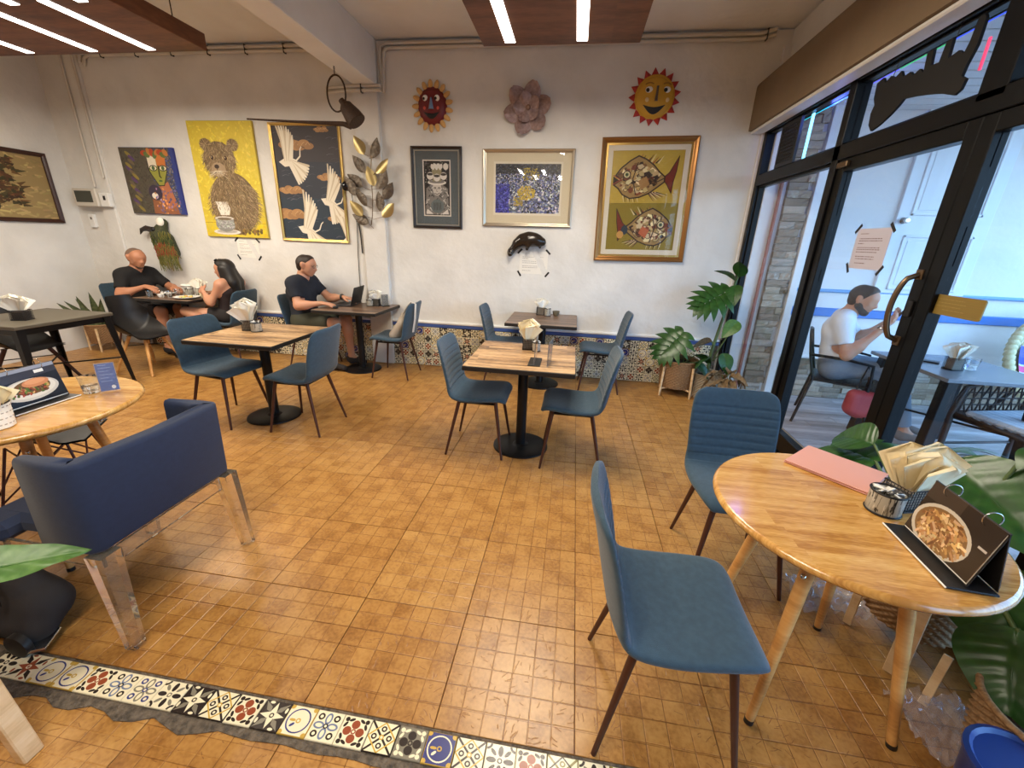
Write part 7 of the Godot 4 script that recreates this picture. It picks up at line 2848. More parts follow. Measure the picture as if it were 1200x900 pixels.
func build_plants() -> void:
	var big := split_leaf(0.34, 0.19, 7, 0.25)
	var mid := split_leaf(0.24, 0.14, 6, 0.2)
	var pl := plain_leaf(0.22, 0.075, 0.3, 0.25)
	# basket on legs against the back wall
	var t := thing("monstera", "split-leaf plant in a brown basket on pale legs against the tiled wall", "plant", Vector3(1.09, 0, -1.80))
	basket(t, 0.195, 0.09, 0.30, M.rattan, 0.34)
	put_leaf(t, big, M.leaf, Vector3(0.05, 0.34, 0), Vector3(-0.02, 0.70, 0.06), PI + 0.35, -0.75, -0.55)
	put_leaf(t, pl, M.leaf, Vector3(0.05, 0.34, 0), Vector3(0.14, 0.46, 0.05), 0.3, -0.3, -0.4)
	put_leaf(t, pl, M.leaf, Vector3(0.0, 0.34, 0), Vector3(0.12, 0.40, 0.14), -0.5, -0.5, 0.2)
	# tall climber by the storefront corner
	t = thing("monstera", "tall climbing split-leaf plant in a pale grey basket in the storefront corner", "plant", Vector3(1.385, 0, -1.76))
	basket(t, 0.15, 0.0, 0.27, M.rattangrey, 0.0)
	var g := G.new()
	g.tube([Vector3(0, 0.22, 0), Vector3(0.02, 0.5, -0.05), Vector3(0.07, 0.8, -0.08), Vector3(0.11, 1.05, -0.08), Vector3(0.13, 1.28, -0.06)], [0.018, 0.017, 0.015, 0.013, 0.009], 8)
	part(t, "main_stem", g.done(), M.stem)
	put_leaf(t, big, M.leaf, Vector3(0.11, 1.05, -0.08), Vector3(0.06, 1.14, -0.02), PI + 0.25, -0.45, -0.75)
	put_leaf(t, pl, M.leaf, Vector3(0.11, 1.1, -0.08), Vector3(0.11, 1.24, -0.04), PI - 0.5, 0.65, 0.4)
	put_leaf(t, pl, M.leaf, Vector3(0.12, 1.2, -0.08), Vector3(0.13, 1.28, -0.04), PI + 1.2, 1.0, -0.3)
	put_leaf(t, pl, M.leaf, Vector3(0.12, 1.15, -0.08), Vector3(0.1, 1.2, 0.0), -1.8, -0.7, 0.3)
	put_leaf(t, pl, M.leafyoung, Vector3(0.04, 0.45, 0), Vector3(0.16, 0.86, 0.12), PI + 0.6, -0.6, -0.6)
	put_leaf(t, pl, M.leaf, Vector3(0.02, 0.4, 0), Vector3(0.09, 0.52, 0.1), -1.2, -0.9, 0.3)
	put_leaf(t, pl, M.leaf, Vector3(0.02, 0.4, 0), Vector3(-0.03, 0.46, 0.1), PI + 0.5, -0.2, 0.5)
	put_leaf(t, pl, M.leaf, Vector3(0.0, 0.3, 0), Vector3(-0.1, 0.4, 0.08), PI, -0.3, 0.3)
	put_leaf(t, pl, M.leafdry, Vector3(0.02, 0.55, -0.02), Vector3(-0.02, 0.62, 0.02), PI, -0.2, 0.8)
	# withered leaves beside it
	t = thing("dried_plant", "clump of withered brown leaves by the foot of the storefront frame", "plant", Vector3(1.47, 0, -1.45))
	var r := RandomNumberGenerator.new()
	r.seed = 77
	var dl := plain_leaf(0.17, 0.05, 0.7, 0.6, 0.012)
	g = G.new()
	g.lathe([Vector2(0, 0), Vector2(0.075, 0), Vector2(0.09, 0.13), Vector2(0.094, 0.14), Vector2(0.085, 0.14), Vector2(0.08, 0.12), Vector2(0, 0.12)], 20)
	part(t, "pot", g.done(), M.darkcloth)
	for k in 13:
		var a := k * 2.4
		var y := r.randf_range(0.16, 0.36)
		put_leaf(t, dl, M.leafdry, Vector3(0.01 * cos(a), 0.12, 0.01 * sin(a)), Vector3(0.045 * cos(a), y, -0.045 * sin(a)), a, r.randf_range(-0.5, 0.7), r.randf_range(-0.8, 0.8), 0.004)
	# snake plant in the far left corner
	t = thing("snake_plant", "snake plant in a basket on pale legs in the far left corner", "plant", Vector3(-6.17, 0, -1.72))
	basket(t, 0.15, 0.10, 0.24, M.rattan, 0.3)
	for k in 9:
		var a := k * 2.1
		g = G.new()
		var L := r.randf_range(0.36, 0.54)
		var b := Basis(Vector3.UP, -0.69 + r.randf_range(-0.5, 0.5)) * Basis(Vector3.RIGHT, lerpf(-0.75, 0.75, k / 8.0) + r.randf_range(-0.1, 0.1)) * Basis(Vector3.BACK, r.randf_range(-0.2, 0.1))
		var f := func(u: float, v: float) -> Vector3:
			var s := v * 2 - 1
			var w := 0.062 * pow(1.0 - u, 0.6) * (0.55 + 0.8 * u * (1 - u) * 2)
			return b * Vector3(0.012 * s * s, u * L, s * w)
		g.surf(f, 10, 6)
		var o := part(t, "leaf", g.done(), M.snake if M.has("snake") else M.leaf)
		o.position = Vector3(0.04 * cos(a), 0.29, -0.04 * sin(a))
	# foreground plants between the round table and the glass
	t = thing("monstera", "big-leaved split-leaf plant in a woven basket behind the front-right round table", "plant", Vector3(1.375, 0, 1.20))
	basket(t, 0.165, 0.12, 0.26, M.rattan, 0.0)
	var fl1 := split_leaf(0.27, 0.16, 6, 0.35)
	var fl2 := plain_leaf(0.34, 0.15, 0.45, 0.22)
	put_leaf(t, split_leaf(0.36, 0.18, 6, 0.3), M.leaf, Vector3(0.0, 0.36, -0.05), Vector3(0.02, 0.60, -0.46), PI / 2 + 0.1, -0.12, -0.5, 0.008)
	put_leaf(t, plain_leaf(0.24, 0.10, 0.5, 0.25), M.leaf, Vector3(0.0, 0.36, -0.05), Vector3(0.02, 0.67, -0.50), PI / 2 + 0.4, 0.0, -0.7, 0.006)
	put_leaf(t, plain_leaf(0.42, 0.14, 0.35, 0.2), M.leaf, Vector3(0.0, 0.36, 0.0), Vector3(0.05, 0.775, -0.16), -PI / 2 - 0.05, -0.10, 0.65, 0.008)
	put_leaf(t, split_leaf(0.26, 0.14, 5, 0.3), M.leaf, Vector3(0.0, 0.36, 0.0), Vector3(0.14, 0.93, 0.0), -PI / 2 + 0.5, 0.1, 0.3, 0.007)
	put_leaf(t, split_leaf(0.22, 0.12, 4, 0.3), M.leaf, Vector3(0.0, 0.36, 0.0), Vector3(0.04, 0.80, -0.20), PI / 2 - 0.9, -0.1, -0.5, 0.007)
	t = thing("monstera", "dark glossy leaves over a cane basket at the right edge below the round table", "plant", Vector3(1.415, 0, 1.69))
	basket(t, 0.17, 0.04, 0.22, M.rattan, 0.0)
	put_leaf(t, plain_leaf(0.36, 0.15, 0.4, 0.2), M.leaf, Vector3(0.0, 0.25, 0.0), Vector3(0.02, 0.47, -0.40), -PI / 2 - 0.1, -0.35, 0.85, 0.008)
	put_leaf(t, plain_leaf(0.30, 0.13, 0.4, 0.2), M.leaf, Vector3(0.0, 0.25, 0.0), Vector3(0.05, 0.50, -0.16), -PI / 2 + 0.3, -0.4, 0.6, 0.008)
	put_leaf(t, plain_leaf(0.30, 0.13, 0.35, 0.25), M.leaf, Vector3(0.0, 0.25, 0.0), Vector3(0.0, 0.40, -0.20), -PI / 2 - 0.7, -0.5, 0.5, 0.008)
	# slanted boards and film of the planters' wrapping
	for k in 3:
		g = G.new()
		var q: Array = [[Vector3(1.225, 0.01, 1.395), Vector3(1.27, 0.31, 1.34), 0.06], [Vector3(1.255, 0.01, 1.50), Vector3(1.325, 0.19, 1.44), 0.026], [Vector3(1.19, 0.01, 1.17), Vector3(1.205, 0.22, 1.15), 0.03]][k]
		var ax: Vector3 = (q[1] - q[0]).normalized()
		var sd := ax.cross(Vector3(-0.75, 0, 0.66)).normalized()
		g.box((q[1] - q[0]) * 0.5, Vector3(q[2], q[0].distance_to(q[1]), 0.016), 0.002, Basis(sd, ax, sd.cross(ax)))
		solo("board", g.done(), M.pine, ["wide pale board leaning on the basket under the round table", "narrow pale slat leaning between the two baskets at right", "short pale slat leaning at the far side of the basket under the round table"][k], "board", q[0])
	for k in 2:
		g = G.new()
		var nz := noise(200 + k, 3.0, 3)
		var f := func(u: float, v: float) -> Vector3:
			var x: float = (u - 0.5) * [0.26, 0.30][k]
			var z: float = (0.5 - v) * [0.24, 0.2][k]
			return Vector3(x, 0.03 + 0.05 * nz.get_noise_2d(x * 9, z * 9) + 0.02 * nz.get_noise_2d(x * 30, z * 30), z)
		g.surf(f, 22, 18)
		var m := glass(Color(0.85, 0.87, 0.95), 0.22)
		m.roughness = 0.15
		solo("plastic_film", g.done(), m, ["crumpled clear film on the floor beside the blue tub", "crumpled clear film on the floor under the round table"][k], "film", [Vector3(1.26, 0.012, 1.60), Vector3(1.17, 0.012, 1.05)][k])
	# blue plastic tub
	t = thing("tub", "blue plastic tub at the lower right corner", "tub", Vector3(1.19, 0, 1.855))
	g = G.new()
	g.lathe([Vector2(0, 0.0), Vector2(0.105, 0.0), Vector2(0.125, 0.235), Vector2(0.132, 0.24), Vector2(0.132, 0.25), Vector2(0.12, 0.255), Vector2(0.11, 0.245), Vector2(0, 0.25)], 32)
	part(t, "body", g.done(), mat(Color8(30, 58, 128), 0.3))
	# long leaf at the left edge, from a pot on the pale stand
	t = thing("leafy_plant", "long pale green leaf reaching in from a pot at the lower left edge", "plant", Vector3(-1.92, 0.505, 2.32))
	g = G.new()
	g.lathe([Vector2(0, 0), Vector2(0.075, 0), Vector2(0.1, 0.15), Vector2(0.105, 0.155), Vector2(0.094, 0.155), Vector2(0.085, 0.13), Vector2(0, 0.13)], 24)
	part(t, "pot", g.done(), M.rattangrey)
	var ll := plain_leaf(0.36, 0.062, 0.06, 0.25, 0.004)
	put_leaf(t, ll, M.leafyoung, Vector3(0, 0.13, 0), Vector3(0.08, 0.115, -0.19), 0.78, -0.1, 0.5, 0.006)
	put_leaf(t, ll, M.leafyoung, Vector3(0, 0.13, 0), Vector3(-0.1, 0.25, -0.05), 2.6, 0.2, 0.3, 0.006)
	put_leaf(t, ll, M.leafyoung, Vector3(0, 0.13, 0), Vector3(-0.05, 0.25, 0.1), -2.2, 0.3, 0.3, 0.006)

# ---------------------------------------------------------------- people
# face looks along +x of b; returns [skin bones]
func head_bones(c: Vector3, b: Basis) -> Array:
	var o := []
	var A := func(p: Vector3, q: Vector3, r0: float, r1: float) -> void: o.append([c + b * p, c + b * q, r0, r1])
	A.call(Vector3(-0.030, 0.030, 0), Vector3(0.012, 0.040, 0), 0.078, 0.072)
	A.call(Vector3(0.030, 0.020, 0.018), Vector3(0.030, -0.035, 0.012), 0.056, 0.046)
	A.call(Vector3(0.030, 0.020, -0.018), Vector3(0.030, -0.035, -0.012), 0.056, 0.046)
	A.call(Vector3(0.032, -0.05, 0), Vector3(0.050, -0.088, 0), 0.042, 0.024)
	A.call(Vector3(-0.005, -0.05, 0.045), Vector3(0.046, -0.088, 0.016), 0.024, 0.019)
	A.call(Vector3(-0.005, -0.05, -0.045), Vector3(0.046, -0.088, -0.016), 0.024, 0.019)
	A.call(Vector3(0.083, 0.012, 0), Vector3(0.104, -0.022, 0), 0.009, 0.013)
	A.call(Vector3(0.092, -0.028, 0.009), Vector3(0.092, -0.028, -0.009), 0.009, 0.009)
	A.call(Vector3(0.073, 0.034, 0.016), Vector3(0.062, 0.032, 0.042), 0.013, 0.011)
	A.call(Vector3(0.073, 0.034, -0.016), Vector3(0.062, 0.032, -0.042), 0.013, 0.011)
	A.call(Vector3(0.050, -0.018, 0.038), Vector3(0.046, -0.026, 0.040), 0.026, 0.022)
	A.call(Vector3(0.050, -0.018, -0.038), Vector3(0.046, -0.026, -0.040), 0.026, 0.022)
	A.call(Vector3(0.079, -0.056, 0.014), Vector3(0.079, -0.056, -0.014), 0.0085, 0.0085)
	A.call(Vector3(0.077, -0.066, 0.011), Vector3(0.077, -0.066, -0.011), 0.009, 0.009)
	for s in [1.0, -1.0]:
		A.call(Vector3(-0.008, -0.022, 0.076 * s), Vector3(-0.016, 0.018, 0.082 * s), 0.009, 0.013)
		A.call(Vector3(-0.024, -0.004, 0.082 * s), Vector3(-0.022, 0.02, 0.085 * s), 0.009, 0.009)
	A.call(Vector3(-0.030, -0.02, 0), Vector3(-0.045, -0.115, 0), 0.056, 0.054)
	return o

# hand: wrist w, finger direction f, back of the hand n, thumb side s; curl in radians per joint
func hand_bones(w: Vector3, f: Vector3, n: Vector3, s: Vector3, curl: float) -> Array:
	var o := []
	f = f.normalized()
	n = (n - f * n.dot(f)).normalized()
	s = (s - f * s.dot(f) - n * s.dot(n)).normalized()
	for k in 4:
		var q := (1.5 - k) * 0.0195
		var base := w + f * (0.083 - 0.004 * absf(k - 1.0)) + s * q
		o.append([w + s * q * 0.7 + f * 0.008, base, 0.0135, 0.0115])
		var L: float = [0.040, 0.045, 0.042, 0.033][k]
		var d := f + s * q * 1.5
		var p := base
		var a := 0.0
		for j in 3:
			a += curl * [0.6, 1.0, 0.8][j]
			var dj := (d.normalized() * cos(a) - n * sin(a)).normalized()
			var e: Vector3 = p + dj * L * [1.0, 0.66, 0.52][j]
			o.append([p, e, 0.0092 - 0.0008 * j, 0.0086 - 0.0008 * j])
			p = e
	var t0 := w + f * 0.02 + s * 0.024
	var t1 := t0 + (f * 0.7 + s * 0.75 - n * 0.25).normalized() * 0.042
	var t2 := t1 + (f * 0.95 + s * 0.3 - n * 0.35).normalized() * 0.032
	var t3 := t2 + (f * 1.0 + s * 0.0 - n * 0.4).normalized() * 0.024
	o.append([t0, t1, 0.014, 0.0115])
	o.append([t1, t2, 0.011, 0.0098])
	o.append([t2, t3, 0.0098, 0.0078])
	return o

# d: P pelvis, C chest, N neck base, H head centre, hb head basis, sl/sr shoulders, el/er elbows, wl/wr wrists, kl/kr knees, al/ar ankles, tl/tr toes, hands
func figure(t: Node3D, d: Dictionary, skin: Material, top: Material, sleeve: float, bottom: Material, leg: float, scale := 1.0) -> void:
	var side: Vector3 = (d.sr - d.sl).normalized()
	var fwd := Vector3.UP.cross(side).normalized() * -1.0
	var hipl: Vector3 = d.P - side * 0.085
	var hipr: Vector3 = d.P + side * 0.085
	var W: Vector3 = d.P.lerp(d.C, 0.45)
	var B := func(add: float) -> Array:
		return [[hipl, hipr, 0.105 * scale + add, 0.105 * scale + add],
			[d.P - side * 0.05, W - side * 0.045, 0.105 * scale + add, 0.098 * scale + add],
			[d.P + side * 0.05, W + side * 0.045, 0.105 * scale + add, 0.098 * scale + add],
			[W - side * 0.045, d.C - side * 0.07, 0.098 * scale + add, 0.102 * scale + add],
			[W + side * 0.045, d.C + side * 0.07, 0.098 * scale + add, 0.102 * scale + add],
			[d.C - side * 0.07, d.sl.lerp(d.N, 0.3), 0.10 * scale + add, 0.055 * scale + add],
			[d.C + side * 0.07, d.sr.lerp(d.N, 0.3), 0.10 * scale + add, 0.055 * scale + add],
			[d.sl, d.N, 0.056 * scale + add, 0.052 * scale + add * 0.6],
			[d.sr, d.N, 0.056 * scale + add, 0.052 * scale + add * 0.6]]
	var body: Array = B.call(0.0)
	body.append([d.N, d.H + d.hb * Vector3(-0.035, -0.06, 0), 0.056 * scale, 0.052 * scale])
	for s in ["l", "r"]:
		var sh: Vector3 = d["s" + s]
		body.append([sh, d["e" + s], 0.05 * scale, 0.04 * scale])
		body.append([d["e" + s], d["e" + s].lerp(d["w" + s], 0.3), 0.04 * scale, 0.041 * scale])
		body.append([d["e" + s].lerp(d["w" + s], 0.3), d["w" + s], 0.041 * scale, 0.026 * scale])
		var hip: Vector3 = hipl if s == "l" else hipr
		body.append([hip, d["k" + s], 0.085 * scale, 0.056 * scale])
		body.append([d["k" + s], d["k" + s].lerp(d["a" + s], 0.3), 0.056 * scale, 0.056 * scale])
		body.append([d["k" + s].lerp(d["a" + s], 0.3), d["a" + s], 0.056 * scale, 0.036 * scale])
		body.append([d["a" + s] + Vector3(0, -0.02, 0), d["t" + s], 0.036, 0.024])
	var parts := [blob(body, 0.012, 0.018), blob(head_bones(d.H, d.hb), 0.005, 0.010)]
	for s in ["l", "r"]:
		var h: Array = d["h" + s]
		var hb := hand_bones(d["w" + s], h[0], h[1], h[2], h[3])
		hb.append([d["e" + s].lerp(d["w" + s], 0.85), d["w" + s], 0.029, 0.024])
		parts.append(blob(hb, 0.0036, 0.0045))
	part(t, "body", join(parts), skin)
	# shirt
	var sb: Array = B.call(0.014)
	if sleeve <= 0.0:
		sb = sb.slice(0, 5)
	var cuts := []
	for s in ["l", "r"]:
		var sh: Vector3 = d["s" + s]
		if sleeve <= 0.0:
			continue
		var e: Vector3 = sh.lerp(d["e" + s], sleeve)
		sb.append([sh, e, 0.066 * scale, 0.062 * scale])
		var dir := (e - sh).normalized()
		cuts.append([e, dir, 0.12])
	cuts.append([d.N + Vector3(0, 0.07, 0), Vector3(0, 1, 0), 0.06])
	part(t, "shirt", blob(sb, 0.012, 0.018, cuts), top)
	# trousers or shorts
	var tb := [[hipl, hipr, 0.122 * scale, 0.122 * scale], [d.P - side * 0.05, d.P.lerp(W, 0.35) - side * 0.05, 0.116 * scale, 0.114 * scale], [d.P + side * 0.05, d.P.lerp(W, 0.35) + side * 0.05, 0.116 * scale, 0.114 * scale]]
	cuts = []
	for s in ["l", "r"]:
		var hip: Vector3 = hipl if s == "l" else hipr
		var u := minf(leg, 1.0)
		tb.append([hip, hip.lerp(d["k" + s], u), 0.10 * scale, lerpf(0.10, 0.075, u) * scale])
		if leg > 1.0:
			tb.append([d["k" + s], d["k" + s].lerp(d["a" + s], leg - 1.0), 0.073 * scale, 0.056 * scale])
			var e: Vector3 = d["k" + s].lerp(d["a" + s], leg - 1.0)
			cuts.append([e, (d["a" + s] - d["k" + s]).normalized(), 0.12])
		else:
			cuts.append([hip.lerp(d["k" + s], u), (d["k" + s] - hip).normalized(), 0.14])
	part(t, "trousers" if leg > 1.0 else "shorts", blob(tb, 0.012, 0.018, cuts), bottom)
	for s in ["l", "r"]:
		var a: Vector3 = d["a" + s]
		part(t, "shoe", blob([[a + Vector3(0, -0.035, 0) - (d["t" + s] - a).normalized() * 0.03, d["t" + s], 0.042, 0.034], [a + Vector3(0, -0.01, 0), a + Vector3(0, -0.04, 0), 0.044, 0.044]], 0.01, 0.012), d.shoe)
	# eyes and brows
	for s in [-1.0, 1.0]:
		var g := G.new()
		var c: Vector3 = d.H + d.hb * Vector3(0.0765, 0.012, 0.031 * s)
		g.ell(c, Vector3(0.009, 0.008, 0.012), 10, d.hb)
		var ey := part(t, "eye", g.done(), M.white)
		g = G.new()
		g.ell(c + d.hb * Vector3(0.0065, -0.001, 0), Vector3(0.004, 0.006, 0.006), 8, d.hb)
		part(ey, "iris", g.done(), M.hairbrown)
		g = G.new()
		g.tube([d.H + d.hb * Vector3(0.087, 0.032, 0.014 * s), d.H + d.hb * Vector3(0.083, 0.037, 0.03 * s), d.H + d.hb * Vector3(0.072, 0.033, 0.046 * s)], 0.0042, 6)
		part(t, "eyebrow", g.done(), M.hairbrown)

func hair_cap(c: Vector3, b: Basis, grow: float, line: Vector3, tilt: float) -> ArrayMesh:
	var o := [[c + b * Vector3(-0.032, 0.030, 0), c + b * Vector3(0.010, 0.042, 0), 0.078 + grow, 0.071 + grow],
		[c + b * Vector3(-0.045, 0.01, 0.02), c + b * Vector3(-0.05, -0.03, 0.015), 0.062 + grow * 0.6, 0.05 + grow * 0.4],
		[c + b * Vector3(-0.045, 0.01, -0.02), c + b * Vector3(-0.05, -0.03, -0.015), 0.062 + grow * 0.6, 0.05 + grow * 0.4]]
	return blob(o, 0.006, 0.010, [[c + b * line, b * Vector3(cos(tilt), -sin(tilt), 0), 0.25]])

func build_people() -> void:
	var up := Vector3.UP
	# man with the laptop, facing +x, looking down at the screen
	var t := thing("person", "man in glasses and a dark navy T-shirt typing on the laptop", "person")
	var hb := Basis(up, 0.15) * Basis(Vector3.BACK, -0.22)
	var d := {P = Vector3(-3.27, 0.555, -1.78), C = Vector3(-3.29, 0.90, -1.78), N = Vector3(-3.25, 1.045, -1.78), H = Vector3(-3.175, 1.195, -1.775), hb = hb,
		sl = Vector3(-3.265, 1.0, -1.955), sr = Vector3(-3.265, 1.0, -1.605), el = Vector3(-3.07, 0.80, -2.0), er = Vector3(-3.19, 0.765, -1.545),
		wl = Vector3(-2.845, 0.835, -1.92), wr = Vector3(-2.93, 0.80, -1.60), kl = Vector3(-2.82, 0.575, -1.89), kr = Vector3(-2.82, 0.575, -1.64),
		al = Vector3(-2.80, 0.10, -1.90), ar = Vector3(-2.90, 0.10, -1.62), tl = Vector3(-2.64, 0.045, -1.90), tr = Vector3(-2.74, 0.045, -1.60),
		hl = [Vector3(1, -0.12, 0.05), Vector3(0.1, 1, 0), Vector3(0, 0, 1), 0.35], hr = [Vector3(1, -0.05, 0.0), Vector3(0.1, 1, 0), Vector3(0, 0, -1), 0.3], shoe = M.darkcloth}
	figure(t, d, M.skin, M.tee_navy, 0.62, M.olive, 0.86)
	part(t, "hair", hair_cap(d.H, hb, 0.007, Vector3(0.046, 0.068, 0), 0.52), M.hairbrown, "short dark hair")
	var g := G.new()
	for s in [-1.0, 1.0]:
		var rim := []
		for k in 16:
			rim.append(d.H + hb * Vector3(0.096, 0.010 + 0.017 * sin(TAU * k / 16), 0.032 * s + 0.024 * cos(TAU * k / 16)))
		g.tube(rim, 0.0022, 5, true)
		g.bar(d.H + hb * Vector3(0.095, 0.015, 0.056 * s), d.H + hb * Vector3(-0.01, 0.02, 0.083 * s), 0.0022, -1, 5)
	g.bar(d.H + hb * Vector3(0.1, 0.014, -0.009), d.H + hb * Vector3(0.1, 0.014, 0.009), 0.0022, -1, 5)
	part(t, "glasses", g.done(), M.black)
	g = G.new()
	g.lathe([Vector2(0.031, -0.011), Vector2(0.034, -0.011), Vector2(0.034, 0.011), Vector2(0.031, 0.011)], 18, Transform3D(Basis(Vector3.BACK, -PI / 2), d.wl - Vector3(0.02, -0.001, 0)))
	part(t, "watch", g.done(), M.black)
	# bald man in black, facing +x, head turned a little to the room
	t = thing("person", "bald man with a grey beard in a black T-shirt eating at the far table", "person")
	hb = Basis(up, -0.25) * Basis(Vector3.BACK, -0.25)
	d = {P = Vector3(-5.64, 0.56, -1.85), C = Vector3(-5.58, 0.88, -1.83), N = Vector3(-5.53, 1.04, -1.82), H = Vector3(-5.455, 1.185, -1.80), hb = hb,
		sl = Vector3(-5.53, 0.985, -2.00), sr = Vector3(-5.56, 0.985, -1.65), el = Vector3(-5.33, 0.80, -2.06), er = Vector3(-5.50, 0.775, -1.53),
		wl = Vector3(-5.17, 0.84, -1.93), wr = Vector3(-5.27, 0.865, -1.66), kl = Vector3(-5.18, 0.56, -1.96), kr = Vector3(-5.20, 0.56, -1.72),
		al = Vector3(-5.2, 0.1, -1.96), ar = Vector3(-5.2, 0.1, -1.70), tl = Vector3(-5.04, 0.045, -1.96), tr = Vector3(-5.04, 0.045, -1.68),
		hl = [Vector3(1, -0.2, 0.3), Vector3(0.2, 1, 0), Vector3(-0.2, 0, 1), 0.45], hr = [Vector3(1, -0.2, -0.1), Vector3(0.1, 1, 0.2), Vector3(0, 0, -1), 0.6], shoe = M.darkcloth}
	figure(t, d, M.skintan, M.tee_black, 0.72, M.darkcloth, 0.9, 0.98)
	part(t, "beard", blob([[d.H + hb * Vector3(0.034, -0.058, 0), d.H + hb * Vector3(0.052, -0.090, 0), 0.042, 0.027], [d.H + hb * Vector3(-0.004, -0.045, 0.046), d.H + hb * Vector3(0.046, -0.088, 0.018), 0.026, 0.021], [d.H + hb * Vector3(-0.004, -0.045, -0.046), d.H + hb * Vector3(0.046, -0.088, -0.018), 0.026, 0.021]], 0.005, 0.008, [[d.H + hb * Vector3(0.05, -0.052, 0), hb * Vector3(0.25, 1, 0), 0.14]]), mat(Color8(92, 78, 66), 0.9), "short grey beard")
	part(t, "hair", hair_cap(d.H, hb, 0.003, Vector3(-0.022, 0.015, 0), 0.55), mat(Color8(120, 96, 80), 0.8), "cropped stubble")
	g = G.new()
	g.tube([d.wr + Vector3(0.04, -0.01, 0.0), d.wr + Vector3(0.12, -0.02, -0.02), d.wr + Vector3(0.21, -0.075, -0.05)], 0.004, 6)
	solo("fork", g.done(), M.chrome, "metal fork in the bald man's right hand", "fork")
	# woman with long hair, facing -x, one leg drawn up on the seat
	t = thing("person", "woman with long straight black hair sitting with her leg drawn up, seen from behind", "person")
	hb = Basis(up, PI + 0.25) * Basis(Vector3.BACK, -0.15)
	d = {P = Vector3(-4.32, 0.555, -1.86), C = Vector3(-4.29, 0.83, -1.86), N = Vector3(-4.29, 0.965, -1.86), H = Vector3(-4.335, 1.095, -1.86), hb = hb,
		sl = Vector3(-4.29, 0.93, -1.70), sr = Vector3(-4.29, 0.93, -2.02), el = Vector3(-4.40, 0.72, -1.64), er = Vector3(-4.46, 0.74, -2.06),
		wl = Vector3(-4.53, 0.84, -1.70), wr = Vector3(-4.64, 0.80, -1.98), kl = Vector3(-4.74, 0.60, -1.62), kr = Vector3(-4.74, 0.56, -1.95),
		al = Vector3(-4.43, 0.52, -1.56), ar = Vector3(-4.72, 0.1, -1.95), tl = Vector3(-4.32, 0.50, -1.57), tr = Vector3(-4.88, 0.045, -1.95),
		hl = [Vector3(-0.8, 0.2, -0.5), Vector3(0.2, 0.3, 1), Vector3(0, 1, 0), 0.5], hr = [Vector3(-1, -0.1, 0.1), Vector3(0, 1, 0), Vector3(0, 0, 1), 0.4], shoe = M.skin}
	figure(t, d, M.skin, mat(Color8(34, 22, 24), 0.9), 0.0, M.darkcloth, 0.45, 0.86)
	var hbk: Vector3 = hb * Vector3(-1, 0, 0)
	part(t, "hair", join([hair_cap(d.H, hb, 0.014, Vector3(0.035, 0.06, 0), 0.75), blob([[d.H + hb * Vector3(-0.04, 0.0, 0.03), d.H + hb * Vector3(-0.075, -0.16, 0.05), 0.075, 0.068], [d.H + hb * Vector3(-0.04, 0.0, -0.03), d.H + hb * Vector3(-0.075, -0.16, -0.05), 0.075, 0.068], [d.H + hb * Vector3(-0.075, -0.16, 0.05), d.H + hb * Vector3(-0.10, -0.36, 0.04), 0.068, 0.035], [d.H + hb * Vector3(-0.075, -0.16, -0.05), d.H + hb * Vector3(-0.10, -0.36, -0.04), 0.068, 0.035], [d.H + hb * Vector3(-0.0, 0.02, 0.072), d.H + hb * Vector3(0.0, -0.16, 0.08), 0.024, 0.03], [d.H + hb * Vector3(-0.0, 0.02, -0.072), d.H + hb * Vector3(0.0, -0.16, -0.08), 0.024, 0.03]], 0.009, 0.014)]), M.hair, "long straight black hair")
	g = G.new()
	for s in [-1.0, 1.0]:
		g.ell(d.H + hb * Vector3(0.045, 0.118, 0.03 * s), Vector3(0.02, 0.006, 0.026), 10, hb * Basis(Vector3.BACK, -0.6))
	part(t, "sunglasses", g.done(), M.blackplastic, "sunglasses pushed up on her head")
	# bearded man outside, facing +x, looking at the phone in his raised hands
	t = thing("person", "bearded man in a white T-shirt sitting outside looking at his phone", "person")
	hb = Basis(up, -0.32) * Basis(Vector3.BACK, -0.28)
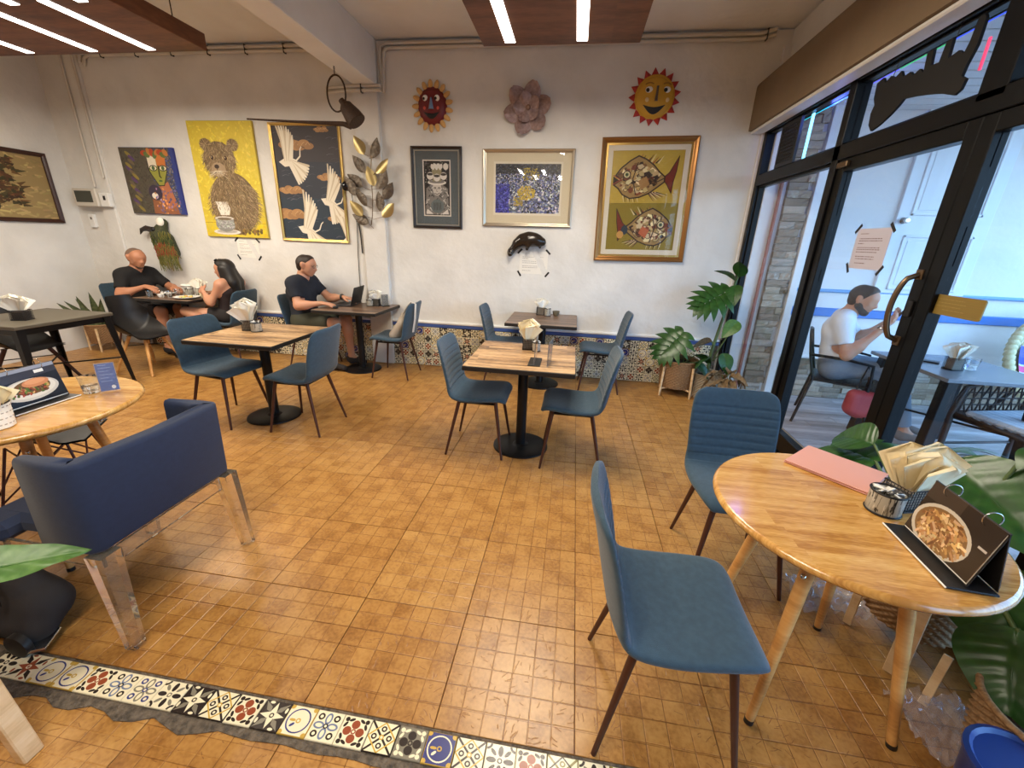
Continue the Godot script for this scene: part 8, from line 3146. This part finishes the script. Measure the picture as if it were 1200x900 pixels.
	d = {P = Vector3(2.36, 0.56, -1.33), C = Vector3(2.31, 0.88, -1.33), N = Vector3(2.345, 1.02, -1.33), H = Vector3(2.425, 1.165, -1.325), hb = hb,
		sl = Vector3(2.32, 0.975, -1.505), sr = Vector3(2.32, 0.975, -1.155), el = Vector3(2.50, 0.78, -1.56), er = Vector3(2.41, 0.70, -1.10),
		wl = Vector3(2.62, 0.975, -1.40), wr = Vector3(2.60, 0.955, -1.21), kl = Vector3(2.80, 0.58, -1.46), kr = Vector3(2.80, 0.58, -1.20),
		al = Vector3(2.92, 0.10, -1.46), ar = Vector3(2.95, 0.10, -1.20), tl = Vector3(3.08, 0.045, -1.46), tr = Vector3(3.11, 0.045, -1.20),
		hl = [Vector3(0.6, 0.8, 0.25), Vector3(0.8, -0.5, -0.3), Vector3(-0.2, 0.3, 1), 0.5], hr = [Vector3(0.6, 0.8, -0.25), Vector3(0.8, -0.5, 0.3), Vector3(-0.2, 0.3, -1), 0.5], shoe = M.shoe}
	# he sits turned a little towards the glass
	var turn := Basis(up, -0.5)
	var piv := Vector3(2.42, 0, -1.34)
	for key in ["P", "C", "N", "H", "sl", "sr", "el", "er", "wl", "wr", "kl", "kr", "al", "ar", "tl", "tr"]:
		d[key] = piv + turn * (d[key] - piv)
	hb = turn * hb
	d.hb = hb
	for key in ["hl", "hr"]:
		for q in 3:
			d[key][q] = turn * d[key][q]
	figure(t, d, M.skin, M.tee_white, 0.66, M.jeans, 1.9)
	part(t, "hair", hair_cap(d.H, hb, 0.012, Vector3(0.048, 0.070, 0), 0.55), M.hairbrown, "short dark hair")
	part(t, "beard", blob([[d.H + hb * Vector3(0.034, -0.056, 0), d.H + hb * Vector3(0.056, -0.096, 0), 0.046, 0.033], [d.H + hb * Vector3(0.004, 0.0, 0.060), d.H + hb * Vector3(0.006, -0.05, 0.052), 0.017, 0.029], [d.H + hb * Vector3(0.004, 0.0, -0.060), d.H + hb * Vector3(0.006, -0.05, -0.052), 0.017, 0.029], [d.H + hb * Vector3(0.004, -0.05, 0.050), d.H + hb * Vector3(0.048, -0.090, 0.022), 0.030, 0.027], [d.H + hb * Vector3(0.004, -0.05, -0.050), d.H + hb * Vector3(0.048, -0.090, -0.022), 0.030, 0.027]], 0.005, 0.008, [[d.H + hb * Vector3(0.06, -0.046, 0), hb * Vector3(0.45, 1, 0), 0.16]]), M.hairbrown, "dark beard")
	g = G.new()
	g.lathe([Vector2(0.030, -0.012), Vector2(0.033, -0.012), Vector2(0.033, 0.012), Vector2(0.030, 0.012)], 18, Transform3D(turn * Basis(Vector3.BACK, -0.75), d.wr - turn * Vector3(0.012, 0.014, 0)))
	part(t, "watch", g.done(), M.chrome)
	g = G.new()
	g.box(Vector3.ZERO, Vector3(0.009, 0.15, 0.074), 0.004, turn * Basis(Vector3.BACK, -0.5))
	solo("phone", g.done(), M.black, "dark phone held up in the hands of the bearded man outside", "phone", piv + turn * (Vector3(2.68, 1.062, -1.305) - piv))
